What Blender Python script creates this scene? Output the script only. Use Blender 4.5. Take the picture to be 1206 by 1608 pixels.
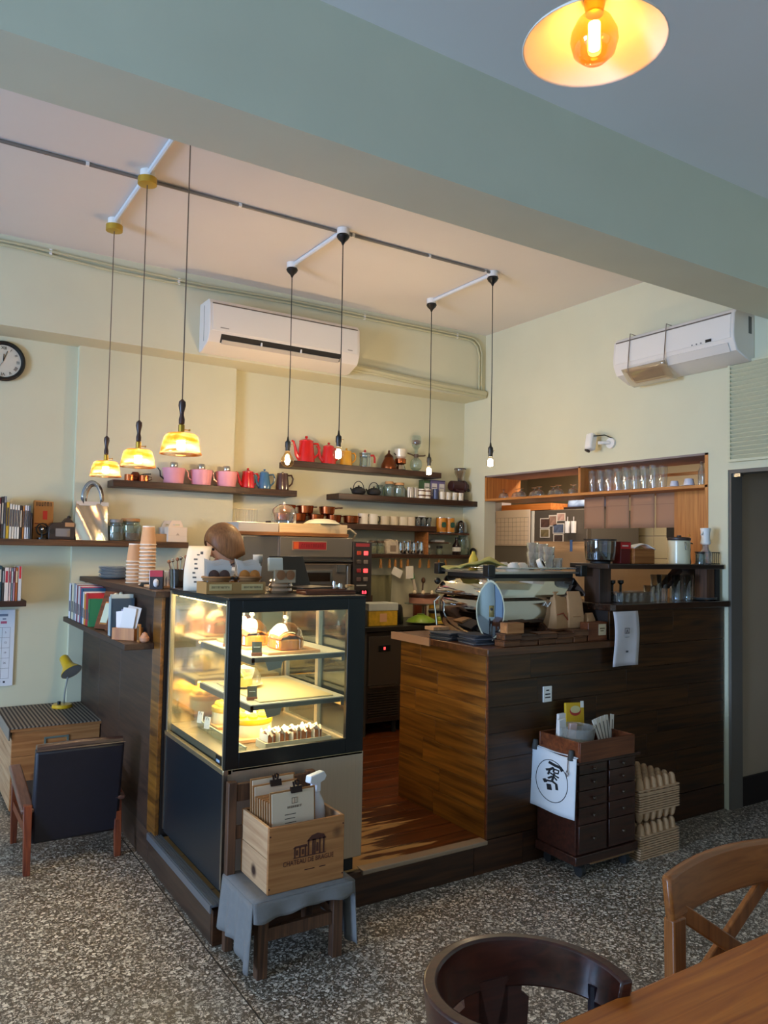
import bpy, math, random
from mathutils import Vector, Matrix
random.seed(7)
PI = math.pi
for o in list(bpy.data.objects): bpy.data.objects.remove(o)
SC = bpy.context.scene
COL = SC.collection
R = math.radians

# ------------------------------------------------------------ camera
cam_d = bpy.data.cameras.new('camera'); cam = bpy.data.objects.new('camera', cam_d); COL.objects.link(cam)
cam_d.sensor_fit = 'HORIZONTAL'; cam_d.sensor_width = 36.0; cam_d.lens = 1215.57 / 1206 * 36.0
cam_d.clip_start = 0.05; cam_d.clip_end = 100
_r = Vector((0.84393526, -0.53610392, 0.01912769)); _d = Vector((0.04099015, 0.02889256, -0.99874172)); _f = Vector((0.53487671, 0.8436574, 0.04635843))
cam.matrix_world = Matrix(((_r.x, -_d.x, -_f.x, 0), (_r.y, -_d.y, -_f.y, 0), (_r.z, -_d.z, -_f.z, 1.5), (0, 0, 0, 1)))
SC.camera = cam

# ------------------------------------------------------------ world, daylight, exposure
W = bpy.data.worlds.new('world'); SC.world = W; W.use_nodes = True
W.node_tree.nodes['Background'].inputs[0].default_value = (0.5, 0.7, 1.0, 1); W.node_tree.nodes['Background'].inputs[1].default_value = 0.6
SC.view_settings.view_transform = 'Standard'; SC.view_settings.look = 'None'
SC.view_settings.gamma = 1.0; SC.view_settings.use_curve_mapping = False
SC.view_settings.exposure = 0.3
def area(name, loc, rot, sx, sy, power, col):
    d = bpy.data.lights.new(name, 'AREA'); d.shape = 'RECTANGLE'; d.size = sx; d.size_y = sy; d.energy = power; d.color = col
    o = bpy.data.objects.new(name, d); COL.objects.link(o); o.location = loc; o.rotation_euler = rot; return o
# daylight falling in through the shop windows behind and beside the photographer
area('window_daylight_rear', (1.3, -2.75, 1.45), (R(90), 0, 0), 4.6, 2.3, 5, (0.41, 0.62, 1.0))
area('window_daylight_side', (-6.45, 1.15, 1.3), (R(103), 0, R(-90)), 2.0, 2.0, 500, (0.41, 0.62, 1.0))
# ceiling lamp of the kitchen behind the hatch
area('kitchen_ceiling_light', (4.75, 4.3, 2.42), (0, 0, 0), .5, 1.6, 30, (1.0, 0.83, 0.62))

# ------------------------------------------------------------ materials
def lin(h):
    h = h.lstrip('#'); h = ''.join(c * 2 for c in h) if len(h) == 3 else h; out = []
    for i in (0, 2, 4):
        c = int(h[i:i + 2], 16) / 255; out.append(c / 12.92 if c <= 0.04045 else ((c + 0.055) / 1.055) ** 2.4)
    return (*out, 1)
MATS = {}
def newmat(name):
    m = bpy.data.materials.new(name); m.use_nodes = True; nt = m.node_tree; b = nt.nodes['Principled BSDF']; MATS[name] = m
    return m, nt, b, lambda t: nt.nodes.new(t), nt.links.new
def mat(col, rough=0.5, metal=0.0, noise=0, nscale=12, bump=0, bscale=80, emit=0, coat=0, sub=0, stretch=None):
    key = f'{col}_{rough}_{metal}_{noise}_{nscale}_{bump}_{bscale}_{emit}_{coat}_{stretch}'
    if key in MATS: return MATS[key]
    m, nt, b, N, L = newmat(key)
    c = lin(col); b.inputs['Base Color'].default_value = c; b.inputs['Roughness'].default_value = rough; b.inputs['Metallic'].default_value = metal
    if coat: b.inputs['Coat Weight'].default_value = coat; b.inputs['Coat Roughness'].default_value = 0.08
    if emit: b.inputs['Emission Color'].default_value = c; b.inputs['Emission Strength'].default_value = emit
    if noise or bump:
        tc = N('ShaderNodeTexCoord'); mp = N('ShaderNodeMapping'); L(tc.outputs['Object'], mp.inputs[0])
        if stretch: mp.inputs['Scale'].default_value = stretch
    if noise:
        n = N('ShaderNodeTexNoise'); n.inputs['Scale'].default_value = nscale; n.inputs['Detail'].default_value = 5; L(mp.outputs[0], n.inputs['Vector'])
        h = N('ShaderNodeHueSaturation'); h.inputs['Color'].default_value = c
        mr = N('ShaderNodeMapRange'); mr.inputs[1].default_value = .25; mr.inputs[2].default_value = .75; mr.inputs[3].default_value = 1 - noise; mr.inputs[4].default_value = 1 + noise
        L(n.outputs['Fac'], mr.inputs[0]); L(mr.outputs[0], h.inputs['Value']); L(h.outputs[0], b.inputs['Base Color'])
    if bump:
        n2 = N('ShaderNodeTexNoise'); n2.inputs['Scale'].default_value = bscale; n2.inputs['Detail'].default_value = 4; L(mp.outputs[0], n2.inputs['Vector'])
        bp = N('ShaderNodeBump'); bp.inputs['Strength'].default_value = bump; bp.inputs['Distance'].default_value = 0.003; L(n2.outputs['Fac'], bp.inputs['Height']); L(bp.outputs[0], b.inputs['Normal'])
    return m
def wood(name, dark, light, axis='x', rough=0.42, scale=5.0, vary=0.25, coat=0.0, knots=False):
    if name in MATS: return MATS[name]
    m, nt, b, N, L = newmat(name)
    tc = N('ShaderNodeTexCoord'); mp = N('ShaderNodeMapping'); oi = N('ShaderNodeObjectInfo')
    L(tc.outputs['Object'], mp.inputs[0]); s = {'x': (.7, 14, 14), 'y': (14, .7, 14), 'z': (14, 14, .7)}[axis]; mp.inputs['Scale'].default_value = s
    mu = N('ShaderNodeVectorMath'); mu.operation = 'SCALE'; mu.inputs[0].default_value = (37, 53, 71); L(oi.outputs['Random'], mu.inputs['Scale']); L(mu.outputs[0], mp.inputs['Location'])
    n = N('ShaderNodeTexNoise'); n.inputs['Scale'].default_value = scale; n.inputs['Detail'].default_value = 7; n.inputs['Distortion'].default_value = 0.8; L(mp.outputs[0], n.inputs['Vector'])
    r = N('ShaderNodeValToRGB'); r.color_ramp.elements[0].position = .3; r.color_ramp.elements[1].position = .72
    r.color_ramp.elements[0].color = lin(dark); r.color_ramp.elements[1].color = lin(light); L(n.outputs['Fac'], r.inputs[0])
    h = N('ShaderNodeHueSaturation'); mr = N('ShaderNodeMapRange'); mr.inputs[3].default_value = 1 - vary; mr.inputs[4].default_value = 1 + vary
    L(oi.outputs['Random'], mr.inputs[0]); L(mr.outputs[0], h.inputs['Value']); L(r.outputs[0], h.inputs['Color']); out = h.outputs[0]
    if knots:
        v = N('ShaderNodeTexVoronoi'); v.inputs['Scale'].default_value = 5; L(tc.outputs['Object'], v.inputs['Vector'])
        lt = N('ShaderNodeMapRange'); lt.inputs[1].default_value = .07; lt.inputs[2].default_value = .16; L(v.outputs['Distance'], lt.inputs[0])
        mx = N('ShaderNodeMixRGB'); mx.inputs[1].default_value = lin('#3a1c0c'); L(lt.outputs[0], mx.inputs[0]); L(out, mx.inputs[2]); out = mx.outputs[0]
    L(out, b.inputs['Base Color']); b.inputs['Roughness'].default_value = rough
    if coat: b.inputs['Coat Weight'].default_value = coat; b.inputs['Coat Roughness'].default_value = .15
    bp = N('ShaderNodeBump'); bp.inputs['Strength'].default_value = .12; bp.inputs['Distance'].default_value = .002; L(n.outputs['Fac'], bp.inputs['Height']); L(bp.outputs[0], b.inputs['Normal'])
    return m
def glass(name, tint='#ffffff', gloss=0.1, rough=0.02, body=0.0, bodycol='#ffffff'):
    if name in MATS: return MATS[name]
    m, nt, b, N, L = newmat(name); out = nt.nodes['Material Output']; nt.nodes.remove(b)
    t = N('ShaderNodeBsdfTransparent'); t.inputs[0].default_value = lin(tint); g = N('ShaderNodeBsdfGlossy'); g.inputs['Roughness'].default_value = rough; g.inputs[0].default_value = (.9, .95, 1, 1)
    lw = N('ShaderNodeLayerWeight'); lw.inputs[0].default_value = .35; mr = N('ShaderNodeMapRange'); mr.inputs[3].default_value = gloss * .5; mr.inputs[4].default_value = min(1, gloss * 5)
    L(lw.outputs['Facing'], mr.inputs[0]); mx = N('ShaderNodeMixShader'); L(mr.outputs[0], mx.inputs[0])
    src = t.outputs[0]
    if body:
        d = N('ShaderNodeBsdfDiffuse'); d.inputs[0].default_value = lin(bodycol); m0 = N('ShaderNodeMixShader'); m0.inputs[0].default_value = body
        L(t.outputs[0], m0.inputs[1]); L(d.outputs[0], m0.inputs[2]); src = m0.outputs[0]
    L(src, mx.inputs[1]); L(g.outputs[0], mx.inputs[2]); L(mx.outputs[0], out.inputs[0]); return m

def terrazzo():
    m, nt, b, N, L = newmat('terrazzo')
    tc = N('ShaderNodeTexCoord'); base = N('ShaderNodeTexNoise'); base.inputs['Scale'].default_value = 5; base.inputs['Detail'].default_value = 3; L(tc.outputs['Object'], base.inputs['Vector'])
    r0 = N('ShaderNodeValToRGB'); r0.color_ramp.elements[0].color = lin('#4e4338'); r0.color_ramp.elements[1].color = lin('#685b4d'); L(base.outputs['Fac'], r0.inputs[0]); cur = r0.outputs[0]
    for sc, th, rad in ((64, .42, .40), (105, .45, .40), (190, .5, .42)):
        wob = N('ShaderNodeTexNoise'); wob.inputs['Scale'].default_value = sc * .9; L(tc.outputs['Object'], wob.inputs['Vector'])
        ma = N('ShaderNodeMixRGB'); ma.blend_type = 'LINEAR_LIGHT'; ma.inputs[0].default_value = .012; L(tc.outputs['Object'], ma.inputs[1]); L(wob.outputs['Color'], ma.inputs[2])
        v = N('ShaderNodeTexVoronoi'); v.inputs['Scale'].default_value = sc; v.voronoi_dimensions = '2D'; L(ma.outputs[0], v.inputs['Vector'])
        sp = N('ShaderNodeSeparateColor'); L(v.outputs['Color'], sp.inputs[0])
        g = N('ShaderNodeMath'); g.operation = 'GREATER_THAN'; g.inputs[1].default_value = th; L(sp.outputs[0], g.inputs[0])
        l = N('ShaderNodeMath'); l.operation = 'LESS_THAN'; L(v.outputs['Distance'], l.inputs[0])
        rr = N('ShaderNodeMath'); rr.operation = 'MULTIPLY'; rr.inputs[1].default_value = rad * 1.35; L(sp.outputs[2], rr.inputs[0]); L(rr.outputs[0], l.inputs[1])
        a = N('ShaderNodeMath'); a.operation = 'MULTIPLY'; L(g.outputs[0], a.inputs[0]); L(l.outputs[0], a.inputs[1])
        cr = N('ShaderNodeValToRGB'); cr.color_ramp.elements[0].color = lin('#857968'); cr.color_ramp.elements[1].color = lin('#efe4d2'); L(sp.outputs[1], cr.inputs[0])
        mx = N('ShaderNodeMixRGB'); L(a.outputs[0], mx.inputs[0]); L(cur, mx.inputs[1]); L(cr.outputs[0], mx.inputs[2]); cur = mx.outputs[0]
    L(cur, b.inputs['Base Color']); b.inputs['Roughness'].default_value = .38
    return m

def worn_plank():
    m = wood('floor_plank', '#2c1206', '#743a14', 'x', rough=.3, scale=4, vary=.18)
    nt = m.node_tree; N = nt.nodes.new; L = nt.links.new; b = nt.nodes['Principled BSDF']
    old = b.inputs['Base Color'].links[0].from_socket
    g = N('ShaderNodeNewGeometry'); mp = N('ShaderNodeMapping'); mp.inputs['Scale'].default_value = (2.2, 16, 1); L(g.outputs['Position'], mp.inputs[0])
    n = N('ShaderNodeTexNoise'); n.inputs['Scale'].default_value = 1.6; n.inputs['Detail'].default_value = 6; L(mp.outputs[0], n.inputs['Vector'])
    sp = N('ShaderNodeSeparateXYZ'); L(g.outputs['Position'], sp.inputs[0])
    mr = N('ShaderNodeMapRange'); mr.inputs[1].default_value = 1.7; mr.inputs[2].default_value = 2.42; mr.inputs[3].default_value = .22; mr.inputs[4].default_value = -.2; L(sp.outputs[0], mr.inputs[0])
    ad = N('ShaderNodeMath'); ad.operation = 'ADD'; L(n.outputs['Fac'], ad.inputs[0]); L(mr.outputs[0], ad.inputs[1])
    th = N('ShaderNodeMapRange'); th.inputs[1].default_value = .54; th.inputs[2].default_value = .60; L(ad.outputs[0], th.inputs[0])
    mx = N('ShaderNodeMixRGB'); mx.inputs[2].default_value = lin('#b98d54'); L(th.outputs[0], mx.inputs[0]); L(old, mx.inputs[1]); L(mx.outputs[0], b.inputs['Base Color'])
    return m
def stripes(name, cols, period, axis, rough=.9):
    m, nt, b, N, L = newmat(name)
    tc = N('ShaderNodeTexCoord'); sp = N('ShaderNodeSeparateXYZ'); L(tc.outputs['Object'], sp.inputs[0])
    md = N('ShaderNodeMath'); md.operation = 'PINGPONG'; md.inputs[1].default_value = period / 2; L(sp.outputs[axis], md.inputs[0])
    dv = N('ShaderNodeMath'); dv.operation = 'DIVIDE'; dv.inputs[1].default_value = period / 2; L(md.outputs[0], dv.inputs[0])
    r = N('ShaderNodeValToRGB'); r.color_ramp.interpolation = 'CONSTANT'; e = r.color_ramp.elements
    e[0].position = 0; e[0].color = lin(cols[0]); e[1].position = .5; e[1].color = lin(cols[1]); L(dv.outputs[0], r.inputs[0]); L(r.outputs[0], b.inputs['Base Color']); b.inputs['Roughness'].default_value = rough
    return m
def amber_glass():
    m, nt, b, N, L = newmat('amber_swirl_glass'); out = nt.nodes['Material Output']; nt.nodes.remove(b)
    tc = N('ShaderNodeTexCoord'); mp = N('ShaderNodeMapping'); mp.inputs['Scale'].default_value = (5, 5, 22); mp.inputs['Rotation'].default_value = (.5, .3, 0); L(tc.outputs['Object'], mp.inputs[0])
    n = N('ShaderNodeTexNoise'); n.inputs['Scale'].default_value = 1.4; n.inputs['Distortion'].default_value = 1.2; L(mp.outputs[0], n.inputs['Vector'])
    r = N('ShaderNodeValToRGB'); r.color_ramp.elements[0].position = .42; r.color_ramp.elements[1].position = .6; r.color_ramp.elements[0].color = lin('#fff6e8'); r.color_ramp.elements[1].color = lin('#e0a050'); L(n.outputs['Fac'], r.inputs[0])
    t = N('ShaderNodeBsdfTransparent'); L(r.outputs[0], t.inputs[0]); tl = N('ShaderNodeBsdfTranslucent'); L(r.outputs[0], tl.inputs[0]); g = N('ShaderNodeBsdfGlossy'); g.inputs['Roughness'].default_value = .05
    a = N('ShaderNodeMixShader'); a.inputs[0].default_value = .24; L(t.outputs[0], a.inputs[1]); L(tl.outputs[0], a.inputs[2])
    c = N('ShaderNodeMixShader'); c.inputs[0].default_value = .07; L(a.outputs[0], c.inputs[1]); L(g.outputs[0], c.inputs[2]); L(c.outputs[0], out.inputs[0]); return m

WALL = mat('#d8d3b4', .85, noise=.03, nscale=3, bump=.08, bscale=60)
CEIL = mat('#e2dcd6', .9, noise=.02, nscale=2)
TERR = terrazzo(); PLANKF = worn_plank()
BARW = wood('bar_plank', '#1e0e04', '#52300f', 'x', rough=.38, scale=2.6, vary=.2, coat=.1)
BARWY = wood('bar_plank_side', '#462608', '#8f5a1c', 'y', rough=.38, scale=2.6, vary=.15, coat=.1)  # paler than the front planks: the lit side is put into the colour
DARKW = wood('dark_shelf_wood', '#22120a', '#4b2d1a', 'x', rough=.45, scale=5, vary=.12)
DARKWY = wood('dark_counter_wood', '#2a1a12', '#4a3020', 'y', rough=.5, scale=4, vary=.08)
DARKWZ = wood('dark_post_wood', '#2a1a10', '#4a3020', 'z', rough=.5, scale=4, vary=.08)
OAK = wood('oak_niche', '#a8642c', '#d08c48', 'z', rough=.45, scale=3, vary=.05)
OAKY = wood('oak_niche_y', '#a8642c', '#cf8b48', 'y', rough=.45, scale=3, vary=.05)
PINE = wood('pine_box', '#8f572a', '#ba804a', 'x', rough=.6, scale=3, vary=.05, knots=True)  # front boards darkened: shade on the crate front is put into the colour
PINEY = wood('pine_box_y', '#a87a54', '#cfa67c', 'y', rough=.6, scale=3, vary=.05, knots=True)  # paler copy for side boards, daylight on them included in the tone
WALNUT = wood('walnut_red', '#4a2010', '#7d4422', 'x', rough=.4, scale=4, vary=.1)
CHERRY = wood('cherry_table', '#8a3a0a', '#d07a26', 'x', rough=.36, scale=3, vary=.02, coat=.05)
CHAIRL = wood('chair_light', '#7a4218', '#a8642c', 'x', rough=.35, scale=4, vary=.05, coat=.2)
CHAIRLZ = wood('chair_light_z', '#7a4218', '#a8642c', 'z', rough=.35, scale=4, vary=.05, coat=.2)
CHAIRD = wood('chair_dark', '#2a100a', '#4c2014', 'x', rough=.3, scale=4, vary=.05, coat=.3)
OLDW = wood('old_brown_wood', '#3a2417', '#6e482e', 'z', rough=.6, scale=4, vary=.1)
TEAK = wood('teak_leg', '#5a2412', '#8c4422', 'z', rough=.4, scale=4, vary=.1)
WHITE = mat('#eeeae2', .5); PAPER = mat('#ece5d8', .8); BLACK = mat('#121110', .35); BLACKM = mat('#1a1816', .6)
STEEL = mat('#b9b7b2', .28, 1.0); STEELB = mat('#a39f98', .34, 1.0, noise=.04, nscale=6, stretch=(1, 1, 40)); CHROME = mat('#dcdcdc', .05, 1.0)
COPPER = mat('#b9683e', .25, 1.0); BRASS = mat('#b8923c', .3, 1.0); GOLD = mat('#c9a640', .4, .6)
KRAFT = mat('#b98a5e', .85, noise=.06, nscale=30); KRAFTD = mat('#9a6a42', .85, noise=.08, nscale=20)
GLASS = glass('clear_glass', '#f4f8f6', .11); PANE = glass('pane_glass', '#f2f7f5', .05); GLASSG = glass('greenish_glass', '#dfeae0', .12, body=.06)
PLAST = glass('clear_plastic', '#f0efec', .1, .15, body=.22, bodycol='#cfcfc8'); AMBERB = glass('amber_bulb', '#ffc878', .1, body=.04, bodycol='#e09030'); AMBER = amber_glass()
SMOKE = glass('smoked_plastic', '#7d6a58', .12, .1, body=.25, bodycol='#4a3a30')
def glow(col, s): return mat(col, .5, emit=s)

# ------------------------------------------------------------ mesh builder
class B:
    def __init__(s): s.v = []; s.f = []
    def add(s, v, f): n = len(s.v); s.v += [tuple(p) for p in v]; s.f += [tuple(i + n for i in q) for q in f]; return s
    def box(s, x0, x1, y0, y1, z0, z1, M=None):
        v = [Vector((x, y, z)) for z in (z0, z1) for y in (y0, y1) for x in (x0, x1)]
        if M: v = [M @ p for p in v]
        return s.add(v, [(0, 2, 3, 1), (4, 5, 7, 6), (0, 1, 5, 4), (2, 6, 7, 3), (0, 4, 6, 2), (1, 3, 7, 5)])
    def bc(s, c, sz, rot=(0, 0, 0)):
        M = Matrix.Translation(c) @ Matrix.Rotation(rot[2], 4, 'Z') @ Matrix.Rotation(rot[1], 4, 'Y') @ Matrix.Rotation(rot[0], 4, 'X'); a, b, c = (q / 2 for q in sz)
        return s.box(-a, a, -b, b, -c, c, M)
    def frame(s, x0, x1, z0, z1, y0, y1, w):
        s.box(x0, x1, y0, y1, z0, z0 + w); s.box(x0, x1, y0, y1, z1 - w, z1); s.box(x0, x0 + w, y0, y1, z0 + w, z1 - w); return s.box(x1 - w, x1, y0, y1, z0 + w, z1 - w)
    def ring(s, p, n1, n2, r, n): return [p + (n1 * math.cos(2 * PI * i / n) + n2 * math.sin(2 * PI * i / n)) * r for i in range(n)]
    def tube(s, pts, r, n=8, cap=True, closed=False):
        pts = [Vector(p) for p in pts]; m = len(pts); rs = r if isinstance(r, (list, tuple)) else [r] * m
        up = None; vs = []
        for i, p in enumerate(pts):
            if closed: t = pts[(i + 1) % m] - pts[i - 1]
            else: t = pts[min(i + 1, m - 1)] - pts[max(i - 1, 0)]
            t.normalize()
            if up is None: up = Vector((0, 0, 1)) if abs(t.z) < .9 else Vector((1, 0, 0))
            a = t.cross(up).normalized(); b = a.cross(t).normalized(); up = b
            vs += s.ring(p, a, b, rs[i], n)
        fs = []; k = m if closed else m - 1
        for i in range(k):
            j = (i + 1) % m
            for q in range(n): fs.append((i * n + q, i * n + (q + 1) % n, j * n + (q + 1) % n, j * n + q))
        if cap and not closed: fs.append(tuple(range(n))[::-1]); fs.append(tuple((m - 1) * n + q for q in range(n)))
        return s.add(vs, fs)
    def cyl(s, p0, p1, r0, r1=None, n=14): return s.tube([p0, p1], [r0, r0 if r1 is None else r1], n)
    def lathe(s, prof, c=(0, 0, 0), n=20, sx=1, sy=1, a0=0, M=None):
        vs = []; fs = []; m = len(prof)
        for r, z in prof:
            for i in range(n):
                a = a0 + 2 * PI * i / n; p = Vector((c[0] + r * math.cos(a) * sx, c[1] + r * math.sin(a) * sy, c[2] + z)); vs.append(M @ p if M else p)
        for i in range(m - 1):
            for q in range(n): fs.append((i * n + q, i * n + (q + 1) % n, (i + 1) * n + (q + 1) % n, (i + 1) * n + q))
        if prof[0][0] > 1e-5: fs.append(tuple(range(n))[::-1]) if prof[0][0] != prof[-1][0] or prof[0][1] != prof[-1][1] else None
        if prof[-1][0] > 1e-5: fs.append(tuple((m - 1) * n + q for q in range(n))) if prof[0] != prof[-1] else None
        return s.add(vs, [f for f in fs if f])
    def olathe(s, prof, c=(0, 0, 0), n=20, sx=1, sy=1):   # open surface
        k = len(s.f); s.lathe(prof, c, n, sx, sy); s.f = [f for i, f in enumerate(s.f) if i < k or len(f) == 4]; return s
    def prism(s, poly, a, b, ax='y'):
        n = len(poly)
        def P(u, w, t): return {'x': (t, u, w), 'y': (u, t, w), 'z': (u, w, t)}[ax]
        v = [P(u, w, a) for u, w in poly] + [P(u, w, b) for u, w in poly]
        return s.add(v, [tuple(range(n)), tuple(range(2 * n - 1, n - 1, -1))] + [(i, i + n, (i + 1) % n + n, (i + 1) % n) for i in range(n)])
    def grid(s, fn, nu, nv):
        v = [fn(i / nu, j / nv) for j in range(nv + 1) for i in range(nu + 1)]
        return s.add(v, [(j * (nu + 1) + i, j * (nu + 1) + i + 1, (j + 1) * (nu + 1) + i + 1, (j + 1) * (nu + 1) + i) for j in range(nv) for i in range(nu)])
    def ball(s, c, r, n=14, m=8, sz=1.0): return s.lathe([(max(r * math.sin(PI * i / m), 1e-6), -r * sz * math.cos(PI * i / m)) for i in range(m + 1)], c, n)
    def mesh(s, name, smooth=35):
        me = bpy.data.meshes.new(name); me.from_pydata(s.v, [], s.f); me.validate()
        import bmesh
        bm = bmesh.new(); bm.from_mesh(me); bmesh.ops.recalc_face_normals(bm, faces=bm.faces); bm.to_mesh(me); bm.free()
        if smooth: me.shade_smooth(); me.set_sharp_from_angle(angle=R(smooth))
        return me

def tag(o, label=None, cat=None, group=None, kind=None):
    if label: o['label'] = label
    if cat: o['category'] = cat
    if group: o['group'] = group
    if kind: o['kind'] = kind
    return o
def O(name, b, m, par=None, loc=(0, 0, 0), rot=(0, 0, 0), bev=0, smooth=35, solid=0, sub=0, **kw):
    me = b.mesh(name, smooth) if isinstance(b, B) else b
    if not me.materials: me.materials.append(m)
    o = bpy.data.objects.new(name, me); COL.objects.link(o); o.location = loc; o.rotation_euler = rot; o.parent = par
    if solid: md = o.modifiers.new('solidify', 'SOLIDIFY'); md.thickness = solid; md.offset = 0
    if bev: md = o.modifiers.new('bevel', 'BEVEL'); md.width = bev; md.segments = 2; md.limit_method = 'ANGLE'; md.angle_limit = R(50)
    if sub: md = o.modifiers.new('subsurf', 'SUBSURF'); md.levels = sub; md.render_levels = sub
    return tag(o, **kw)
def T(name, label, cat, loc=(0, 0, 0), rz=0, group=None):
    o = bpy.data.objects.new(name, None); COL.objects.link(o); o.location = loc; o.rotation_euler = (0, 0, rz); o.empty_display_size = .05
    return tag(o, label, cat, group)
def dup(root, loc, rz=0, label=None, group=None, scale=None):
    r = root.copy(); COL.objects.link(r); r.location = loc; r.rotation_euler = (0, 0, rz)
    if label: r['label'] = label
    if group: r['group'] = group
    if scale: r.scale = scale
    for ch in list(root.children):
        c = ch.copy(); COL.objects.link(c); c.parent = r
        for g in list(ch.children): d = g.copy(); COL.objects.link(d); d.parent = c
    return r
NTH = ['first', 'second', 'third', 'fourth', 'fifth', 'sixth', 'seventh', 'eighth', 'ninth', 'tenth', 'eleventh', 'twelfth', 'thirteenth', 'fourteenth', 'fifteenth', 'sixteenth']
def nth(i, n=None): return 'leftmost' if i == 0 else ('rightmost' if n and i == n - 1 else NTH[i] + ' from left')
def text(body, size, ext=.0004):
    cu = bpy.data.curves.new('lettering', 'FONT'); cu.body = body; cu.size = size; cu.extrude = ext; cu.align_x = 'CENTER'; cu.align_y = 'CENTER'; cu.resolution_u = 3
    o = bpy.data.objects.new('lettering_tmp', cu); COL.objects.link(o); dg = bpy.context.evaluated_depsgraph_get()
    me = bpy.data.meshes.new_from_object(o.evaluated_get(dg)); bpy.data.objects.remove(o); bpy.data.curves.remove(cu); me.name = 'lettering'; me.materials.clear(); return me
TX_CRATE = text('CHATEAU DE BRAGUE', .024)
TX_CLOCK = [text(t, .026) for t in ('XII', 'I', 'II', 'III', 'IIII', 'V', 'VI', 'VII', 'VIII', 'IX', 'X', 'XI')]
TX_DIG = text('8.8', .03)
def marks(w, h, n, seed=1, y=.0006):
    # unreadable small print: a row of letter-sized strokes
    rr = random.Random(seed); b = B(); p = w / n
    for i in range(n):
        x = -w / 2 + p * (i + .5); k = rr.random()
        b.box(x - p * .32, x - p * .12, -y, 0, -h / 2, h / 2)
        if k > .3: b.box(x - p * .12, x + p * .3, -y, 0, h / 2 - h * .18, h / 2) if k > .6 else b.box(x - p * .12, x + p * .3, -y, 0, -h / 2, -h / 2 + h * .18)
        if k < .75: b.box(x + p * .12, x + p * .3, -y, 0, -h / 2, h / 2)
    return b
TX_NUM = [text(str(n), .016) for n in (5, 12, 19, 26)]
# ============================================================ the setting
YB = 5.36; XR = 4.22; CZ = 3.33
S = dict(kind='structure')
fl = O('floor', B().box(-6.5, 6.3, -2.7, 6.3, -.1, 0), TERR, **S)
for i, b in enumerate((B().box(1.045, 1.049, -2.7, 5.36, 0, .0012), B().box(-.9, -.892, -2.7, 5.36, 0, .0012))):
    O('divider_strip', b, mat('#3a352e', .5), fl)
O('ceiling', B().box(-6.5, 4.34, -2.7, 5.6, CZ, CZ + .12), CEIL, **S)
O('trim_1', B().box(-6.5, 4.22, 2.255, 2.555, 2.864, CZ), mat('#cfcfba', .85, noise=.03, nscale=3), label='pale green ceiling beam crossing the whole room', **S)
O('wall_back', B().box(-6.5, XR, YB, YB + .15, 0, CZ), WALL, **S)
O('trim_2', B().box(-6.5, XR, 5.08, YB, 2.785, CZ), WALL, label='pale green beam along the top of the back wall', **S)
O('trim_3', B().box(.985, 2.07, 5.31, YB, 0, 2.785), WALL, label='shallow pilaster on the back wall', **S)
wr = B()
wr.box(XR, XR + .12, 5.07, YB + .15, 0, CZ); wr.box(XR, XR + .12, 2.94, 5.07, 2.125, CZ); wr.box(XR, XR + .12, 2.94, 5.07, 0, 1.0); wr.box(XR, XR + .12, 2.808, 2.94, 0, CZ)
wr.box(XR, XR + .12, 1.5, 2.808, 2.007, CZ); wr.box(XR, XR + .12, -2.7, 1.5, 0, CZ)
O('wall_right', wr, WALL, **S)
O('wall_left', B().box(-6.65, -6.5, 2.2, 5.5, 0, CZ).box(-6.65, -6.5, -2.7, .1, 0, CZ).box(-6.65, -6.5, .1, 2.2, 0, .25).box(-6.65, -6.5, .1, 2.2, 2.55, CZ), WALL, **S)
O('wall_rear', B().box(-6.5, -1.1, -2.85, -2.7, 0, CZ).box(3.7, 4.34, -2.85, -2.7, 0, CZ).box(-1.1, 3.7, -2.85, -2.7, 0, .25).box(-1.1, 3.7, -2.85, -2.7, 2.65, CZ), WALL, **S)
for nm, x0, x1 in (('window_1', -1.1, .5), ('window_2', .5, 2.1), ('window_3', 2.1, 3.7)):
    w = O(nm, B().frame(x0, x1, .25, 2.65, -2.82, -2.76, .06), mat('#3a3430', .5), **S); O('pane', B().box(x0 + .06, x1 - .06, -2.795, -2.79, .31, 2.59), PANE, w)
w = O('window_4', B().box(-6.62, -6.56, .1, 2.2, .25, .31).box(-6.62, -6.56, .1, 2.2, 2.49, 2.55).box(-6.62, -6.56, .1, .16, .31, 2.49).box(-6.62, -6.56, 2.14, 2.2, .31, 2.49).box(-6.62, -6.56, 1.12, 1.18, .31, 2.49), mat('#3a3430', .5), **S)
O('pane', B().box(-6.595, -6.59, .16, 2.14, .31, 2.49), PANE, w)
# passage right of the bar
TAN = mat('#b09c82', .7, noise=.04, nscale=3)
O('wall_passage', B().box(XR + .12, 6.2, 2.81, 2.9, 0, 2.3), TAN, **S)
O('baseboard_passage', B().box(4.3, 6.2, 2.795, 2.81, 0, .17), mat('#1c1210', .5), **S)
O('ceiling_passage', B().box(XR + .12, 6.2, 1.4, 2.9, 2.25, 2.35), mat('#6a6a68', .9), **S)
O('wall_passage_end', B().box(6.2, 6.3, 1.4, 2.9, 0, 2.3).box(XR + .12, 6.3, 1.4, 1.5, 0, 2.3), TAN, **S)
dj = O('door_1', B().box(4.225, 4.335, 2.79, 2.812, 0, 2.007).box(4.225, 4.335, 1.5, 2.79, 1.985, 2.012), mat('#6d655a', .6), **S)
O('door_stop', B().box(4.24, 4.27, 2.74, 2.79, 1.965, 1.985), STEEL, dj)
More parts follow.
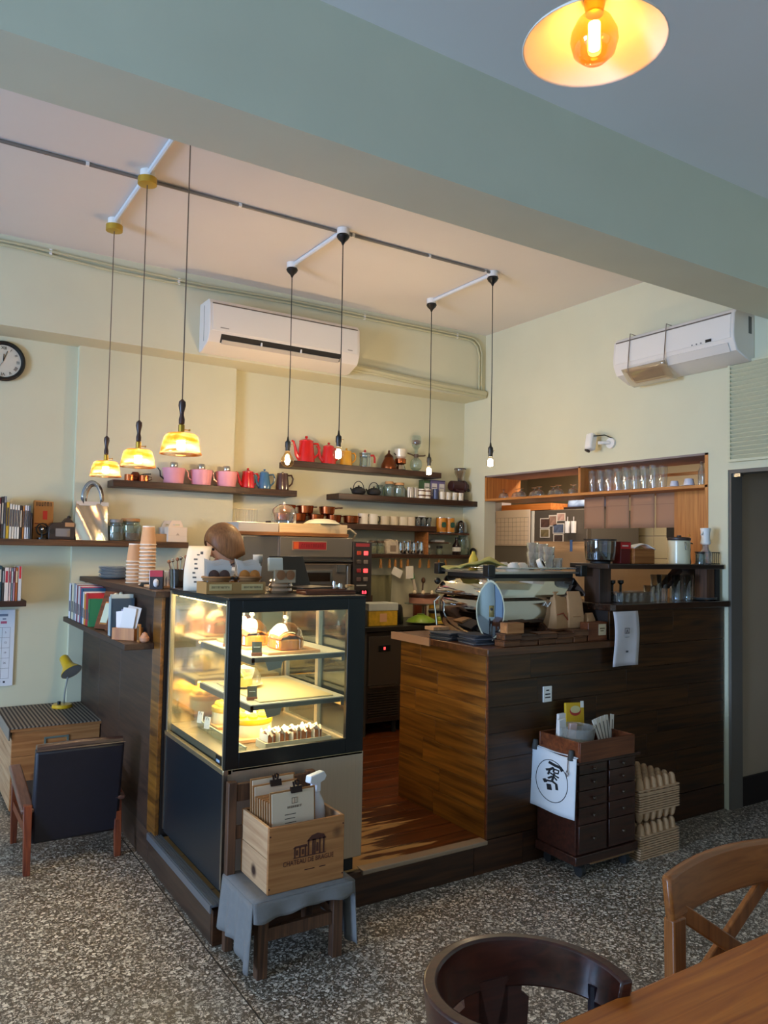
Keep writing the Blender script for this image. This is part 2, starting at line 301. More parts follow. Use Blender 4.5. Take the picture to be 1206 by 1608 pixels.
# kitchen shell behind the hatch
KT = mat('#8a7d66', .5)
kw = O('wall_kitchen', B().box(5.75, 5.85, 2.9, 6.3, 0, 2.5).box(XR + .12, 5.75, 6.2, 6.3, 0, 2.5).box(XR + .12, XR + .16, 5.51, 6.2, 0, 2.5), KT, **S)
O('ceiling_kitchen', B().box(XR + .12, 5.85, 2.9, 6.3, 2.45, 2.55), mat('#c9bfae', .9), **S)
tile = B().box(-.006, .0, -.096, .096, -.096, .096).mesh('tile')
for j in range(3):
    for i in range(8): O('tile', tile, mat('#8f8468', .3), kw, (5.75, 3.25 + i * .2, 1.35 + j * .2), bev=.002)
# ventilation louvre
lv = T('ventilation_louvre', 'cream slatted ventilation louvre above the dark passage doorway', 'vent', (XR, 2.42, 2.065))
CRM = mat('#d3cfae', .7)
O('louvre_frame', B().box(-.03, 0, .355, .37, 0, .565).box(-.03, 0, -.37, -.355, 0, .565).box(-.03, 0, -.37, .37, -.015, 0).box(-.03, 0, -.37, .37, .565, .58), CRM, lv)
O('backing', B().box(-.006, -.001, -.36, .36, 0, .565), mat('#8d8870', .8), lv)
sl = B().bc((0, 0, 0), (.03, .71, .006), (0, R(38), 0)).mesh('slat')
for i in range(22): O('slat', sl, CRM, lv, (-.017, 0, .013 + i * .0257))
# ------------------------------------------------------------ platform with steps
pf = O('floor_platform', B().box(1.085, XR, 2.85, YB, 0, .135), DARKW, **S)
y = 2.85; k = 0
while y < 5.2:
    xs = [1.085] + sorted(random.sample([1.35, 1.6, 1.85, 2.1, 2.3, 2.6, 3.0, 3.4], 2)) + [XR]
    for a, b in zip(xs, xs[1:]): O('plank', B().box(-(b - a) / 2 + .001, (b - a) / 2 - .001, -.0605, .0605, 0, .015), PLANKF, pf, ((a + b) / 2, y + .062, .135), bev=.0015)
    y += .124
for a, b in ((1.07, 1.62), (1.62, 2.32), (2.32, 2.62), (2.62, 3.4), (3.4, 4.215)):
    O('fascia_board', B().box(-(b - a) / 2 + .001, (b - a) / 2 - .001, 0, .02, 0, .146 if b > 2.3 else .132), wood('fascia', '#251208', '#4e2c14', 'x', .4, 3, .25), pf, ((a + b) / 2, 2.83, 0), bev=.001)
for a, b in ((2.85, 3.7), (3.7, 4.6), (4.6, 5.34)):
    O('fascia_board', B().box(0, .015, a + .001, b - .001, 0, .15), wood('fascia_side', '#2b1c14', '#4b3426', 'y', .4, 3, .15, coat=.2), pf, (1.07, 0, 0), bev=.001)
nz = B(); nz.box(1.715, 2.39, 2.815, 2.872, .132, .152)
O('step_nosing', nz, mat('#a08a72', .45, .3), pf, bev=.004)
al = B(); al.box(1.055, 1.105, 2.815, 3.66, .15, .158)
for i in range(5): al.box(1.058 + i * .0095, 1.063 + i * .0095, 2.815, 3.66, .158, .162)
al.box(1.052, 1.058, 2.815, 3.66, .13, .16)
O('aluminium_nosing', al, mat('#969ea8', .35, .8), pf)
# ============================================================ bar
bar = T('bar_counter', 'brown plank clad bar counter running to the right wall', 'counter', (2.39, 2.83, .15))
O('carcass', B().box(.012, 1.82, .012, .74, 0, .855).box(.83, 1.82, .012, .36, .855, 1.04), mat('#20130b', .6), bar)
for r in range(7):
    z0 = r * .1215; xs = [0]
    xs.append(random.uniform(.25, .8))
    while xs[-1] < 1.82: xs.append(xs[-1] + random.uniform(.5, .85))
    xs[-1] = 1.82
    if xs[-1] - xs[-2] < .15: xs.pop(-2)
    for a, b in zip(xs, xs[1:]): O('plank', B().box(-(b - a) / 2 + .0007, (b - a) / 2 - .0007, 0, .012, .0007, .1208), BARW, bar, ((a + b) / 2, 0, z0), bev=.0012)
    ys = [0.012, random.uniform(.2, .6), .74]
    for a, b in zip(ys, ys[1:]): O('plank', B().box(0, .012, -(b - a) / 2 + .0007, (b - a) / 2 - .0007, .0007, .1208), BARWY, bar, (0, (a + b) / 2, z0), bev=.0012)
for a, b in ((.83, 1.35), (1.35, 1.82)): O('plank', B().box(-(b - a) / 2, (b - a) / 2, 0, .012, 0, .185), BARW, bar, ((a + b) / 2, 0, .852), bev=.0012)
O('corner_strip', B().box(-.004, .004, -.004, .004, 0, .852), WALNUT, bar)
wt = T('bar_worktop', 'low dark wooden worktop of the bar under the espresso machine', 'worktop', (2.36, 2.795, 1.002))
O('worktop_slab', B().box(0, .86, 0, .80, 0, .036), wood('worktop', '#3a2010', '#6a4022', 'x', .35, 3, .05, coat=.15), wt, bev=.004)
O('edge_band', B().box(-.006, 0, .46, .82, -.002, .038), mat('#a97f60', .5), wt)
ht = O('raised_bar_top', B().prism([(0, .02), (.02, 0), (1.01, 0), (1.01, .38), (0, .38)], 0, .036, 'z'), wood('raised_top', '#25140c', '#42281a', 'x', .25, 3, .05, coat=.3), loc=(3.2, 2.79, 1.19), bev=.004, label='dark raised bar top with a rounded corner beside the right wall', cat='worktop')
us = T('bar_shelf', 'dark upper shelf on posts standing above the raised bar top', 'shelf', (3.2, 2.82, 1.226))
O('shelf_board', B().box(0, 1.0, 0, .28, .186, .212), wood('bar_shelf_wood', '#1c120c', '#35231a', 'x', .35, 3, .05), us, bev=.003)
O('post', B().box(.03, .12, .09, .2, 0, .186), DARKWZ, us, bev=.002); O('post', B().box(.86, .935, .02, .1, 0, .186), OLDW, us, bev=.002); O('post', B().box(.945, .985, .02, .26, 0, .186), BLACKM, us)
O('brace', B().bc((.68, .13, .13), (.16, .05, .03), (0, R(-38), 0)), DARKW, us)
# switch plate and hanging paper
sw = T('switch_plate', 'small white plate with black print on the bar front', 'sign', (2.769, 2.829, .754)); O('plate', B().box(-.03, .03, -.006, 0, 0, .078), WHITE, sw, bev=.003)
for z, w in ((.055, .02), (.036, .034), (.02, .036)): O('print', B().box(-w / 2, w / 2, -.0066, -.006, z, z + .006), BLACKM, sw)
ppr = T('hanging_paper', 'white paper sheet hanging from the raised bar top', 'paper', (3.29, 2.786, 1.19))
O('sheet', B().grid(lambda u, v: (-.098 + .196 * u + .006 * math.sin(v * 5), -.004 - .006 * math.sin(v * 3) - .004 * math.sin(u * 5 + v * 2), -.285 * v), 8, 12), mat('#cfc6c6', .8), ppr, solid=.0012)
mk = B(); mk.tube([(-.018, 0, -.09), (-.018, 0, -.115), (.016, 0, -.115), (.016, 0, -.088), (-.018, 0, -.088)], .0016, 5); mk.tube([(-.008, 0, -.113), (.0, 0, -.096), (.008, 0, -.113)], .0016, 5); mk.box(-.018, .016, -.0005, .0005, -.135, -.133); mk.box(-.01, .008, -.0005, .0005, -.215, -.205)
O('printed_mark', mk, mat('#5a5456', .8), ppr, (0, -.014, 0))
# ============================================================ left service counter
lc = T('service_counter', 'dark brown service counter behind the glass cake case', 'counter', (1.07, 3.6, .15))
O('carcass', B().box(.02, .12, .0, 1.7, 0, 1.10), mat('#1d130d', .6), lc)
for a, b, m in ((0, .13, BARWY), (.13, .72, DARKWY), (.72, 1.21, DARKWY), (1.21, 1.7, DARKWY)): O('side_panel', B().box(0, .018, -(b - a) / 2 + .001, (b - a) / 2 - .001, 0, 1.10), m, lc, (0, (a + b) / 2, 0), bev=.001)
O('counter_top', B().box(-.035, .42, -.01, 1.70, 1.10, 1.13), DARKWY, lc, bev=.003)
O('ledge_shelf', B().box(0, .14, 0, 1.52, 0, .03), DARKWY, loc=(.93, 3.7, 1.0), bev=.003, label='narrow dark ledge on the counter side carrying books and frames', cat='shelf')
# ============================================================ wall shelves
def shelf(x0, x1, zt, d, label, y0=None, th=.045, m=DARKW):
    return O('wall_shelf', B().box(-(x1 - x0) / 2, (x1 - x0) / 2, 0, d, -th, 0), m, loc=((x0 + x1) / 2, YB - d, zt), bev=.003, label=label, cat='shelf', group='floating wall shelves')
shelf(1.19, 2.51, 1.91, .2, 'dark floating shelf carrying the pink kettles and enamel pots')
shelf(2.45, 3.83, 2.132, .2, 'highest dark floating shelf, with the red coffee pots')
shelf(2.86, 4.218, 1.912, .2, 'dark floating shelf with the black iron teapots')
shelf(2.35, 3.79, 1.684, .2, 'dark floating shelf with copper pans and mugs')
shelf(3.05, 4.218, 1.452, .2, 'lowest dark floating shelf, with metal pitchers and hanging clips', th=.03)
LW = wood('shelf_left', '#3a2515', '#6a4628', 'x', .45, 4, .1)
shelf(-.4, 1.70, 1.513, .21, 'long wooden wall shelf with books, silver bag and gift box', m=LW, th=.04)
shelf(-.4, .705, 1.138, .21, 'short dark wall shelf above the paper calendar', th=.035)
wbx = T('shelf_box', 'small open wooden box unit at the right end of the lowest shelf', 'shelf', (3.70, 5.17, 1.452))
O('side_board', B().box(0, .015, 0, .18, 0, .185), PINE, wbx); O('top_board', B().box(.015, .44, 0, .18, .17, .185), OLDW, wbx); O('mid_board', B().box(.1, .27, .06, .18, .095, .105), OLDW, wbx)
# ============================================================ pendants, conduits
BULB_G = glass('bulb_glass', '#fff6e6', .06)
def point(par, loc, power, col, r=.02):
    d = bpy.data.lights.new('bulb_light', 'POINT'); d.energy = power; d.color = col; d.shadow_soft_size = r
    o = bpy.data.objects.new('bulb_light', d); COL.objects.link(o); o.parent = par; o.location = loc
WARM = (1.0, .75, .47); WARM2 = (1.0, .79, .54)
def bulb(par, z, r, gl, fil, fr=.006, h=.03):
    pr = [(.012, r * 1.75), (.014, r * 1.45), (r * .62, r * .88), (r * .92, r * .42), (r, 0), (r * .9, -r * .45), (r * .55, -r * .84), (.0005, -r)]
    O('bulb', B().olathe(pr, (0, 0, z), 18), gl, par); O('filament', B().lathe([(.0005, -h), (fr, -h * .8), (fr, h * .8), (.0005, h)], (0, 0, z), 8), fil, par)
FIL = glow('#ffe2b4', 90); FIL2 = glow('#ffefd8', 110)
def amber_pendant(x, y, label):
    p = T('amber_pendant_lamp', label, 'pendant lamp', (x, y, CZ), group='amber glass pendant lamps')
    O('junction_box', B().cyl((0, 0, -.035), (0, 0, 0), .036), WHITE, p); O('canopy', B().lathe([(.036, -.07), (.046, -.068), (.046, -.036), (.036, -.034)], n=18), GOLD, p)
    O('cord', B().tube([(0, 0, -.07), (0, 0, -1.24)], .0026, 6), mat('#6d5a48', .8), p)
    O('wooden_handle', B().lathe([(.004, -1.235), (.014, -1.245), (.0155, -1.262), (.0095, -1.29), (.0085, -1.30), (.0125, -1.318), (.012, -1.335), (.007, -1.34)], n=12), mat('#3a2018', .35), p)
    O('socket', B().lathe([(.008, -1.338), (.013, -1.342), (.013, -1.372), (.019, -1.378)], n=12), BRASS, p)
    O('switch_key', B().cyl((.01, 0, -1.36), (.032, 0, -1.36), .002).bc((.034, 0, -1.36), (.004, .01, .008)), BRASS, p)
    O('glass_shade', B().olathe([(.018, -1.376), (.054, -1.379), (.066, -1.388), (.072, -1.41), (.079, -1.45), (.084, -1.463)], n=28), AMBER, p, solid=.003)
    bulb(p, -1.425, .03, BULB_G, FIL, .017, .022); point(p, (0, 0, -1.425), 36, WARM)
amber_pendant(.99, 4.47, 'amber glass pendant lamp, leftmost and farthest of the three'); amber_pendant(.988, 3.79, 'amber glass pendant lamp, middle one of the three'); amber_pendant(.985, 3.12, 'amber glass pendant lamp nearest the camera, in front of the pink kettles')
def bulb_pendant(x, y, zb, r, label, fil=FIL2, pw=30, amber=False):
    p = T('bulb_pendant_lamp', label, 'pendant lamp', (x, y, CZ), group='bare bulb pendant lamps'); zs = zb - CZ
    O('junction_box', B().cyl((0, 0, -.035), (0, 0, 0), .036), WHITE, p); O('canopy', B().lathe([(.034, -.036), (.038, -.045), (.03, -.06), (.012, -.078), (.004, -.095)], n=18), BLACK, p)
    t = zs + r * 1.7
    O('cord', B().tube([(0, 0, -.09), (.004, 0, (-.09 + t) / 2), (0, 0, t + .06)], .0028, 6), BLACK, p)
    O('socket', B().lathe([(.004, t + .085), (.008, t + .06), (.017, t + .05), (.018, t + .02), (.0145, t + .012), (.0145, t - .008)], n=14), BLACK, p)
    O('switch_key', B().cyl((.012, 0, t + .035), (.034, 0, t + .035), .0018), BRASS, p)
    bulb(p, zs, r, BULB_G if not amber else glass('pale_amber_bulb', '#ffe6b8', .08), fil, .012 if amber else .016, .024); point(p, (0, 0, zs), pw, WARM2)
bulb_pendant(2.114, 4.5, 2.043, .043, 'bare globe bulb pendant hanging in front of the brown enamel pot', amber=True)
bulb_pendant(2.12, 3.84, 2.025, .031, 'bare bulb pendant hanging in front of the red coffee pots')
bulb_pendant(3.27, 4.56, 2.06, .029, 'bare bulb pendant hanging at the right end of the highest shelf')
bulb_pendant(3.27, 3.875, 2.066, .029, 'bare bulb pendant nearest the wooden hatch, rightmost of the four')
def conduit(label, pts, r, m, clips=(), name='conduit'):
    p = T(name, label, 'conduit', pts[0]); q = [Vector(a) - Vector(pts[0]) for a in pts]; O('pipe', B().tube(q, r, 8), m, p)
    for c in clips:
        c = Vector(c) - Vector(pts[0]); O('clip', B().bc(c, (.016, .016, .02)), WHITE, p)
PIPE = mat('#85807a', .45, .4); WP = mat('#d9dde0', .5)
conduit('grey metal conduit running across the ceiling between the lamps', [(-2.0, 3.86, 3.319), (4.0 - .73, 3.868, 3.319)], .009, PIPE, [(.72, 3.862, 3.319), (1.5, 3.863, 3.319), (2.2, 3.864, 3.319), (2.75, 3.866, 3.319), (3.2, 3.868, 3.319)])
conduit('white ceiling conduit linking the amber pendants', [(.99, 2.56, 3.317), (.99, 4.47, 3.317)], .013, WP, [(.99, 3.45, 3.316), (.99, 4.1, 3.316)])
conduit('white ceiling conduit linking the two middle bulb pendants', [(2.118, 3.84, 3.317), (2.116, 4.5, 3.317)], .013, WP, [(2.117, 4.17, 3.316)])
conduit('white ceiling conduit linking the two right bulb pendants', [(3.27, 3.875, 3.317), (3.27, 4.56, 3.317)], .013, WP, [(3.27, 4.2, 3.316)])
CV = mat('#c3bd98', .6)
def bend(x1, z1, dz, r0=.12):
    return [(x1 - r0, z1), (x1 - r0 * .6, z1 - r0 * .08), (x1 - r0 * .2, z1 - r0 * .4), (x1, z1 - r0), (x1, z1 - dz)]
for i, (z, xx, lab) in enumerate(((3.285, 4.165, 'upper painted pipe along the top of the back wall'), (3.262, 4.14, 'lower painted pipe bending down at the corner of the back wall'))):
    conduit(lab, [(-2.0, 5.066, z), (.6, 5.066, z - .0), (1.1, 5.066, z - .012 * (1 + i)), (1.7, 5.066, z - .02), (2.4, 5.066, z)] + [(a, 5.066, b) for a, b in bend(xx, z, .46)], .0095, CV, [(.75, 5.066, z), (1.55, 5.066, z - .018), (3.0, 5.066, z), (3.9, 5.066, z)], 'wall_pipe')
conduit('thick painted refrigerant pipe from the air conditioner to the corner', [(2.86, 5.052, 2.873), (3.5, 5.052, 2.842), (4.2, 5.052, 2.822)], .024, CV, name='refrigerant_pipe')
conduit('thin painted drain hose sagging under the refrigerant pipe', [(2.86, 5.05, 2.842), (3.1, 5.05, 2.84), (3.5, 5.05, 2.815), (3.9, 5.05, 2.80), (4.2, 5.05, 2.795)], .012, CV, name='drain_hose')
# shaded lamp over the table
p = T('shade_lamp', 'white enamel shade lamp with amber globe bulb above the table', 'pendant lamp', (1.208, 1.112, CZ))
O('canopy', B().lathe([(.04, 0), (.04, -.02), (.01, -.03)], n=16), BLACK, p); O('cord', B().tube([(0, 0, -.02), (0, 0, -.62)], .003, 6), BLACK, p)
O('socket', B().lathe([(.006, -.60), (.02, -.615), (.022, -.67), (.018, -.695)], n=14), BRASS, p)
SHD = mat('#efe3d2', .45)
O('lamp_shade', B().olathe([(.022, -.655), (.03, -.665), (.06, -.69), (.105, -.725), (.146, -.758), (.149, -.763)], n=40), SHD, p, solid=.0025)
O('bulb', B().olathe([(.014, -.665), (.017, -.69), (.036, -.71), (.048, -.735), (.05, -.752), (.043, -.778), (.025, -.795), (.0005, -.80)], n=24), AMBERB, p)
O('filament', B().lathe([(.0005, -.775), (.012, -.77), (.013, -.715), (.0005, -.71)], n=10), glow('#ffe0a0', 30), p); point(p, (0, 0, -.745), 5, (1, .76, .46), .015)
# ============================================================ air conditioners
def aircon(label, loc, rz, L, hh, closed=True):
    p = T('air_conditioner', label, 'air conditioner', loc, rz)      # local: x along length, y into the room (-y front), z up from bottom
    BODY = mat('#e4dcd2', .45)
    prof = [(0, hh), (-.17, hh), (-.195, hh - .03), (-.205, hh * .5), (-.20, .10), (-.17, .045), (-.05, 0), (0, 0)]
    O('casing', B().prism(prof, -L / 2, L / 2, 'x'), BODY, p, bev=.006)
    fp = [(-.199, hh - .035), (-.209, hh * .5), (-.2055, .115), (-.2, .115), (-.2, hh * .5), (-.19, hh - .035)]
    O('front_panel', B().prism(fp, -L / 2 + .02, L / 2 - .02, 'x'), mat('#e9e2d8', .4), p, bev=.002)
    O('top_seam', B().box(-L / 2 + .02, L / 2 - .02, -.2005, -.194, hh - .034, hh - .028), mat('#6a5e52', .6), p)
    return p
a = aircon('white air conditioner on the back wall above the pots, its outlet open', (2.28, 5.08, 2.80), 0, 1.15, .33)
O('outlet_slot', B().prism([(-.2005, .098), (-.1995, .1), (-.169, .049), (-.172, .046)], -.49, .42, 'x'), mat('#1c1a18', .7), a)
O('vane', B().prism([(-.19, .062), (-.186, .066), (-.168, .042), (-.172, .038)], -.48, .41, 'x'), mat('#b8b0a6', .5), a)
for x in (-.2, .1): O('vane_strut', B().box(x - .004, x + .004, -.2, -.18, .06, .085), WHITE, a)
O('logo_print', B().box(-.50, -.44, -.2075, -.2065, .135, .142), mat('#9a928a', .5), a); O('logo_print', B().box(.47, .51, -.2075, -.2065, .135, .141), mat('#9a928a', .5), a)
O('side_seam', B().box(-.577, -.574, -.1, -.096, .06, .30), mat('#8d8780', .6), a)
a = aircon('white air conditioner on the right wall with a clear deflector', (XR, 3.075, 2.63), R(-90), .88, .29)
O('flap', B().prism([(-.197, .092), (-.203, .088), (-.175, .04), (-.169, .044)], -.33, .40, 'x'), mat('#ddd6cc', .45), a, bev=.001); O('display', B().box(.26, .30, -.2095, -.2085, .118, .135), BLACK, a)
for x in (.17, .2, .23): O('indicator', B().cyl((x, -.2085, .122), (x, -.2095, .122), .005), mat('#8a8580', .5), a)
O('side_label', B().box(.4395, .441, -.06, -.03, .16, .26), mat('#5f5d58', .6), a)
dfl = T('air_deflector', 'clear plastic air deflector wired under the right air conditioner', 'deflector', (XR, 3.075, 2.63), R(-90))
O('plastic_sheet', B().grid(lambda u, v: (-.36 + .34 * u, -.215 + .13 * v, .07 - .10 * math.sin(v * 1.5)), 6, 6), glass('deflector_plastic', '#f5ead8', .14, .08, body=.18, bodycol='#e8cdb0'), dfl, solid=.003)
for x in (-.30, -.02): O('wire', B().tube([(x, -.14, .295), (x, -.2, .30), (x, -.216, .15), (x, -.222, .07), (x, -.215, .045)], .003, 6), mat('#8a7868', .5), dfl)
# ============================================================ clock, calendar, camera
c = T('wall_clock', 'round wall clock with black rim and roman numerals', 'clock', (.543, YB - .001, 2.625))
O('dial', B().lathe([(.105, 0), (.105, .012)], n=40, M=Matrix.Rotation(R(90), 4, 'X')), mat('#d8cdb8', .6), c)
O('rim', B().tube([(.114 * math.cos(i * PI / 24), -.016, .114 * math.sin(i * PI / 24)) for i in range(48)], .0135, 10, closed=True), BLACK, c)
for i, t in enumerate(TX_CLOCK):
    an = R(90 - 30 * i); O('numeral', t, mat('#2a2420', .6), c, (.082 * math.cos(an), -.0135, .082 * math.sin(an)), (R(90), R(30 * i), 0))
for nm, an, l, w in (('hour_hand', 88, .045, .005), ('minute_hand', 72, .068, .0035), ('second_hand', 240, .06, .0012)):
    an = R(an); O(nm, B().bc((math.cos(an) * l / 2, -.0145, math.sin(an) * l / 2), (l, .001, w), (0, -an, 0)), BLACK, c)
c = T('wall_calendar', 'white monthly paper calendar hanging below the short shelf', 'calendar', (.49, YB - .001, .60))
CALP = mat('#e4e6ea', .8)
O('page', B().box(-.18, .18, -.012, -.002, 0, .47), CALP, c); INK = mat('#33343a', .7)
O('heading', B().box(-.12, .14, -.0126, -.012, .43, .445).box(.11, .13, -.0126, -.012, .41, .418), mat('#7d8698', .7), c)
gb = B()
for i in range(6): gb.box(-.16, .155, -.0126, -.012, .045 + i * .063, .0462 + i * .063)
for i in range(8): gb.box(-.16 + i * .045, -.1588 + i * .045, -.0126, -.012, .045, .361)
O('date_grid', gb, INK, c)
for i, t in enumerate(TX_NUM): O('date', t, INK, c, (.13, -.0126, .33 - i * .063), (R(90), 0, 0)); O('date', t, INK, c, (.085, -.0126, .33 - i * .063), (R(90), 0, 0))
O('red_stamp', B().box(.1, .135, -.0126, -.012, .385, .4), mat('#c0607a', .7), c); O('footer_mark', B().box(.1, .11, -.0126, -.012, .02, .03).box(.125, .137, -.0126, -.012, .018, .03), INK, c)
c = T('security_camera', 'white bullet security camera mounted above the hatch', 'camera', (XR, 3.70, 2.262))
O('mount_plate', B().cyl((0, 0, 0), (-.02, 0, 0), .038), WHITE, c, bev=.003); O('arm', B().tube([(-.02, 0, 0), (-.06, .02, .0), (-.08, .05, .0)], .012, 8), WHITE, c)
O('camera_body', B().bc((-.10, .10, .01), (.06, .06, .12), (R(-8), R(18), 0)), WHITE, c, bev=.012); O('lens', B().cyl((-.118, .112, -.048), (-.122, .114, -.056), .02), BLACK, c)
O('cable', B().tube([(-.01, -.02, .03), (-.05, .02, .055), (-.09, .06, .05), (-.1, .08, .05)], .004, 6), BLACK, c)
# ============================================================ pots and pans on the shelves
SY = 5.26
def pot(label, x, z, col, r, h, y=SY, rz=0, spout=1, lidh=.2, taper=.78, handle=1, m=None, lidm=None, hm=None, name='coffee_pot', cat='coffee pot', group=None):
    p = T(name, label, cat, (x, y, z), rz, group); m = m or mat(col, .22, coat=.5); hb = h * (1 - lidh); lidm = lidm or m; hm = hm or m
    O('body', B().lathe([(r * .9, 0), (r, .006), (r * .99, hb * .25), (r * taper, hb), (r * taper * .92, hb)], n=24), m, p)
    O('lid', B().lathe([(r * taper * 1.04, hb - .004), (r * taper * 1.04, hb + .004), (r * .45, hb + h * lidh * .45), (r * .12, hb + h * lidh * .55), (r * .12, hb + h * lidh * .65), (r * .2, hb + h * lidh * .8), (r * .12, h), (.0005, h)], n=20), lidm, p)
    if spout: O('spout', B().tube([(-r * .88, 0, hb * .22), (-r * 1.25, 0, hb * .38), (-r * 1.42, 0, hb * .7), (-r * 1.62, 0, hb * .95), (-r * 1.85, 0, hb * .97)], [.016 * r / .05, .012 * r / .05, .008 * r / .05, .0065 * r / .05, .006 * r / .05], 8), m, p)
    if handle: O('handle', B().tube([(r * taper * .95, 0, hb * .92), (r * 1.45, 0, hb * .95), (r * 1.72, 0, hb * .75), (r * 1.55, 0, hb * .45), (r * .97, 0, hb * .22)], .005 * r / .05 + .0015, 8), hm, p)
    return p
SLV = mat('#c9c4bc', .2, 1.0); THIN = mat('#3a3430', .4, .6)
for i, x in enumerate((1.61, 1.805, 1.989)):
    p = T('pink_kettle', f'pastel pink drip kettle with silver knob, {("left", "middle", "right")[i]} one of three', 'kettle', (x, SY - .02, 1.91), 0, 'pink kettles on the shelf')
    PK = mat('#efa6b2', .3, coat=.3); r = .07
    O('body', B().lathe([(r * .9, 0), (r * .94, .004), (r * 1.1, .10), (r * 1.14, .106), (r * 1.1, .108), (.02, .110), (.0005, .110)], n=26), PK, p)
    O('knob', B().lathe([(.024, .110), (.027, .116), (.027, .142), (.022, .150), (.0005, .151)], n=16), SLV, p)
    O('spout', B().tube([(-r * .9, 0, .03), (-r * 1.3, 0, .05), (-r * 1.35, 0, .085), (-r * 1.6, 0, .105)], [.007, .005, .004, .0035], 7), PK if i else THIN, p)
    O('handle', B().tube([(r * .2, .05, .10), (r * .5, .09, .10), (r * .6, .10, .06), (r * .4, .065, .03)], .005, 7), THIN, p)
pot('red enamel coffee pot between the pink kettles and the blue pot', 2.155, 1.91, '#c8181c', .05, .148, y=SY - .01)
pot('blue enamel coffee pot on the shelf beside the red one', 2.285, 1.91, '#3d6a92', .048, .15, y=SY - .01, taper=.66)
pot('dark brown enamel pot at the right end of the pink kettle shelf', 2.43, 1.91, '#4a2f28', .05, .138, y=SY - .01, lidh=.1, spout=0)
for i, x in enumerate((1.313, 1.41)):
    p = T('copper_cup', f'small copper measuring cup, {("left", "right")[i]} one of two beside the pink kettles', 'cup', (x, SY - .02, 1.91), 0, 'copper cups')
    O('cup', B().lathe([(.028, 0), (.031, .003), (.031, .045), (.029, .045), (.027, .006), (.0005, .006)], n=18), COPPER, p); O('handle', B().tube([(.03, 0, .038), (.048, -.01, .035), (.05, -.01, .02), (.031, 0, .012)], .003, 6), COPPER, p)
p = T('copper_pot', 'dark copper pot standing behind the two copper cups', 'pot', (1.37, 5.31, 1.91)); O('body', B().lathe([(.03, 0), (.034, .02), (.03, .055), (.02, .07), (.0005, .072)], n=16), mat('#6e3c28', .35, .8), p); O('handle', B().tube([(.03, 0, .05), (.06, 0, .06), (.1, -.02, .062)], .004, 6), THIN, p)
# highest shelf
ZT = 2.132
pot('tall bright red enamel coffee pot at the left of the highest shelf', 2.625, ZT, '#d01414', .066, .205, taper=.80)
pot('smaller red enamel coffee pot behind the hanging bulb', 2.818, ZT, '#cf2a2a', .058, .172, taper=.72)
pot('yellow enamel pot on the highest shelf next to the red pots', 2.975, ZT, '#d39a2c', .05, .142, taper=.8, spout=0)
p = T('french_press', 'glass french press with red handle and lid knob', 'french press', (3.145, SY, ZT))
O('beaker', B().lathe([(.044, 0), (.044, .11), (.042, .11), (.042, .004), (.0005, .004)], n=20), GLASS, p); O('steel_frame', B().cyl((0, 0, 0), (0, 0, .012), .047).olathe([(.0455, .088), (.0455, .1)], n=20).bc((.046, 0, .05), (.003, .008, .1)).bc((-.046, 0, .05), (.003, .008, .1)).bc((0, -.046, .05), (.008, .003, .1)).bc((.03, -.034, .05), (.006, .003, .1), (0, 0, R(45))), SLV, p)
O('lid', B().lathe([(.046, .11), (.046, .118), (.02, .126), (.0005, .127)], n=18), SLV, p); O('lid_knob', B().ball((0, 0, .135), .010), mat('#c22a30', .4), p); O('handle', B().tube([(.045, 0, .10), (.08, 0, .105), (.092, 0, .085), (.092, 0, .045)], .0085, 8), mat('#c22a30', .4), p)
p = T('turkish_coffee_pot', 'dark copper bell shaped coffee pot with pointed lid', 'coffee pot', (3.372, SY, ZT)); O('body', B().lathe([(.062, 0), (.066, .012), (.06, .045), (.04, .085), (.034, .1)], n=22), mat('#7a4326', .3, .9), p); O('lid', B().lathe([(.038, .1), (.034, .112), (.014, .13), (.006, .14), (.009, .146), (.004, .16), (.0005, .163)], n=16), mat('#5a3422', .35, .9), p)
p = T('coffee_maker', 'silver and copper stacked coffee maker beside the siphon', 'coffee maker', (3.485, SY, ZT)); O('base', B().lathe([(.04, 0), (.045, .01), (.036, .04), (.03, .055)], n=18), mat('#b0a89a', .2, 1), p); O('copper_band', B().lathe([(.04, .055), (.047, .06), (.047, .095), (.04, .1)], n=18), COPPER, p); O('top_cup', B().lathe([(.03, .1), (.045, .115), (.05, .175), (.047, .178), (.02, .175), (.0005, .175)], n=18), mat('#d6cbb8', .35, .3), p); O('spout', B().tube([(-.045, 0, .13), (-.065, 0, .14)], .006), SLV, p)
p = T('coffee_siphon', 'glass vacuum coffee siphon with wooden grip on the highest shelf', 'coffee siphon', (3.64, SY, ZT))
O('lower_globe', B().olathe([(.02, .01), (.045, .03), (.052, .06), (.045, .095), (.018, .12), (.016, .145)], n=20), GLASSG, p); O('upper_vessel', B().olathe([(.012, .14), (.015, .19), (.036, .215), (.04, .25), (.038, .29), (.03, .305)], n=20), GLASSG, p)
O('clamp', B().cyl((0, 0, .12), (0, 0, .15), .019).tube([(.019, 0, .135), (.07, -.01, .14), (.085, -.01, .145)], .006, 8).tube([(-.019, 0, .135), (-.06, 0, .145), (-.085, 0, .15)], .006, 8), mat('#5a4634', .4), p)
O('stopper', B().lathe([(.03, .235), (.036, .24), (.036, .262), (.01, .268), (.008, .225)], n=16), mat('#7a4a36', .6), p); O('foot', B().cyl((0, 0, 0), (0, 0, .011), .04), GLASSG, p)
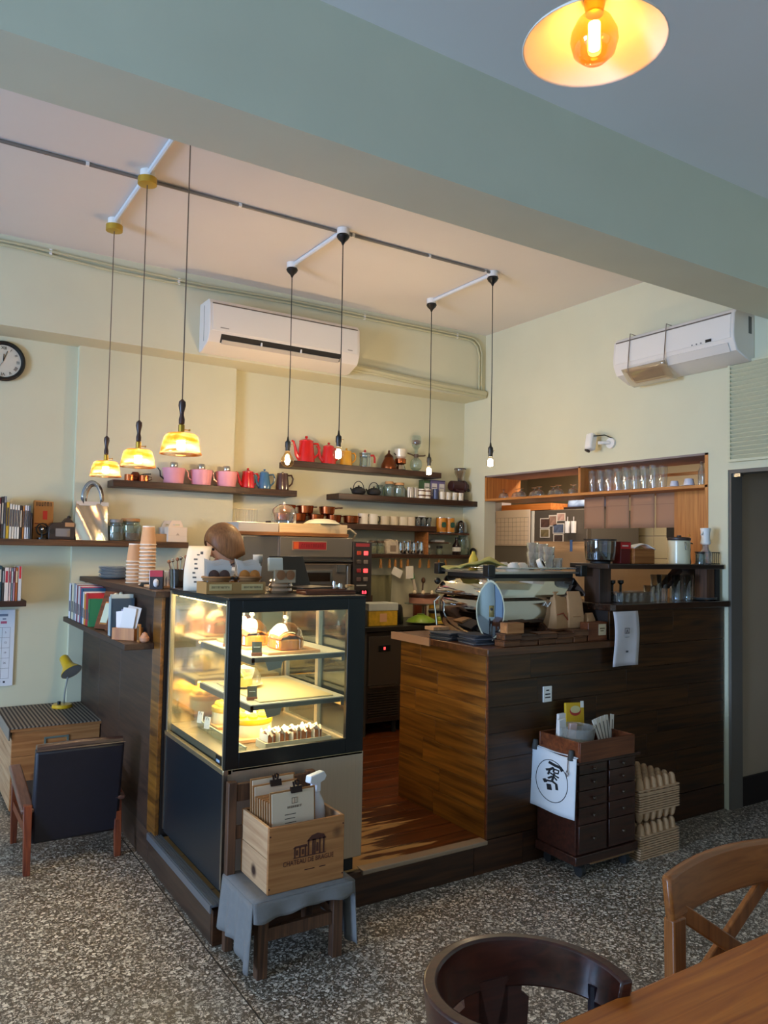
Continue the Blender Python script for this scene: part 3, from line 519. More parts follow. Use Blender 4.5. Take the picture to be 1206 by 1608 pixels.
# teapot shelf
ZT = 1.912
for i, x in enumerate((3.076, 3.217)):
    p = T('iron_teapot', f'black cast iron teapot with hoop handle, {("left", "right")[i]} one of the pair', 'teapot', (x, SY - .03, ZT), 0, 'black iron teapots'); IR = mat('#1c1a19', .6)
    O('body', B().lathe([(.03, 0), (.052, .012), (.058, .03), (.05, .048), (.03, .055)], n=20), IR, p); O('lid', B().lathe([(.03, .055), (.026, .061), (.007, .064), (.009, .072), (.0005, .076)], n=14), IR, p)
    O('spout', B().tube([(-.05, 0, .025), (-.066, 0, .038), (-.074, 0, .052)], [.010, .007, .005], 8), IR, p); O('hoop_handle', B().tube([(.048 * math.cos(a * PI / 10), 0, .045 + .062 * math.sin(a * PI / 10)) for a in range(11)], .0034, 6), IR, p)
def jar(label, x, z, r, h, y=SY, lid=None, fill=None, fc='#8a7a5a', name='glass_jar', cat='jar', gm=None, group=None):
    p = T(name, label, cat, (x, y, z), 0, group)
    O('glass', B().olathe([(.0005, .002), (r * .95, .002), (r, .008), (r, h * .78), (r * .8, h * .86), (r * .8, h)], n=20), gm or GLASSG, p, solid=.002)
    if lid: O('lid', B().lathe([(r * .84, h), (r * .86, h + .004), (r * .86, h + .016), (r * .8, h + .02)], n=18), lid, p)
    if fill: O('contents', B().lathe([(r * .9, .005), (r * .93, .01), (r * .93, h * fill), (.0005, h * fill + .004)], n=16), mat(fc, .8, noise=.25, nscale=60), p)
    return p
CORK = mat('#b98a58', .7)
jar('small glass jar without lid behind the cork jars', 3.312, ZT, .034, .095, y=5.3); jar('glass jar with wooden lid beside the right iron teapot', 3.38, ZT, .042, .105, lid=CORK); jar('glass jar with wooden lid left of the striped cups', 3.475, ZT, .05, .1, lid=CORK)
def cup(label, x, z, y, r, h, col, name='cup', group=None, handle=False, taper=.85, band=None, m=None, rz=0):
    p = T(name, label, 'mug' if handle else 'cup', (x, y, z), rz, group); m = m or mat(col, .35)
    O('cup_wall', B().lathe([(r * taper, 0), (r * taper * 1.02, .004), (r, h), (r * .92, h), (r * taper * .92, .006), (.0005, .006)], n=20), m, p)
    if handle: O('handle', B().tube([(r * .95, 0, h * .82), (r * 1.45, 0, h * .78), (r * 1.6, 0, h * .5), (r * 1.4, 0, h * .25), (r * .9, 0, h * .2)], .0045, 7), m if not band else mat(band, .4), p)
    if band and not handle: O('stripe', B().olathe([(r * .955, h * .45), (r * .985, h * .75)], n=20), mat(band, .4), p)
    return p
STC = stripes('striped_cup', ('#e6dccb', '#5b5048'), .012, 0, .5)
for i, x in enumerate((3.555, 3.60)): cup(f'white cup with thin dark stripes, {("left", "right")[i]} of the striped pair', x, ZT, SY - .05, .028, .085, '#fff', m=STC, group='striped cups')
for i, x in enumerate((3.655, 3.715)):
    cup(f'low white cup with brown band, {("left", "right")[i]} one under the green tin', x, ZT, SY - .06, .032, .04, '#e2d8c6', band='#6a4630', group='banded cups'); cup(f'low white cup with brown band stacked on the {("left", "right")[i]} banded cup', x, ZT + .041, SY - .06, .032, .036, '#e2d8c6', band='#6a4630', group='banded cups')
def tin(label, x, z, w, d, h, col, bandc, y=SY, name='tea_tin'):
    p = T(name, label, 'tin', (x, y, z)); O('tin_body', B().box(-w / 2, w / 2, -d / 2, d / 2, 0, h * .93), mat(col, .4), p, bev=.003); O('lid', B().box(-w / 2 - .001, w / 2 + .001, -d / 2 - .001, d / 2 + .001, h * .93, h), mat(bandc, .4), p, bev=.002); O('label_panel', B().box(-w * .36, w * .36, -d / 2 - .0012, -d / 2, h * .18, h * .82), mat('#d8d2c8', .6), p); O('print', B().box(-w * .3, w * .3, -d / 2 - .0018, -d / 2 - .0012, h * .3, h * .34).box(-w * .3, w * .3, -d / 2 - .0018, -d / 2 - .0012, h * .6, h * .63), mat(bandc, .6), p)
tin('dark green tin on the iron teapot shelf', 3.758, ZT, .07, .07, .165, '#3f5a38', '#2e4229', y=5.3); tin('purple tin with white label, left of the two', 3.835, ZT, .075, .07, .168, '#6a5f86', '#4c4468', y=5.3); tin('purple tin with white label, right of the two', 3.912, ZT, .072, .07, .168, '#6a5f86', '#4c4468', y=5.3)
cup('dark blue patterned cup in front of the tins', 3.80, ZT, SY - .06, .024, .085, '#3a4468', taper=.95)
for i, x in enumerate((3.868, 3.93, 3.995, 4.062)): cup(f'small cream cup, {nth(i, 4)} in the row before the tins', x, ZT, SY - .06, .029, .065, '#ded2bc', group='cream cups in a row')
p = T('coffee_grinder', 'dark red vintage coffee grinder with glass hopper on the shelf', 'coffee grinder', (4.10, SY + .01, ZT)); DR = mat('#3c1c1c', .4)
O('motor_body', B().cyl((-.09, 0, .13), (.03, 0, .13), .045).cyl((.03, 0, .13), (.06, 0, .13), .052).cyl((.06, 0, .13), (.09, 0, .13), .03), DR, p, bev=.006); O('stand', B().box(-.02, .04, -.03, .03, .01, .1).box(-.05, .07, -.05, .05, 0, .014), DR, p, bev=.004)
O('hopper', B().olathe([(.018, .175), (.026, .2), (.048, .245), (.05, .275)], (.01, 0, 0), n=18), glass('hopper_glass', '#d8cbb8', .15, body=.3, bodycol='#a08c76'), p); O('neck', B().cyl((.01, 0, .16), (.01, 0, .2), .02), BLACKM, p); O('hopper_lid', B().cyl((.01, 0, .275), (.01, 0, .283), .052), DR, p); O('knob', B().ball((.085, -.02, .1), .014), BLACKM, p); O('chute', B().box(-.06, -.03, -.04, -.01, .08, .1), DR, p)
# mug shelf
ZT = 1.684
for i, (x, yy, k) in enumerate(((2.42, 5.22, 0), (2.55, 5.22, 0), (2.70, 5.22, 0), (2.85, 5.22, 0), (3.0, 5.21, 0), (2.47, 5.24, 1), (2.62, 5.24, 1), (2.80, 5.23, 1))):
    p = T('copper_pan', f'shiny copper saucepan, {nth(i % 5, 5) if not k else nth(i - 5, 3)} in the {("bottom", "top")[k]} row', 'pan', (x, yy, ZT + k * .062), random.uniform(-.5, .5), 'copper pans on the shelf')
    O('pan_bowl', B().lathe([(.045, 0), (.056, .006), (.062, .058), (.064, .06), (.059, .058), (.05, .01), (.0005, .009)], n=22), COPPER, p); O('handle', B().tube([(.06, 0, .05), (.095, -.01, .054), (.125, -.012, .056)], [.006, .005, .006], 7), mat('#6a4030', .4, .7), p)
for i, (x, c, b) in enumerate(((3.114, '#e4dccd', '#3a342e'), (3.205, '#e4dccd', '#3a342e'), (3.315, '#cdbfa4', None), (3.40, '#c9b99c', None), (3.49, '#d6cab2', None), (3.565, '#cfc0a6', None))):
    cup(f'{("white mug with dark rim", "cream stoneware mug")[i > 1]}, {nth(i, 6)} of the six mugs', x, ZT, SY - .04, .041, .082 if i < 2 else .07, c, name='mug', handle=True, band=b, group='mugs on the shelf', taper=.95)
for i, x in enumerate((3.635, 3.69, 3.745)): O('drinking_glass', B().olathe([(.0005, .003), (.024, .003), (.028, .075)], n=16), glass('dark_glass', '#b9bcb4', .2, body=.15, bodycol='#6a6a60'), loc=(x, SY - .04, ZT), label=f'small smoky drinking glass, {nth(i, 3)} of three beside the mugs', cat='glass', group='smoky glasses', solid=.002)
jar('squat glass jar with white lid behind the smoky glasses', 3.745, ZT, .04, .07, y=5.31, lid=WHITE)
def can(label, x, z, r, h, col, y=SY, name='coffee_can'):
    p = T(name, label, 'can', (x, y, z)); O('can_body', B().lathe([(r, 0), (r, h)], n=22), mat(col, .35), p); O('rims', B().lathe([(r * 1.03, 0), (r * 1.03, .004), (r, .005)], n=22).lathe([(r, h - .004), (r * 1.03, h - .003), (r * 1.03, h + .002), (r * .9, h + .002)], n=22), SLV, p)
    O('emblem', B().bc((0, -r - .0005, h * .52), (r * 1.0, .0015, r * 1.0)).bc((0, -r - .0005, h * .52), (r * .9, .0016, r * .9), (0, R(45), 0)), mat('#2f5a4a', .5), p)
for i, x in enumerate((3.892, 3.983)): can(f'orange coffee can with green emblem, {("left", "right")[i]} one of the pair', x, 1.638, .042, .125, '#d48a2a', y=5.24)
p = T('dome_jar', 'dark rounded glass dome jar beside the orange cans', 'jar', (4.12, 5.26, 1.638)); O('dome', B().lathe([(.05, 0), (.05, .06), (.042, .09), (.02, .108), (.0005, .11)], n=20), glass('dark_dome', '#6a6258', .2, body=.45, bodycol='#3a332c'), p); O('rim', B().cyl((0, 0, 0), (0, 0, .006), .053), BLACKM, p)
# lowest shelf
ZT = 1.452
for i, x in enumerate((3.215, 3.285)): jar(f'small cream storage jar, {("left", "right")[i]} at the left end of the lowest shelf', x, ZT, .034, .085, y=SY - .03, lid=mat('#5a4634', .5), fill=.7, fc='#cdb48c', name='storage_jar')
p = T('paper_bag', 'crumpled patterned paper bag standing on the lowest shelf', 'bag', (3.385, SY - .03, ZT), R(8)); O('bag_body', B().prism([(-.06, 0), (.065, 0), (.055, .115), (.02, .108), (-.02, .12), (-.07, .10)], -.03, .03, 'y'), mat('#c9baa4', .85, noise=.2, nscale=30), p, bev=.006); O('print', B().box(-.03, .03, -.0315, -.03, .02, .07), mat('#8d7a68', .8), p)
for i, x in enumerate((3.488, 3.57, 3.65, 3.735)):
    h = .1 + .006 * (i % 2)
    if x > 3.69: x = 3.668 + .0
    p = T('milk_pitcher', f'polished steel milk pitcher, {nth(i, 4)} of four on the lowest shelf', 'pitcher', (3.478 + i * .066, SY - .03 - .012 * (i % 2), ZT), R(-30), 'steel milk pitchers'); O('jug', B().lathe([(.029, 0), (.031, .004), (.031, h * .5), (.025, h * .85), (.027, h), (.024, h), (.022, h * .85), (.028, h * .5), (.0005, .006)], n=20), CHROME, p); O('handle', B().tube([(.026, 0, h * .85), (.043, 0, h * .86), (.045, 0, h * .5), (.03, 0, h * .25)], .003, 6), CHROME, p); O('pouring_lip', B().bc((-.026, 0, h * .96), (.012, .01, .01), (0, R(30), 0)), CHROME, p)
jar('small pale blue labelled jar inside the wooden box unit', 3.755, ZT, .026, .06, y=5.24, lid=WHITE, fill=.8, fc='#8d98a8'); jar('small cream jar with dark lid inside the wooden box unit', 3.88, ZT, .03, .055, y=5.24, lid=BLACKM, fill=.8, fc='#c4b292')
O('folded_cloth', B().box(-.05, .05, -.04, .04, 0, .02), WHITE, loc=(3.885, 5.28, 1.557), bev=.006, label='small white packet on the middle board of the box unit', cat='packet')
p = T('syrup_bottle', 'dark bottle with pale label right of the box unit', 'bottle', (4.045, 5.22, ZT)); O('bottle_glass', B().lathe([(.034, 0), (.036, .004), (.036, .08), (.014, .115), (.012, .135)], n=18), mat('#2a1c1a', .15, coat=.5), p); O('cap', B().cyl((0, 0, .135), (0, 0, .15), .014), BLACK, p); O('label_band', B().olathe([(.0365, .03), (.0365, .065)], n=18), PAPER, p)
jar('large clear glass canister at the right end of the lowest shelf', 4.13, ZT, .05, .165, y=5.24, fill=.3, fc='#b8b49c'); p = T('tape_dispenser', 'small dark round tape roll at the end of the lowest shelf', 'tape', (4.192, 5.18, ZT)); O('roll', B().tube([(0, .03 * math.cos(a * PI / 8), .032 + .022 * math.sin(a * PI / 8)) for a in range(16)], .010, 8, closed=True), BLACKM, p)
# clips hanging under the lowest shelf
for i, (x, tagc) in enumerate(((3.262, 0), (3.345, 0), (3.40, 1), (3.455, 0), (3.52, 2), (3.64, 0), (3.73, 0), (3.83, 0), (3.90, 0))):
    p = T('wooden_clip', f'wooden peg, {nth(i, 9)} under the lowest shelf{("", ", holding a white card", ", holding a folded tag")[tagc]}', 'clip', (x, 5.18, 1.422), 0, 'hanging wooden clips')
    O('hook', B().tube([(0, 0, 0), (0, 0, -.012), (.004, 0, -.016)], .0018, 5), SLV, p); O('peg', B().prism([(-.007, -.012), (.007, -.012), (.010, -.08), (.002, -.08), (-.001, -.05), (-.003, -.08), (-.010, -.08)], -.006, .006, 'y'), mat('#b07a3c', .6), p)
    if tagc: O('tag_card', B().bc((.014, -.008, -.115), (.095 if tagc == 1 else .075, .002, .065 if tagc == 1 else .10), (0, R(25 if tagc == 1 else -3), 0)), PAPER, p)
# ============================================================ left shelf
ZT = 1.513
def book(label, x, y, z, w, d, h, col, spine='-y', group=None, rz=0, ry=0, band=None):
    p = T('book', label, 'book', (x, y, z), rz, group); p.rotation_euler = (0, ry, rz)
    O('cover', B().box(-w / 2, w / 2, -d / 2, -d / 2 + .002, 0, h).box(-w / 2, -w / 2 + .0015, -d / 2, d / 2, 0, h).box(w / 2 - .0015, w / 2, -d / 2, d / 2, 0, h), mat(col, .55), p); O('pages', B().box(-w / 2 + .0015, w / 2 - .0015, -d / 2 + .002, d / 2 - .003, .002, h - .003), PAPER, p)
    if band: O('spine_print', B().box(-w * .28, w * .28, -d / 2 - .0006, -d / 2, h * band[1], h * band[2]), mat(band[0], .6), p)
cols = [('#6a2a2a', .012, .245, 'dark red'), ('#3d3a38', .014, .252, 'charcoal'), ('#8d8f92', .013, .255, 'grey'), ('#d6a92c', .017, .22, 'yellow'), ('#e9dfcf', .014, .21, 'cream'), ('#e6dac6', .014, .208, 'cream'), ('#ece4d6', .013, .206, 'ivory'), ('#efe5d5', .014, .205, 'ivory'), ('#2d2624', .014, .204, 'black'), ('#b8783c', .012, .2, 'orange brown'), ('#e4e0e4', .012, .205, 'white'), ('#d9dce4', .01, .203, 'pale blue'), ('#5d6a76', .01, .203, 'slate blue'), ('#38302c', .01, .16, 'dark brown')]
x = .535
for i, (c, w, h, n) in enumerate(cols):
    book(f'{n} book, {nth(i)} in the row on the long wooden shelf', x + w / 2, 5.24, ZT, w, .15, h, c, group='books on the long wooden shelf', band=('#4a4040' if i not in (0, 1, 8) else '#c8b8a0', .35, .85)); x += w + .0006
for i, xx in enumerate((.42, .455, .49, .52)): book(f'plain book, {nth(i)} of those leaving the picture at the left edge', xx, 5.24, ZT, .025, .15, .22, ('#7a5a4a', '#4a5a6a', '#b0a890', '#5a3a3a')[i], group='books at the picture edge')
p = T('kraft_tea_pack', 'brown kraft tea packet with black writing and red seal', 'packet', (.80, 5.29, ZT), R(0)); O('pack', B().prism([(-.06, 0), (.06, 0), (.057, .24), (-.057, .245)], -.02, .02, 'y'), mat('#b5834a', .8, noise=.06, nscale=20), p, bev=.004); O('lettering', marks(.095, .026, 6, 3), BLACKM, p, (0, -.0205, .222)); O('red_seal', B().box(-.004, .022, -.0212, -.02, .125, .18), mat('#c8372c', .7), p); O('small_print', B().box(-.05, .02, -.0212, -.02, .095, .102).box(-.05, .03, -.0212, -.02, .07, .076), mat('#6a3020', .7), p)
p = T('desk_fan', 'small black table fan in front of the kraft packet', 'fan', (.785, 5.2, ZT), R(15)); O('cage', B().tube([(.036 * math.cos(a * PI / 10), 0, .062 + .036 * math.sin(a * PI / 10)) for a in range(20)], .005, 6, closed=True).tube([(.02 * math.cos(a * PI / 8), -.005, .062 + .02 * math.sin(a * PI / 8)) for a in range(16)], .003, 6, closed=True), BLACK, p); O('foot', B().cyl((0, 0, 0), (0, 0, .01), .03).cyl((0, 0, .01), (0, 0, .03), .007), BLACK, p); O('hub', B().ball((0, -.004, .062), .012), SLV, p); O('blade', B().bc((.015, 0, .07), (.03, .002, .014), (R(20), 0, 0)).bc((-.012, 0, .075), (.014, .002, .028), (0, R(30), 0)).bc((-.004, 0, .045), (.014, .002, .026)), SMOKE, p)
p = T('tape_cutter_machine', 'dark brown vintage film camera shaped box with clear window', 'machine', (.893, 5.22, ZT)); DB = mat('#2e221c', .4)
O('machine_body', B().prism([(-.075, 0), (.08, 0), (.08, .1), (.05, .135), (.035, .14), (.01, .11), (-.05, .105), (-.075, .08)], -.045, .045, 'y'), DB, p, bev=.005); O('clear_window', B().box(-.035, .05, -.049, -.045, .02, .07), glass('dim_window', '#cfc6b8', .2, body=.5, bodycol='#b09a80'), p); O('paper_label', B().box(.02, .075, -.047, -.045, .082, .108), KRAFT, p); O('roller', B().cyl((-.055, -.05, .05), (-.055, -.03, .05), .018), BLACK, p); O('top_knob', B().ball((.05, 0, .142), .012), BLACK, p)
p = T('silver_bag', 'shiny silver insulated bag with loop handles on the long shelf', 'bag', (1.08, 5.23, ZT), R(2)); FOIL = mat('#cfc6bb', .22, .9, bump=.5, bscale=14)
O('bag_body', B().grid(lambda u, v: (-.1 + .2 * u - .006 * math.sin(v * 3), -.045 + .03 * v - .02 * math.sin(u * PI) * (1 - v) + .006 * math.sin(u * 9 + v * 5), .245 * v), 14, 14).grid(lambda u, v: (-.1 + .2 * u, .03 - .035 * v, .245 * v), 6, 6).box(-.1, .1, -.04, .03, 0, .002).add([(-.1, -.045, 0), (-.1, .03, 0), (-.1, -.008, .245)], [(0, 1, 2)]).add([(.1, -.045, 0), (.1, .03, 0), (.1, -.008, .245)], [(0, 1, 2)]), FOIL, p); O('top_flap', B().box(-.1, .1, -.022, -.017, .222, .248), mat('#ded6cc', .4, .4), p)
def strap(x0, x1, y, zt):
    b = B(); pts = [((x0 + x1) / 2 + (x0 - x1) / 2 * math.cos(i * PI / 12), .247 + zt * math.sin(i * PI / 12)) for i in range(13)]; pr = [(a, c) for a, c in pts]
    b.grid(lambda u, v: (pr[round(u * 12)][0] * (1 + (v - .5) * .28), y + .004 * v, pr[round(u * 12)][1] + (v - .5) * .03), 12, 1); return b
O('handle', strap(-.065, .055, -.022, .125), mat('#a8b4c4', .2, .9), p, solid=.003); O('handle', strap(-.035, .07, .012, .118), mat('#c8a888', .25, .9), p, solid=.003)
jar('wide glass jar with bent black and white lid beside the silver bag', 1.235, ZT, .05, .12, y=5.22, lid=mat('#8a847c', .4), fill=.45, fc='#8a6a4a'); jar('large glass cookie jar with wooden lid', 1.335, ZT, .07, .13, y=5.25, lid=CORK, fill=.4, fc='#a8643c', name='cookie_jar')
p = T('small_wooden_box', 'shallow pale wooden box behind the paper cups', 'box', (1.505, 5.24, ZT)); O('box_wall', B().box(-.055, .055, -.05, -.044, 0, .052).box(-.055, .055, .044, .05, 0, .052).box(-.055, -.049, -.044, .044, 0, .052).box(.049, .055, -.044, .044, 0, .052), mat('#b98a54', .6), p); O('bottom', B().box(-.049, .049, -.044, .044, 0, .005), mat('#b98a54', .6), p)
def gift(label, x, y, z, m):
    p = T('gift_box', label, 'box', (x, y, z)); O('carton', B().box(-.065, .065, -.045, .045, 0, .1), m, p, bev=.002)
    b = B(); o = [(-.05, .1), (-.042, .125), (-.03, .146), (.03, .146), (.042, .125), (.05, .1)]; b.prism(o[:3] + [(-.022, .122), (-.022, .1)], -.004, .004, 'y'); b.prism([(.022, .1), (.022, .122)] + o[3:], -.004, .004, 'y'); b.prism([(-.022, .122), (-.03, .146), (.03, .146), (.022, .122)], -.004, .004, 'y'); b.prism([(-.022, .1), (-.022, .112), (.022, .112), (.022, .1)], -.004, .004, 'y')
    O('carry_handle', b, m, p); O('fold_line', B().box(-.064, .064, -.0456, -.045, .04, .0412), mat('#c9b89c', .8), p); O('logo_mark', B().prism([(-.012, .045), (.012, .045), (0, .062)], -.0458, -.045, 'y'), mat('#c0a890', .8), p)
gift('cream gable gift box with carry handle at the shelf end', 1.625, 5.2, ZT, mat('#e8d3ba', .7)); gift('white gable gift box behind the cream one', 1.605, 5.30, ZT, mat('#d4cbc0', .7))
ZT = 1.138
for i, (c, w, h, n, bc) in enumerate((('#2f4a50', .022, .21, 'dark teal', '#c8c0b0'), ('#3a3836', .012, .2, 'black', '#aaa'), ('#e6d8cc', .024, .2, 'cream', '#b03040'), ('#d8b8b0', .012, .198, 'pale pink', '#a04050'), ('#7a8a92', .01, .196, 'grey blue', '#e8e8e8'), ('#c89aa8', .01, .198, 'rose', '#6a3040'), ('#a8582a', .015, .2, 'rust brown', '#e0c8a0'), ('#d8d4d0', .02, .208, 'white and red', '#c01828'))):
    if i == 0: x = .545
    book(f'{n} book, {nth(i, 8)} in the row on the short dark shelf', x + w / 2, 5.24, ZT, w, .15, h, c, group='books on the short shelf', band=(bc, .55 if i < 7 else .64, .9 if i < 7 else .998)); x += w + .0008
for i, xx in enumerate((.43, .465, .5)): book(f'plain dark book, {nth(i)} at the cut off end of the short shelf', xx, 5.24, ZT, .028, .15, .2, ('#404a3a', '#6a3a3a', '#3a4a5a')[i], group='books at the picture edge')
# ============================================================ cake display case
X0, X1, Y0, Y1, ZB, ZG, ZC = 1.10, 1.71, 2.83, 3.575, .165, .645, 1.297
cs = T('display_case', 'glass cake display case with black frame on a steel base', 'display case', (X0, Y0, .15)); w = X1 - X0; d = Y1 - Y0; zg = ZG - .15; zt = ZC - .15
BF = mat('#070707', .38)
O('steel_base', B().box(.008, w, .012, d, .06, zg), STEELB, cs, bev=.003); O('front_panel', B().box(.012, w + .004, 0, .012, .06, zg), mat('#c4ad94', .42, .75, noise=.05, nscale=5, stretch=(40, 1, 1)), cs, bev=.003)
O('side_panel', B().box(0, .008, .02, d - .01, .04, zg - .02), mat('#20262c', .28, .3), cs); O('plinth', B().box(.03, w - .02, .03, d, 0, .06), BLACKM, cs)
O('corner_trim', B().box(-.004, .012, -.004, .012, .05, zg), STEEL, cs); O('corner_trim', B().box(-.004, .012, d - .012, d, .05, zg), STEEL, cs)
O('glass_sill', B().box(-.006, .03, 0, d, zg - .02, zg).box(.03, w, 0, .025, zg - .012, zg), mat('#cbb48a', .25, .8), cs, bev=.002)
O('deck', B().box(.02, w - .01, .03, d - .01, zg, zg + .03), mat('#8d8676', .35, .5), cs)
ff = B(); ff.box(0, .055, -.002, .02, zg, zt - .004); ff.box(w - .085, w, -.002, .02, zg, zt - .004); ff.box(.055, w - .085, -.002, .02, zg, zg + .06); ff.box(.055, w - .085, -.002, .02, zt - .058, zt - .004)
O('front_frame', ff, BF, cs, bev=.002); O('top_panel', B().box(-.004, w + .003, -.004, d, zt - .012, zt), BF, cs, bev=.003)
O('top_lining', B().box(.01, w - .01, .02, d - .01, zt - .03, zt - .012), mat('#3a3a3a', .5), cs)
[O('corner_post', q, mat('#c9bda4', .3, .8), cs) for q in (B().box(0, .02, d - .02, d, zg, zt - .012), B().box(w - .02, w, d - .02, d, zg, zt - .012), B().box(.0, .008, 0.02, .03, zg, zt - .012))]
O('front_glass', B().box(.055, w - .085, .008, .012, zg + .06, zt - .058), PANE, cs); O('side_glass', B().box(.002, .006, .03, d - .02, zg, zt - .012), PANE, cs); O('rear_glass', B().box(.02, w - .02, d - .008, d - .004, zg, zt - .012), mat('#d6c6a4', .12, .9), cs)
O('sliding_door', B().box(w - .012, w - .008, .08, d * .52, zg + .03, zt - .03), PANE, cs); O('sliding_door', B().box(w - .022, w - .018, d * .48, d - .03, zg + .03, zt - .03), PANE, cs)
dr = B()
for yy in (.075, d * .5, d * .52, d - .035): dr.box(w - .026, w - .006, yy, yy + .012, zg + .03, zt - .03)
for i in range(4): dr.box(w - .03 + i * .007, w - .027 + i * .007, .03, d - .02, zg + .03, zg + .036)
O('door_frame', dr, mat('#d8cfbe', .3, .8), cs)
for k, zs in enumerate((1.05 - .15, .86 - .15)):
    s = O('glass_shelf', B().box(.145, w - .03, .10, d - .05, zs - .012, zs), mat('#d8d4c4', .35), cs, bev=.002)
    O('shelf_rail', B().box(.14, .152, .095, d - .04, zs - .03, zs - .004).box(.14, w - .03, .095, .10, zs - .022, zs - .004), mat('#8e8b84', .3, .8), s); O('bracket', B().prism([(.2, zs - .02), (.28, zs - .02), (.27, zs - .05), (.215, zs - .06)], .1, .103, 'y'), STEEL, s); O('bracket', B().box(w - .06, w - .035, .09, d - .04, zs - .035, zs - .012), STEEL, s)
    O('led_strip', B().box(.16, .175, .1, d - .06, zs - .022, zs - .0125), glow('#ffdf9a', 9), s)
O('led_strip', B().box(.03, .05, .05, d - .05, zt - .038, zt - .03), glow('#ffdf9a', 14), cs); O('led_strip', B().box(.06, .5, .026, .034, zt - .04, zt - .03), glow('#ffdf9a', 10), cs)
for (lx, ly, lz, sx, sy, pw) in ((.2, .37, zt - .045, .25, .6, 8), (.3, .35, .9 - .03, .3, .5, 2.2), (.3, .35, .71 - .03, .3, .5, 4)):
    a_ = area('case_light', (lx, ly, lz), (0, 0, 0), sx, sy, pw, (1.0, .76, .42)); a_.parent = cs
O('price_display', B().box(.001, .0015, .045, .1, zg + .005, zg + .04), BLACK, cs); O('display_digits', B().box(.0, .001, .055, .09, zg + .014, zg + .024), mat('#9fb4c8', .5), cs)
def cl(x, y, z): return (x, y, z)
def cloche(label, x, y, z, r=.078, h=.115, loaf='#c8843c', n=None):
    p = T('glass_cloche', label, 'cloche', (x, y, z), 0, 'glass cloches in the case'); O('dome', B().olathe([(r, 0), (r, h * .35), (r * .86, h * .68), (r * .5, h * .92), (.012, h), (.0005, h)], n=24), glass('cloche_glass', '#faf6f0', .16), p); O('knob', B().lathe([(.007, h), (.006, h + .008), (.013, h + .016), (.010, h + .026), (.0005, h + .028)], n=12), glass('cloche_knob', '#f0ece8', .3, body=.2), p)
def loaf(label, x, y, z, c1, c2, sx=.05, sy=.06, h=.06, rz=0):
    p = T('loaf_cake', label, 'cake', (x, y, z), rz, 'loaf cakes in the case'); O('crumb', B().box(-sx, sx, -sy, sy, 0, h * .75), mat(c1, .8, noise=.2, nscale=40), p, bev=.006); O('crust', B().grid(lambda u, v: (-sx * 1.03 + 2.06 * sx * u, -sy * 1.03 + 2.06 * sy * v, h * .72 + h * .3 * math.sin(u * PI) ** .5 + .003 * math.sin(u * 20 + v * 31)), 10, 10), mat(c2, .7, noise=.3, nscale=60), p, solid=.004)
ZS = 1.0502
BRD = wood('cake_board', '#c89468', '#e2b98c', 'x', .5, 4, .1)
def board(label, x, y, z, a, b, name='cake_board', t=.012): return O(name, B().box(-a, a, -b, b, 0, t), BRD, loc=(x, y, z), bev=.003, label=label, cat='board', group='wooden cake boards')
board('wooden cake board at the front of the top case shelf', 1.44, 3.03, ZS, .12, .085); board('wooden cake board at the middle of the top case shelf', 1.42, 3.22, ZS, .12, .085); board('wooden cake board at the rear of the top case shelf', 1.42, 3.41, ZS, .12, .085)
loaf('golden loaf cake under the front cloche', 1.435, 3.03, ZS + .0125, '#d89a4c', '#b0703a'); loaf('golden loaf cake under the middle cloche', 1.36, 3.22, ZS + .0125, '#dc9c44', '#b57838'); loaf('pink iced loaf cake under the rear cloche', 1.40, 3.41, ZS + .0125, '#d88a70', '#c06a5a'); loaf('small golden loaf beside the middle cloche', 1.49, 3.23, ZS + .0125, '#e0a850', '#c08440', .03, .05, .045)
cloche('glass cloche nearest the front on the top case shelf', 1.435, 3.03, ZS + .0125); cloche('middle glass cloche on the top case shelf', 1.36, 3.22, ZS + .0125, .074); cloche('rear glass cloche on the top case shelf', 1.40, 3.41, ZS + .0125, .076)
def ptag(label, x, y, z, rz=0):
    p = T('price_tag', label, 'price tag', (x, y, z), rz, 'slate price tags'); O('block', B().box(-.022, .022, -.009, .009, 0, .014), mat('#7a4a34', .6), p, bev=.002); O('slate', B().bc((0, 0, .034), (.04, .004, .046), (R(-12), 0, 0)), mat('#4c5248', .7), p); O('chalk_line', B().bc((0, -.0028, .036), (.026, .0008, .003), (R(-12), 0, 0)), mat('#b8bcb0', .8), p)
ptag('slate price tag at the front left of the top case shelf', 1.275, 2.96, ZS, R(-20)); ptag('slate price tag further back on the top case shelf', 1.275, 3.28, ZS, R(-30)); ptag('slate price tag at the front of the middle case shelf', 1.285, 3.02, .8602, R(-15)); ptag('slate price tag further back on the middle case shelf', 1.28, 3.26, .8602, R(-30))
O('white_tray', B().box(-.17, .17, -.25, .25, 0, .006), mat('#dccb9c', .4), loc=(1.46, 3.2, .8602), bev=.002, label='pale tray covering the middle case shelf', cat='tray')
p = T('cake_plate', 'glass plate with kiwi topped cake under a low dome', 'plate', (1.36, 3.3, .8665)); O('plate', B().lathe([(.05, 0), (.085, .012), (.088, .014), (.05, .006), (.0005, .004)], n=26), mat('#efe6c8', .3), p); O('low_dome', B().olathe([(.08, .015), (.078, .05), (.055, .085), (.0005, .098)], n=24), glass('cloche_glass2', '#faf6f0', .15), p)
p = T('kiwi_cake', 'small round cake topped with green kiwi slices', 'cake', (1.355, 3.3, .8715)); O('sponge', B().lathe([(.042, 0), (.045, .01), (.044, .04), (.0005, .042)], n=20), mat('#e6d27a', .8), p); O('fruit_slice', B().cyl((-.015, -.02, .043), (-.015, -.02, .052), .022).cyl((.018, .0, .043), (.018, 0, .052), .02), mat('#9ab03a', .5), p); O('cream_topping', B().ball((0, .012, .05), .018), mat('#f0d850', .6), p)
ZD = .6752
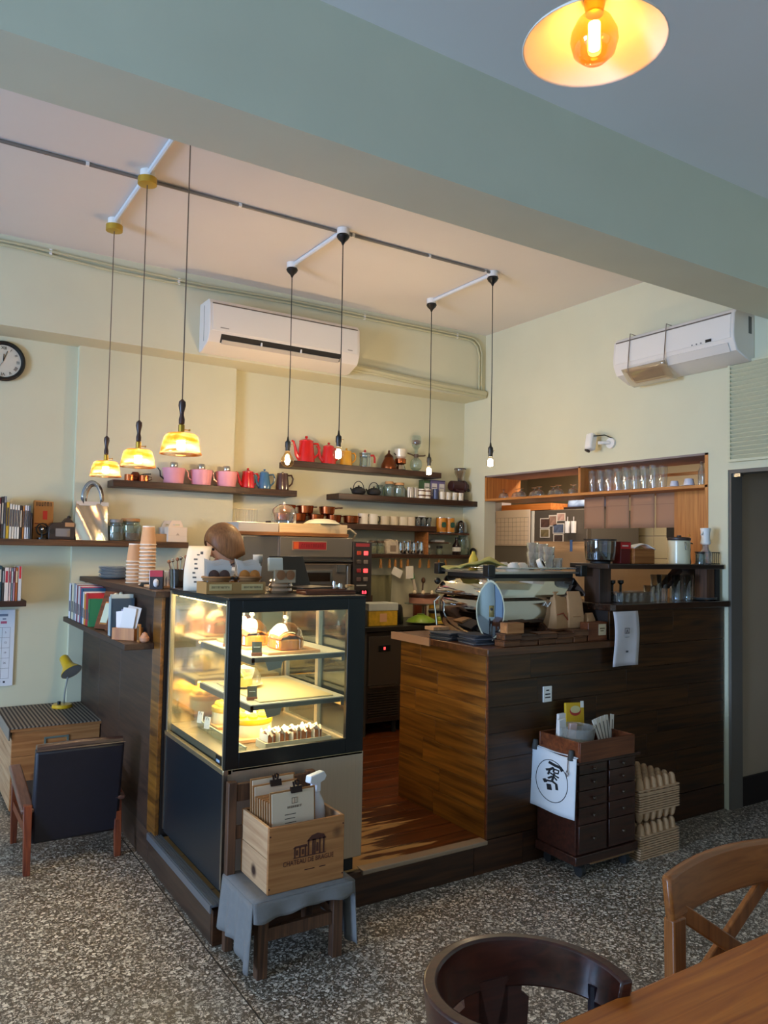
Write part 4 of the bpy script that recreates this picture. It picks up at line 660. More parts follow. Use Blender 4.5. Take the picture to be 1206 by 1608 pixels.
def bigcake(label, x, y, z, r):
    p = T('fruit_cake', label, 'cake', (x, y, z)); O('board', B().box(-r * 1.05, r * 1.05, -r * 1.05, r * 1.05, 0, .016), BRD, p, bev=.003); O('sponge', B().lathe([(r * .9, .016), (r * .92, .03), (r * .9, .07), (.0005, .07)], n=28), mat('#f2e2ae', .8, noise=.08, nscale=30), p); O('icing', B().lathe([(r * .92, .066), (r * .95, .072), (r * .93, .088), (r * .7, .094), (.0005, .094)], n=28), mat('#f0b81c', .4), p)
    for i in range(7): a = i * .9; O('fruit_piece', B().ball((r * .55 * math.cos(a), r * .55 * math.sin(a), .098), .022, 10, 6, .7), mat('#f6c832', .35), p)
    O('cream_swirl', B().ball((0, 0, .1), .026, 12, 6, .8), mat('#f4ecd2', .6), p)
bigcake('yellow mango cake on a board at the bottom of the case', 1.34, 3.16, ZD, .1); bigcake('yellow mango cake at the rear of the case bottom', 1.34, 3.41, ZD, .085)
p = T('pastry_tray', 'pale tray of wrapped pastries in the case bottom', 'tray', (1.45, 2.955, ZD)); O('tray_wall', B().box(-.15, .15, -.05, -.046, 0, .03).box(-.15, .15, .046, .05, 0, .03).box(-.15, -.146, -.046, .046, 0, .03).box(.146, .15, -.046, .046, 0, .03).box(-.146, .146, -.046, .046, 0, .004), mat('#e6d8b8', .5), p)
for i in range(10):
    p = T('wrapped_pastry', f'small paper wrapped pastry, {nth(i, 10)} in the front tray', 'pastry', (1.325 + i * .0265, 2.955 + .008 * (i % 2), ZD + .0045), random.uniform(-.3, .3), 'wrapped pastries'); O('pastry', B().box(-.011, .011, -.03, .03, 0, .05), mat('#c87a44', .8, noise=.2, nscale=50), p, bev=.005); O('wrapper', B().grid(lambda u, v: (-.0125 + .025 * u, -.034 + .068 * v, .05 + .018 * abs(math.sin(v * 4 + i)) + .008 * math.sin(u * 6)), 3, 6).box(-.0128, -.012, -.034, .034, .0, .055).box(.012, .0128, -.034, .034, 0, .055), mat('#f3ead6', .7), p)
for i, (x, y) in enumerate(((1.19, 3.28), (1.20, 3.40))): p = T('tag_stand', f'clear card holder on the case deck, {("front", "rear")[i]} one of two', 'card holder', (x, y, ZD), R(-60)); O('card', B().bc((0, 0, .05), (.03, .002, .05), (R(-10), 0, 0)), PAPER, p); O('wire', B().tube([(0, .004, 0), (0, .006, .03), (.008, .002, .06), (0, 0, .08), (-.008, .002, .06), (0, .006, .03)], .0014, 5), SLV, p)
p = T('deck_rail', 'glass guard rail lying along the case bottom', 'rail', (1.205, 3.16, ZD)); O('rail_glass', B().box(-.003, .003, -.28, .28, .0, .03), GLASSG, p); O('rail_edge', B().box(-.004, .004, -.28, .28, .03, .034), mat('#9aa898', .3), p)
# ============================================================ things on the case and service counter
ZCT = 1.2975; ZL = 1.2805
p = T('menu_stand', 'tall cream paper sign standing on the left of the case top', 'sign', (1.125, 3.3, ZCT), R(-32)); PM = B().grid(lambda u, v: (-.052 + .104 * u, .0 + .075 * v - .03 * math.sin(v * PI), .195 * v), 4, 8)
O('sheet', PM, mat('#e6d8c2', .8), p, solid=.0015); O('stand_back', B().prism([(0.0, 0), (.07, 0), (.075, .19)], .03, .045, 'x'), OLDW, p)
lines = B()
for i in range(7): lines.bc((-.004 * (i % 3), .0 + .075 * (.2 + i * .1) - .03 * math.sin((.2 + i * .1) * PI) - .0022, .195 * (.2 + i * .1)), (.012 + .004 * (i % 2), .001, .007))
lines.bc((.018, .028, .165), (.012, .001, .012))
O('handwriting', lines, mat('#55504a', .8), p)
p = T('cookie_display_box', 'shallow kraft display box with printed name strips', 'box', (1.22, 3.12, ZCT)); O('box_wall', B().box(-.13, .13, -.06, -.056, 0, .048).box(-.13, .13, .056, .06, 0, .048).box(-.13, -.126, -.056, .056, 0, .048).box(.126, .13, -.056, .056, 0, .048).box(-.126, .126, -.056, .056, 0, .034), mat('#a87c44', .7), p)
for x, t in ((-.07, 5), (.07, 9)): O('name_strip', B().box(x - .048, x + .048, -.061, -.06, .014, .04), mat('#cbb078', .7), p); O('lettering', marks(.078, .009, 12, t), BLACKM, p, (x, -.0606, .027))
for i, x in enumerate((1.155, 1.29)):
    p = T('cookie_basket', f'small woven basket of bagged cookies, {("left", "right")[i]} one on the display box', 'basket', (x, 3.12, ZCT + .0345)); bk = B()
    for k in range(4): bk.tube([((.046 + .005 * k) * math.cos(a * PI / 10), (.038 + .004 * k) * math.sin(a * PI / 10), .005 + .009 * k) for a in range(20)], .005, 6, closed=True)
    O('weave', bk, mat('#8a6238', .8), p); O('base', B().cyl((0, 0, 0), (0, 0, .004), .042), mat('#8a6238', .8), p)
    for k in range(3): O('cookie_bag', B().prism([(-.05, .004), (.05, .004), (.056, .08 + .01 * k), (.02, .088 + .01 * k), (-.02, .08 + .01 * k), (-.055, .09 + .01 * k)], -.024 + .014 * k, -.020 + .014 * k, 'y'), glass('cello_bag', '#f4efe8', .12, .15, body=.55, bodycol='#e4dcd4'), p)
    for k, xx in enumerate((-.024, .022)): O('cookie', B().lathe([(.022, 0), (.024, .004), (.0005, .008)], n=14, M=Matrix.Translation((xx, -.027, .04)) @ Matrix.Rotation(R(90), 4, 'X')), mat(('#4a332a', '#b5722e')[i], .8, noise=.2, nscale=60), p)
    O('bow', B().ball((.055 if i == 0 else -.06, -.03, .03), .008), BLACKM, p)
p = T('cookie_stack', 'stack of bagged cookies with a card beside the laptop', 'cookies', (1.43, 3.08, ZCT)); O('lower_bags', B().lathe([(.052, 0), (.056, .01), (.05, .02), (.056, .03), (.05, .04), (.054, .052), (.048, .06)], n=18, sy=.8), glass('cello_stack', '#d8c8b0', .15, .15, body=.7, bodycol='#9a7a58'), p); O('front_bag', B().box(-.048, .048, -.046, -.042, .045, .1), glass('cello_front', '#d8c8b0', .15, .15, body=.6, bodycol='#bfa07a'), p)
for xx in (-.022, .022): O('cookie', B().lathe([(.020, 0), (.021, .004), (.0005, .006)], n=14, M=Matrix.Translation((xx, -.046, .078)) @ Matrix.Rotation(R(90), 4, 'X')), mat('#8a5a34', .8), p)
O('card_reader', B().box(-.034, .034, -.01, .01, 0, .06), mat('#c4ccc8', .5), loc=(1.44, 3.16, ZCT + .09), bev=.004, label='pale green framed card above the cookie stack', cat='card reader', rot=(R(-8), 0, 0)); O('card_stand', B().cyl((0, 0, 0), (0, 0, .09), .008).cyl((0, 0, 0), (0, 0, .006), .04), STEEL, loc=(1.44, 3.165, ZCT), label='slim steel stand holding the pale green card', cat='stand')
p = T('laptop', 'dark grey laptop seen from behind on the case top', 'laptop', (1.565, 3.2, ZCT + .012), R(14)); LG = mat('#3a3632', .4, .5)
O('keyboard_base', B().box(-.1, .1, -.16, .02, 0, .012), LG, p, bev=.003); O('screen_lid', B().bc((0, .05, .075), (.2, .006, .15), (R(-24), 0, 0)), LG, p, bev=.002); O('logo_mark', B().bc((.0, .053, .08), (.018, .001, .018), (R(-24), 0, 0)), mat('#9a958e', .3, .8), p)
O('wooden_tray', B().box(-.13, .11, -.055, .04, 0, .01).box(-.13, .11, -.055, -.049, .01, .018).box(-.13, .11, .034, .04, .01, .018), WALNUT, loc=(1.60, 2.97, ZCT), bev=.002, label='reddish wooden coin tray at the front of the case top', cat='tray')
p = T('steel_clamp', 'small steel clamps at the right end of the case top', 'clamp', (1.69, 3.02, ZCT)); O('clamp_body', B().cyl((-.03, 0, 0), (-.03, 0, .05), .008).cyl((.0, 0, 0), (0, 0, .04), .01).bc((-.015, 0, .03), (.05, .01, .01)), CHROME, p)
p = T('wood_ornament', 'small tan wooden letter block at the right corner of the case', 'ornament', (1.695, 2.93, ZCT)); O('block', B().bc((0, 0, .02), (.026, .018, .04)).bc((-.012, 0, .034), (.03, .018, .014)), mat('#b98a50', .6), p, bev=.004)
# stacked white paper, tissue, dispenser behind the case top
p = T('receipt_printer', 'white receipt printer with curled paper behind the cookie baskets', 'printer', (1.40, 3.42, ZCT)); O('housing', B().box(-.06, .06, -.05, .05, 0, .1), mat('#d8d4d0', .5), p, bev=.008); O('paper_curl', B().grid(lambda u, v: (.02 + .05 * u, -.02 - .03 * math.sin(v * 2), .1 + .06 * v), 2, 6), PAPER, p, solid=.001)
p = T('tissue_dispenser', 'white tissue box with a raised tissue behind the left basket', 'tissue box', (1.26, 3.42, ZCT)); O('carton', B().box(-.07, .07, -.05, .05, 0, .085), mat('#b8bcc4', .6), p, bev=.004); O('tissue', B().prism([(-.025, .085), (.025, .085), (.028, .125), (-.028, .128)], -.006, .006, 'y'), WHITE, p)
O('cream_block', B().box(-.035, .035, -.03, .03, 0, .09), mat('#d9c8b0', .7), loc=(1.165, 3.42, ZCT), bev=.006, label='small cream carton between the sign and the tissue box', cat='carton')
# cups, plates and boxes on the service counter
CUPM = mat('#c79a72', .75)
cupb = B().lathe([(.041, 0), (.0425, .002), (.041, .006), (.030, .098), (.0005, .098)], n=22).mesh('paper_cup'); rimb = B().tube([(.0415 * math.cos(a * PI / 11), .0415 * math.sin(a * PI / 11), .003) for a in range(22)], .0028, 6, closed=True).mesh('cup_rim'); bot = B().olathe([(.0305, .092), (.0305, .1)], n=22).mesh('cup_foot')
def paper_cups(x, y, n, which, dz=.0195):
    for i in range(n):
        p = T('paper_cup', f'upturned kraft paper cup, {"topmost" if i == n - 1 else NTH[n - 1 - i] + " from top"} in the {which} stack', 'cup', (x, y, ZL + .0002 + i * dz), 0, f'paper cups in the {which} stack'); O('cup_wall', cupb, CUPM, p); O('rim', rimb, mat('#efe6da', .6), p)
        if i == n - 1: O('foot_ring', bot, mat('#efe6da', .6), p)
paper_cups(1.135, 4.36, 7, 'shorter'); paper_cups(1.145, 4.13, 12, 'taller', .0192)
for i in range(8): O('grey_plate', B().lathe([(.07, 0), (.075, .003), (.105, .013), (.104, .015), (.07, .006), (.0005, .005)], n=30), mat(('#7d868c', '#98a0a4')[i % 2], .35), loc=(1.17 + .003 * (i % 3), 4.9 + .004 * (i % 2), ZL + i * .0085), label=f'dark grey plate, {"topmost" if i == 7 else NTH[7 - i] + " from top"} in the stack on the counter end', cat='plate', group='grey plates stacked on the counter')
O('espresso_cup_cover', B().lathe([(.042, 0), (.044, .004), (.038, .012), (.036, .02), (.0005, .02)], n=20), BLACK, loc=(1.115, 4.0, ZL), label='black cup lid in front of the taller paper cup stack', cat='lid')
p = T('napkin_holder', 'white napkins standing in a low wooden tray', 'napkins', (1.13, 3.86, ZL)); O('tray', B().box(-.05, .05, -.09, .09, 0, .012), PINEY, p, bev=.002)
for k in range(4): O('napkin', B().box(-.03 + k * .016, -.019 + k * .016, -.07, .07, .012, .085), mat('#dfe3ea', .8), p, bev=.003)
p = T('photo_card_box', 'small printed box with red top and black and white photo', 'box', (1.09, 3.76, ZL), R(-25)); O('carton', B().box(-.03, .03, -.022, .022, 0, .09), mat('#2e2a2c', .6), p); O('red_top', B().box(-.0305, .0305, -.0225, -.022, .06, .0902), mat('#c03a48', .6), p); O('white_figure', B().ball((0, -.022, .03), .014, 10, 6, 1.5), mat('#d8d6d8', .7), p)
O('brown_tin', B().box(-.03, .03, -.03, .03, 0, .088), WALNUT, loc=(1.2, 3.78, ZL), bev=.003, label='brown wooden box behind the photo card box', cat='box', rot=(0, 0, R(-15)))
p = T('straw_cup', 'amber glass tumbler holding spoons and straws', 'tumbler', (1.15, 3.625, ZL + .0)); O('tumbler', B().lathe([(.034, 0), (.042, .1), (.04, .1), (.033, .004), (.0005, .004)], n=20), SMOKE, p); O('liquid', B().cyl((0, 0, .005), (0, 0, .06), .033), mat('#6a3a1c', .4), p)
for k in range(5): O('spoon', B().tube([(.005 * k - .01, 0, .01), (.02 * k - .045, .01 * (k % 2), .13 + .006 * k)], .003, 6).ball((.02 * k - .045, .01 * (k % 2), .135 + .006 * k), .009, 8, 6), SLV if k % 2 else mat('#8a5a3a', .6), p)
# ledge books etc
LB = [('#dfe2ea', .018, .15, 'white'), ('#3a3a48', .008, .145, 'dark'), ('#e2d6b8', .02, .155, 'cream'), ('#9aa0a4', .016, .155, 'grey'), ('#e8d8dc', .012, .15, 'pale pink'), ('#8a4a52', .012, .15, 'wine red'), ('#d8d4d0', .016, .148, 'white spotted'), ('#c05a7a', .008, .146, 'pink'), ('#2c5a80', .018, .142, 'blue'), ('#e4e0dc', .012, .13, 'white'), ('#e09a34', .014, .122, 'orange'), ('#b82832', .02, .128, 'red'), ('#3a8a5a', .012, .108, 'green')]
y = 5.12
for i, (c, w_, h, n) in enumerate(LB):
    book(f'{n} booklet, {NTH[i]} from the far end of the counter ledge', 1.005, y - w_ * 1.5, 1.0305, w_ * 3.0, .125, h * 1.42, c, group='booklets on the counter ledge', rz=R(-90), ry=0, band=('#5a5458', .2, .5)); y -= w_ * 3.0 + .003
p = T('wooden_display_frame', 'slanted dark wooden frame with a small mirror panel', 'frame', (.995, 4.33, 1.0305), R(-60)); p.scale = (1.2, 1.2, 1.2); O('board', B().bc((0, .02, .085), (.13, .014, .175), (R(-20), 0, 0)), WALNUT, p, bev=.002); O('inset', B().bc((-.01, .004, .075), (.04, .006, .09), (R(-20), 0, 0)), mat('#cdd8c8', .2, .3), p); O('inset_frame', B().bc((-.01, .0085, .074), (.052, .006, .104), (R(-20), 0, 0)), OAK, p); O('ornament', B().ball((.02, .03, .15), .016).ball((.045, .035, .16), .011).ball((0, .028, .145), .01), mat('#cfc6ae', .6), p)
p = T('wooden_frame_back', 'plain dark wooden frame leaning behind the mirror frame', 'frame', (.995, 4.19, 1.0305), R(-75)); p.scale = (1.2, 1.2, 1.2); O('board', B().bc((0, .02, .08), (.1, .014, .16), (R(-16), 0, 0)), DARKWZ, p, bev=.002); O('rim', B().bc((0, .006, .08), (.09, .004, .15), (R(-16), 0, 0)), WALNUT, p)
for i, (c, yy, h) in enumerate((('#c8d0d6', 4.08, .15), ('#d4dad0', 4.055, .16), ('#4a5a66', 4.03, .145))): book(f'{("pale grey", "pale green", "slate")[i]} leaflet leaning beside the wooden frames', 1.0, yy, 1.0305, .02, .11, h * 1.3, c, rz=R(-90), group='leaflets on the ledge')
p = T('card_holder', 'wooden card holder filled with white cards', 'card holder', (.99, 3.88, 1.0305), R(-50)); p.scale = (1.25, 1.25, 1.25); O('holder', B().box(-.05, .05, -.03, -.024, 0, .045).box(-.05, .05, .024, .03, 0, .045).box(-.05, -.044, -.024, .024, 0, .045).box(.044, .05, -.024, .024, 0, .045).box(-.044, .044, -.024, .024, 0, .005), OAK, p)
for k in range(4): O('card', B().bc((-.02 + .012 * k, .01 * (k % 2) - .005, .065 + .006 * k), (.06, .002, .09), (R(-8), R(6 * k - 8), 0)), mat(('#e6e2e6', '#9a96b0', '#d8d8d8', '#c8c4c0')[k], .7), p)
O('ceramic_bird', B().lathe([(.012, 0), (.022, .008), (.024, .022), (.014, .036), (.012, .044), (.0005, .05)], n=14), mat('#c08a6a', .5), loc=(1.03, 3.725, 1.0305), label='small terracotta bird figure at the near end of the ledge', cat='figurine')
O('white_cube_box', B().box(-.02, .02, -.02, .02, 0, .032), mat('#e8e2e4', .6), loc=(.972, 3.93, 1.0305), bev=.002, label='tiny white patterned box on the ledge edge', cat='box')
p = T('letter_rack', 'light wooden letter rack at the near end of the ledge', 'rack', (1.005, 3.745, 1.0305), R(-80)); O('rack_back', B().box(-.012, .012, .0, .008, 0, .085), OAK, p); O('rack_inset', B().box(-.007, .007, -.002, .0, .01, .075), mat('#6a4a28', .6), p)
# ============================================================ person behind the counter
def person():
    p = T('person', 'person with a brown bob bending behind the cake case', 'person', (1.82, 4.32, .15), R(-86))
    V = [((0, 0, .86), .13), ((0, -.03, 1.02), .125), ((0, -.10, 1.16), .15), ((0, -.15, 1.205), .06), ((0, -.17, 1.245), .048),
         ((.09, 0, .84), .09), ((.10, -.02, .46), .062), ((.10, .03, .08), .042), ((.10, -.06, .03), .035), ((.10, -.14, .022), .024),
         ((-.09, 0, .84), .09), ((-.10, -.02, .46), .062), ((-.10, .03, .08), .042), ((-.10, -.06, .03), .035), ((-.10, -.14, .022), .024),
         ((.16, -.11, 1.15), .06), ((.22, -.16, .93), .043), ((.17, -.34, .90), .034), ((.15, -.38, .90), .028),
         ((-.16, -.11, 1.15), .06), ((-.22, -.16, .93), .043), ((-.17, -.34, .90), .034), ((-.15, -.38, .90), .028)]
    E = [(0, 1), (1, 2), (2, 3), (3, 4), (0, 5), (5, 6), (6, 7), (7, 8), (8, 9), (0, 10), (10, 11), (11, 12), (12, 13), (13, 14), (2, 15), (15, 16), (16, 17), (17, 18), (2, 19), (19, 20), (20, 21), (21, 22)]
    for s, pi in ((1, 18), (-1, 22)):
        px, py, pz = V[pi][0]; n0 = len(V); V.append(((px, py - .055, pz - .004), .022)); E.append((pi, n0))
        for k, (dx, ln) in enumerate(((-.03, .055), (-.01, .066), (.01, .062), (.03, .05))):
            a = len(V); V.append(((px + dx, py - .09, pz - .006), .009)); V.append(((px + dx, py - .09 - ln * .6, pz - .022), .008)); V.append(((px + dx, py - .09 - ln * .8, pz - .045), .007)); E += [(n0, a), (a, a + 1), (a + 1, a + 2)]
        a = len(V); V.append(((px - s * .035, py - .04, pz - .012), .010)); V.append(((px - s * .05, py - .075, pz - .026), .009)); E += [(pi, a), (a, a + 1)]
    me = bpy.data.meshes.new('body'); me.from_pydata([v for v, _ in V], E, []); o = bpy.data.objects.new('body', me); COL.objects.link(o); o.parent = p; me.materials.append(mat('#6a5a58', .8))
    sk = o.modifiers.new('skin', 'SKIN'); sv = me.skin_vertices[0].data
    for i, (_, r) in enumerate(V): sv[i].radius = (r, r)
    sv[0].use_root = True; s2 = o.modifiers.new('subsurf', 'SUBSURF'); s2.levels = 2; s2.render_levels = 2
    M = Matrix.Translation((0, -.19, 1.345)) @ Matrix.Rotation(R(24), 4, 'X') @ Matrix.Rotation(R(-8), 4, 'Y')
    SKIN = mat('#d9a684', .6)
    hb = B().lathe([(.0005, -.118), (.03, -.112), (.052, -.085), (.066, -.04), (.073, .0), (.075, .035), (.068, .075), (.045, .104), (.0005, .116)], n=22, sy=1.18, M=M)
    hb.v = [tuple(v) for v in hb.v]; O('head', hb, SKIN, p)
    O('nose', B().tube([M @ Vector((0, -.084, .012)), M @ Vector((0, -.102, -.018)), M @ Vector((0, -.084, -.026))], [.006, .012, .007], 8), SKIN, p)
    for s in (-1, 1):
        O('eye', B().ball(M @ Vector((s * .028, -.078, .008)), .0095), mat('#2a1c18', .2), p); O('ear', B().ball(M @ Vector((s * .074, .008, -.012)), .018, 10, 6, 1.4), SKIN, p)
    O('mouth', B().tube([M @ Vector((-.02, -.076, -.055)), M @ Vector((0, -.082, -.057)), M @ Vector((.02, -.076, -.055))], .005, 6), mat('#b06a60', .6), p)
    HAIR = mat('#7a5636', .45, noise=.35, nscale=10, stretch=(14, 14, 1))
    def hair(u, v):
        a = u * 2 * PI - PI / 2; fr = max(0, math.cos(a + PI / 2)); th = v * PI * (.72 - .34 * fr ** 3)
        r = 1.0 + .012 * math.sin(a * 26); x = .088 * math.sin(th) * math.cos(a) * r; yy = .102 * math.sin(th) * math.sin(a) * r; z = .03 + .1 * math.cos(th)
        if th > PI * .5: z = .03 - .125 * (th / PI - .5) / .22; x *= 1.04 + .1 / max(math.sin(th), .4) - .1; yy *= 1.03
        return M @ Vector((x, yy + .008, z))
    O('hair', B().grid(hair, 60, 14), HAIR, p, solid=.012, smooth=80)
person()
# ============================================================ back counter: oven, fridge
bc = T('back_cabinet', 'dark cabinet under the oven along the back wall', 'cabinet', (1.55, 4.75, .15))
O('carcass', B().box(.02, 1.31, .06, .58, .06, .744), mat('#1d1814', .5), bc); O('cabinet_door', B().box(.03, .66, .04, .06, .08, .73), mat('#2a231d', .5), bc, bev=.003); O('cabinet_door', B().box(.67, 1.30, .04, .06, .08, .73), mat('#2a231d', .5), bc, bev=.003); O('plinth', B().box(.05, 1.28, .1, .56, 0, .06), BLACKM, bc)
bc = T('back_cabinet', 'dark cabinet right of the undercounter fridge behind the bar', 'cabinet', (1.55, 4.75, .15))
O('carcass', B().box(1.70, 2.6, .06, .58, .06, .744), mat('#1d1814', .5), bc); O('cabinet_door', B().box(1.71, 2.15, .04, .06, .08, .73), mat('#2a231d', .5), bc, bev=.003); O('cabinet_door', B().box(2.16, 2.59, .04, .06, .08, .73), mat('#2a231d', .5), bc, bev=.003); O('plinth', B().box(1.72, 2.58, .1, .56, 0, .06), BLACKM, bc)
O('back_worktop', B().box(0, 2.62, 0, .60, 0, .035), mat('#3c3832', .35, .6), loc=(1.55, 4.75, .895), bev=.003, label='dark steel worktop along the back wall under the oven', cat='worktop')
fr = T('undercounter_fridge', 'brown steel undercounter fridge with a vented lower grille', 'fridge', (2.90, 4.77, .15)); FS = mat('#5a5046', .4, .7)
O('cabinet', B().box(0, .315, .02, .55, .09, .735), FS, fr); O('door', B().box(.02, .29, 0, .02, .36, .71), mat('#6a5e52', .38, .7), fr, bev=.003); O('door_grip', B().box(.02, .29, -.012, .0, .345, .358), STEEL, fr); O('controller', B().box(.10, .20, -.006, 0, .60, .645), BLACK, fr, bev=.002); O('red_digits', B().box(.14, .156, -.007, -.006, .612, .632), glow('#ff5050', 1.2), fr)
slb = B().box(0, .26, -.006, .006, 0, .008).mesh('grille_slat')
for i in range(11): O('grille_slat', slb, FS, fr, (.025, 0.01, .125 + i * .018))
for x in (.02, .28): O('foot', B().cyl((x, .06, 0), (x, .06, .09), .018), BLACKM, fr)
O('side_post', B().box(-.03, .0, 0, .03, .0, .9), mat('#6a665e', .4, .7), fr)
ov = T('deck_oven', 'brown steel deck oven with red badge and control panel', 'oven', (2.12, 4.6, .9305)); OS = mat('#8d8274', .38, .6)
O('housing', B().box(0, .55, .02, .62, .04, .635), mat('#857a6c', .4, .6), ov, bev=.004); O('upper_panel', B().box(0.004, .546, 0, .02, .5, .63), OS, ov, bev=.002); O('oven_door', B().box(.03, .53, -.012, .02, .2, .455), OS, ov, bev=.004); O('lower_panel', B().box(.004, .546, 0, .02, .05, .19), OS, ov)
O('door_window', B().box(.14, .37, -.014, -.0, .335, .40), mat('#241a12', .12), ov); O('window_trim', B().frame(.125, .385, .322, .413, -.018, -.012, .015), STEEL, ov); O('handle_bar', B().cyl((.06, -.045, .47), (.52, -.045, .47), .013), BLACK, ov); O('handle_bracket', B().box(.06, .08, -.045, 0, .455, .485).box(.5, .52, -.045, 0, .455, .485), STEEL, ov)
O('badge', B().box(.09, .345, -.004, 0, .545, .605), mat('#b89a80', .4, .3), ov); O('red_badge_face', B().box(.096, .339, -.005, -.004, .551, .599), mat('#a8262a', .4), ov); O('orange_mark', B().box(.1, .135, -.006, -.005, .553, .597), mat('#e8642a', .4), ov); O('badge_lettering', marks(.17, .022, 10, 2), mat('#7a181c', .5), ov, (.238, -.005, .575))
O('hinge', B().box(.42, .48, -.03, -.012, .4, .45).cyl((.5, -.02, .2), (.5, -.02, .44), .006), STEEL, ov)
for x in (.04, .5): O('foot', B().cyl((x, .08, 0), (x, .08, .04), .02).cyl((x, .55, 0), (x, .55, .04), .02), BLACKM, ov)
O('control_panel', B().box(.552, .70, -.005, .3, .2, .61), mat('#3a332e', .4), ov, bev=.003); O('panel_strip', B().box(.57, .68, -.0065, -.005, .575, .598), mat('#b03a3a', .5), ov)
for i, (x, z, c, e) in enumerate(((.595, .53, '#c84a2a', 0), (.65, .53, '#ff4a4a', 1.5), (.595, .47, '#5a5048', 0), (.65, .47, '#8a7a6a', 0), (.595, .41, '#a03030', 0), (.65, .41, '#ff4a4a', 1.5), (.595, .35, '#6a5048', 0), (.65, .35, '#8a7a6a', 0))): O('button', B().box(x - .017, x + .017, -.012, -.005, z - .014, z + .014), glow(c, e) if e else mat(c, .4), ov, bev=.003)
O('display', B().box(.612, .672, -.0065, -.005, .24, .28), BLACK, ov); O('display_digits', TX_DIG, glow('#ff3a4a', 4), ov, (.642, -.0072, .26), (R(90), 0, 0)); O('brand_print', B().box(.58, .66, -.0062, -.005, .305, .313), mat('#b0a89c', .5), ov); O('knob', B().cyl((.595, -.02, .255), (.595, -.005, .255), .014).cyl((.595, -.02, .215), (.595, -.005, .215), .01), BLACK, ov)
ZO = 1.5655
O('oven_board', B().box(-.4, .4, -.18, .18, 0, .022), wood('oven_board_w', '#7a4a20', '#a8703a', 'x', .5, 4, .05), loc=(2.24, 4.79, ZO + .001), bev=.002, label='brown plank lying across the oven top', cat='board')
O('proofing_box', B().box(-.255, .255, -.15, .15, 0, .062), wood('proof_box', '#d9b884', '#ecd2a4', 'x', .55, 4, .05), loc=(2.385, 4.78, ZO + .0235), bev=.003, label='pale wooden proofing box on the oven', cat='box')
O('grey_tray_box', B().box(-.14, .14, -.15, .15, 0, .06), mat('#b8b2a6', .5), loc=(1.985, 4.78, ZO + .0235), bev=.003, label='grey plastic tray left of the proofing box', cat='tray')
p = T('wire_rack', 'small wire toast rack on the grey tray', 'rack', (1.94, 4.76, ZO + .084)); rk = B()
for i in range(8): rk.tube([(-.07 + i * .02, -.04, 0), (-.07 + i * .02, -.04, .085), (-.07 + i * .02, .04, .085), (-.07 + i * .02, .04, 0)], .0014, 5)
rk.tube([(-.07, -.04, .002), (.07, -.04, .002), (.07, .04, .002), (-.07, .04, .002)], .002, 5, closed=True); rk.tube([(-.07, -.04, .085), (.07, -.04, .085)], .0018, 5)
O('rack_wire', rk, mat('#b8b09c', .35, .9), p)
p = T('large_cloche', 'large clear glass dome standing on the proofing box', 'cloche', (2.22, 4.76, ZO + .0865)); O('dome', B().olathe([(.085, 0), (.085, .06), (.075, .095), (.045, .12), (.0005, .128)], n=26), glass('cloche_big', '#f6f4ee', .2), p); O('knob', B().ball((0, 0, .135), .010), glass('cloche_knob2', '#f0ece8', .3, body=.3), p)
p = T('overturned_platter', 'overturned white platter with a dark rim line on the proofing box', 'platter', (2.5, 4.74, ZO + .0865)); O('platter', B().lathe([(.13, 0), (.128, .006), (.09, .03), (.05, .038), (.0005, .04)], n=30), mat('#d8d6c4', .3), p); O('rim_line', B().tube([(.129 * math.cos(a * PI / 15), .129 * math.sin(a * PI / 15), .002) for a in range(30)], .003, 6, closed=True), mat('#4a544a', .4), p)  # thin dark ring runs around the platter edge
p = T('power_cable', 'white cable arching over the oven control panel', 'cable', (2.66, 4.72, ZO)); O('cable', B().tube([(-.03, 0, .003), (0, 0, .05), (.05, 0, .062), (.1, 0, .03), (.11, .06, -.02)], .007, 7), mat('#cfc0a4', .5), p); O('plug', B().tube([(-.03, 0, .06), (.0, 0, .045)], .012, 8), BLACK, p)
# back counter clutter
ZW = .9305
p = T('yellow_biscuit_tin', 'yellow patterned box with a white lid on the back counter', 'box', (3.055, 4.88, ZW)); O('box_body', B().box(-.125, .125, -.08, .08, 0, .11), mat('#d8a82a', .5, noise=.25, nscale=25), p, bev=.004); O('white_lid', B().box(-.128, .128, -.083, .083, .11, .165), mat('#c9ccc0', .5), p, bev=.004); O('picture', B().box(-.03, .03, -.081, -.08, .03, .09), mat('#e0a878', .6), p)
O('black_kettle', B().lathe([(.045, 0), (.05, .01), (.042, .12), (.03, .145), (.0005, .15)], n=20), BLACK, loc=(3.24, 4.9, ZW), label='black kettle beside the yellow box', cat='kettle')
p = T('framed_sketch', 'small cream card with a plant sketch behind the oven', 'picture', (3.10, 5.2, ZW + .2)); O('wooden_crate', B().box(-.075, .075, -.05, .08, -.2, .0), OLDW, p, bev=.002); O('card', B().box(-.07, .07, -.004, .004, .001, .115), PAPER, p); O('frame', B().frame(-.075, .075, .0, .12, -.006, .006, .006), mat('#c8baa0', .6), p); O('sketch', B().tube([(0, -.005, .02), (0, -.005, .09)], .002, 5).tube([(0, -.005, .03), (.025, -.005, .08)], .002, 5).tube([(0, -.005, .03), (-.03, -.005, .075)], .002, 5), mat('#6a5a4a', .7), p)
p = T('hanging_apron', 'pale olive cloth hanging on the back wall under the clips', 'cloth', (3.34, 5.335, 1.0)); O('fabric', B().grid(lambda u, v: (-.12 + .24 * u, -.008 * math.sin(u * 18 + v * 2) - .008, .28 * v), 20, 6), mat('#8f8a66', .9), p, solid=.003)
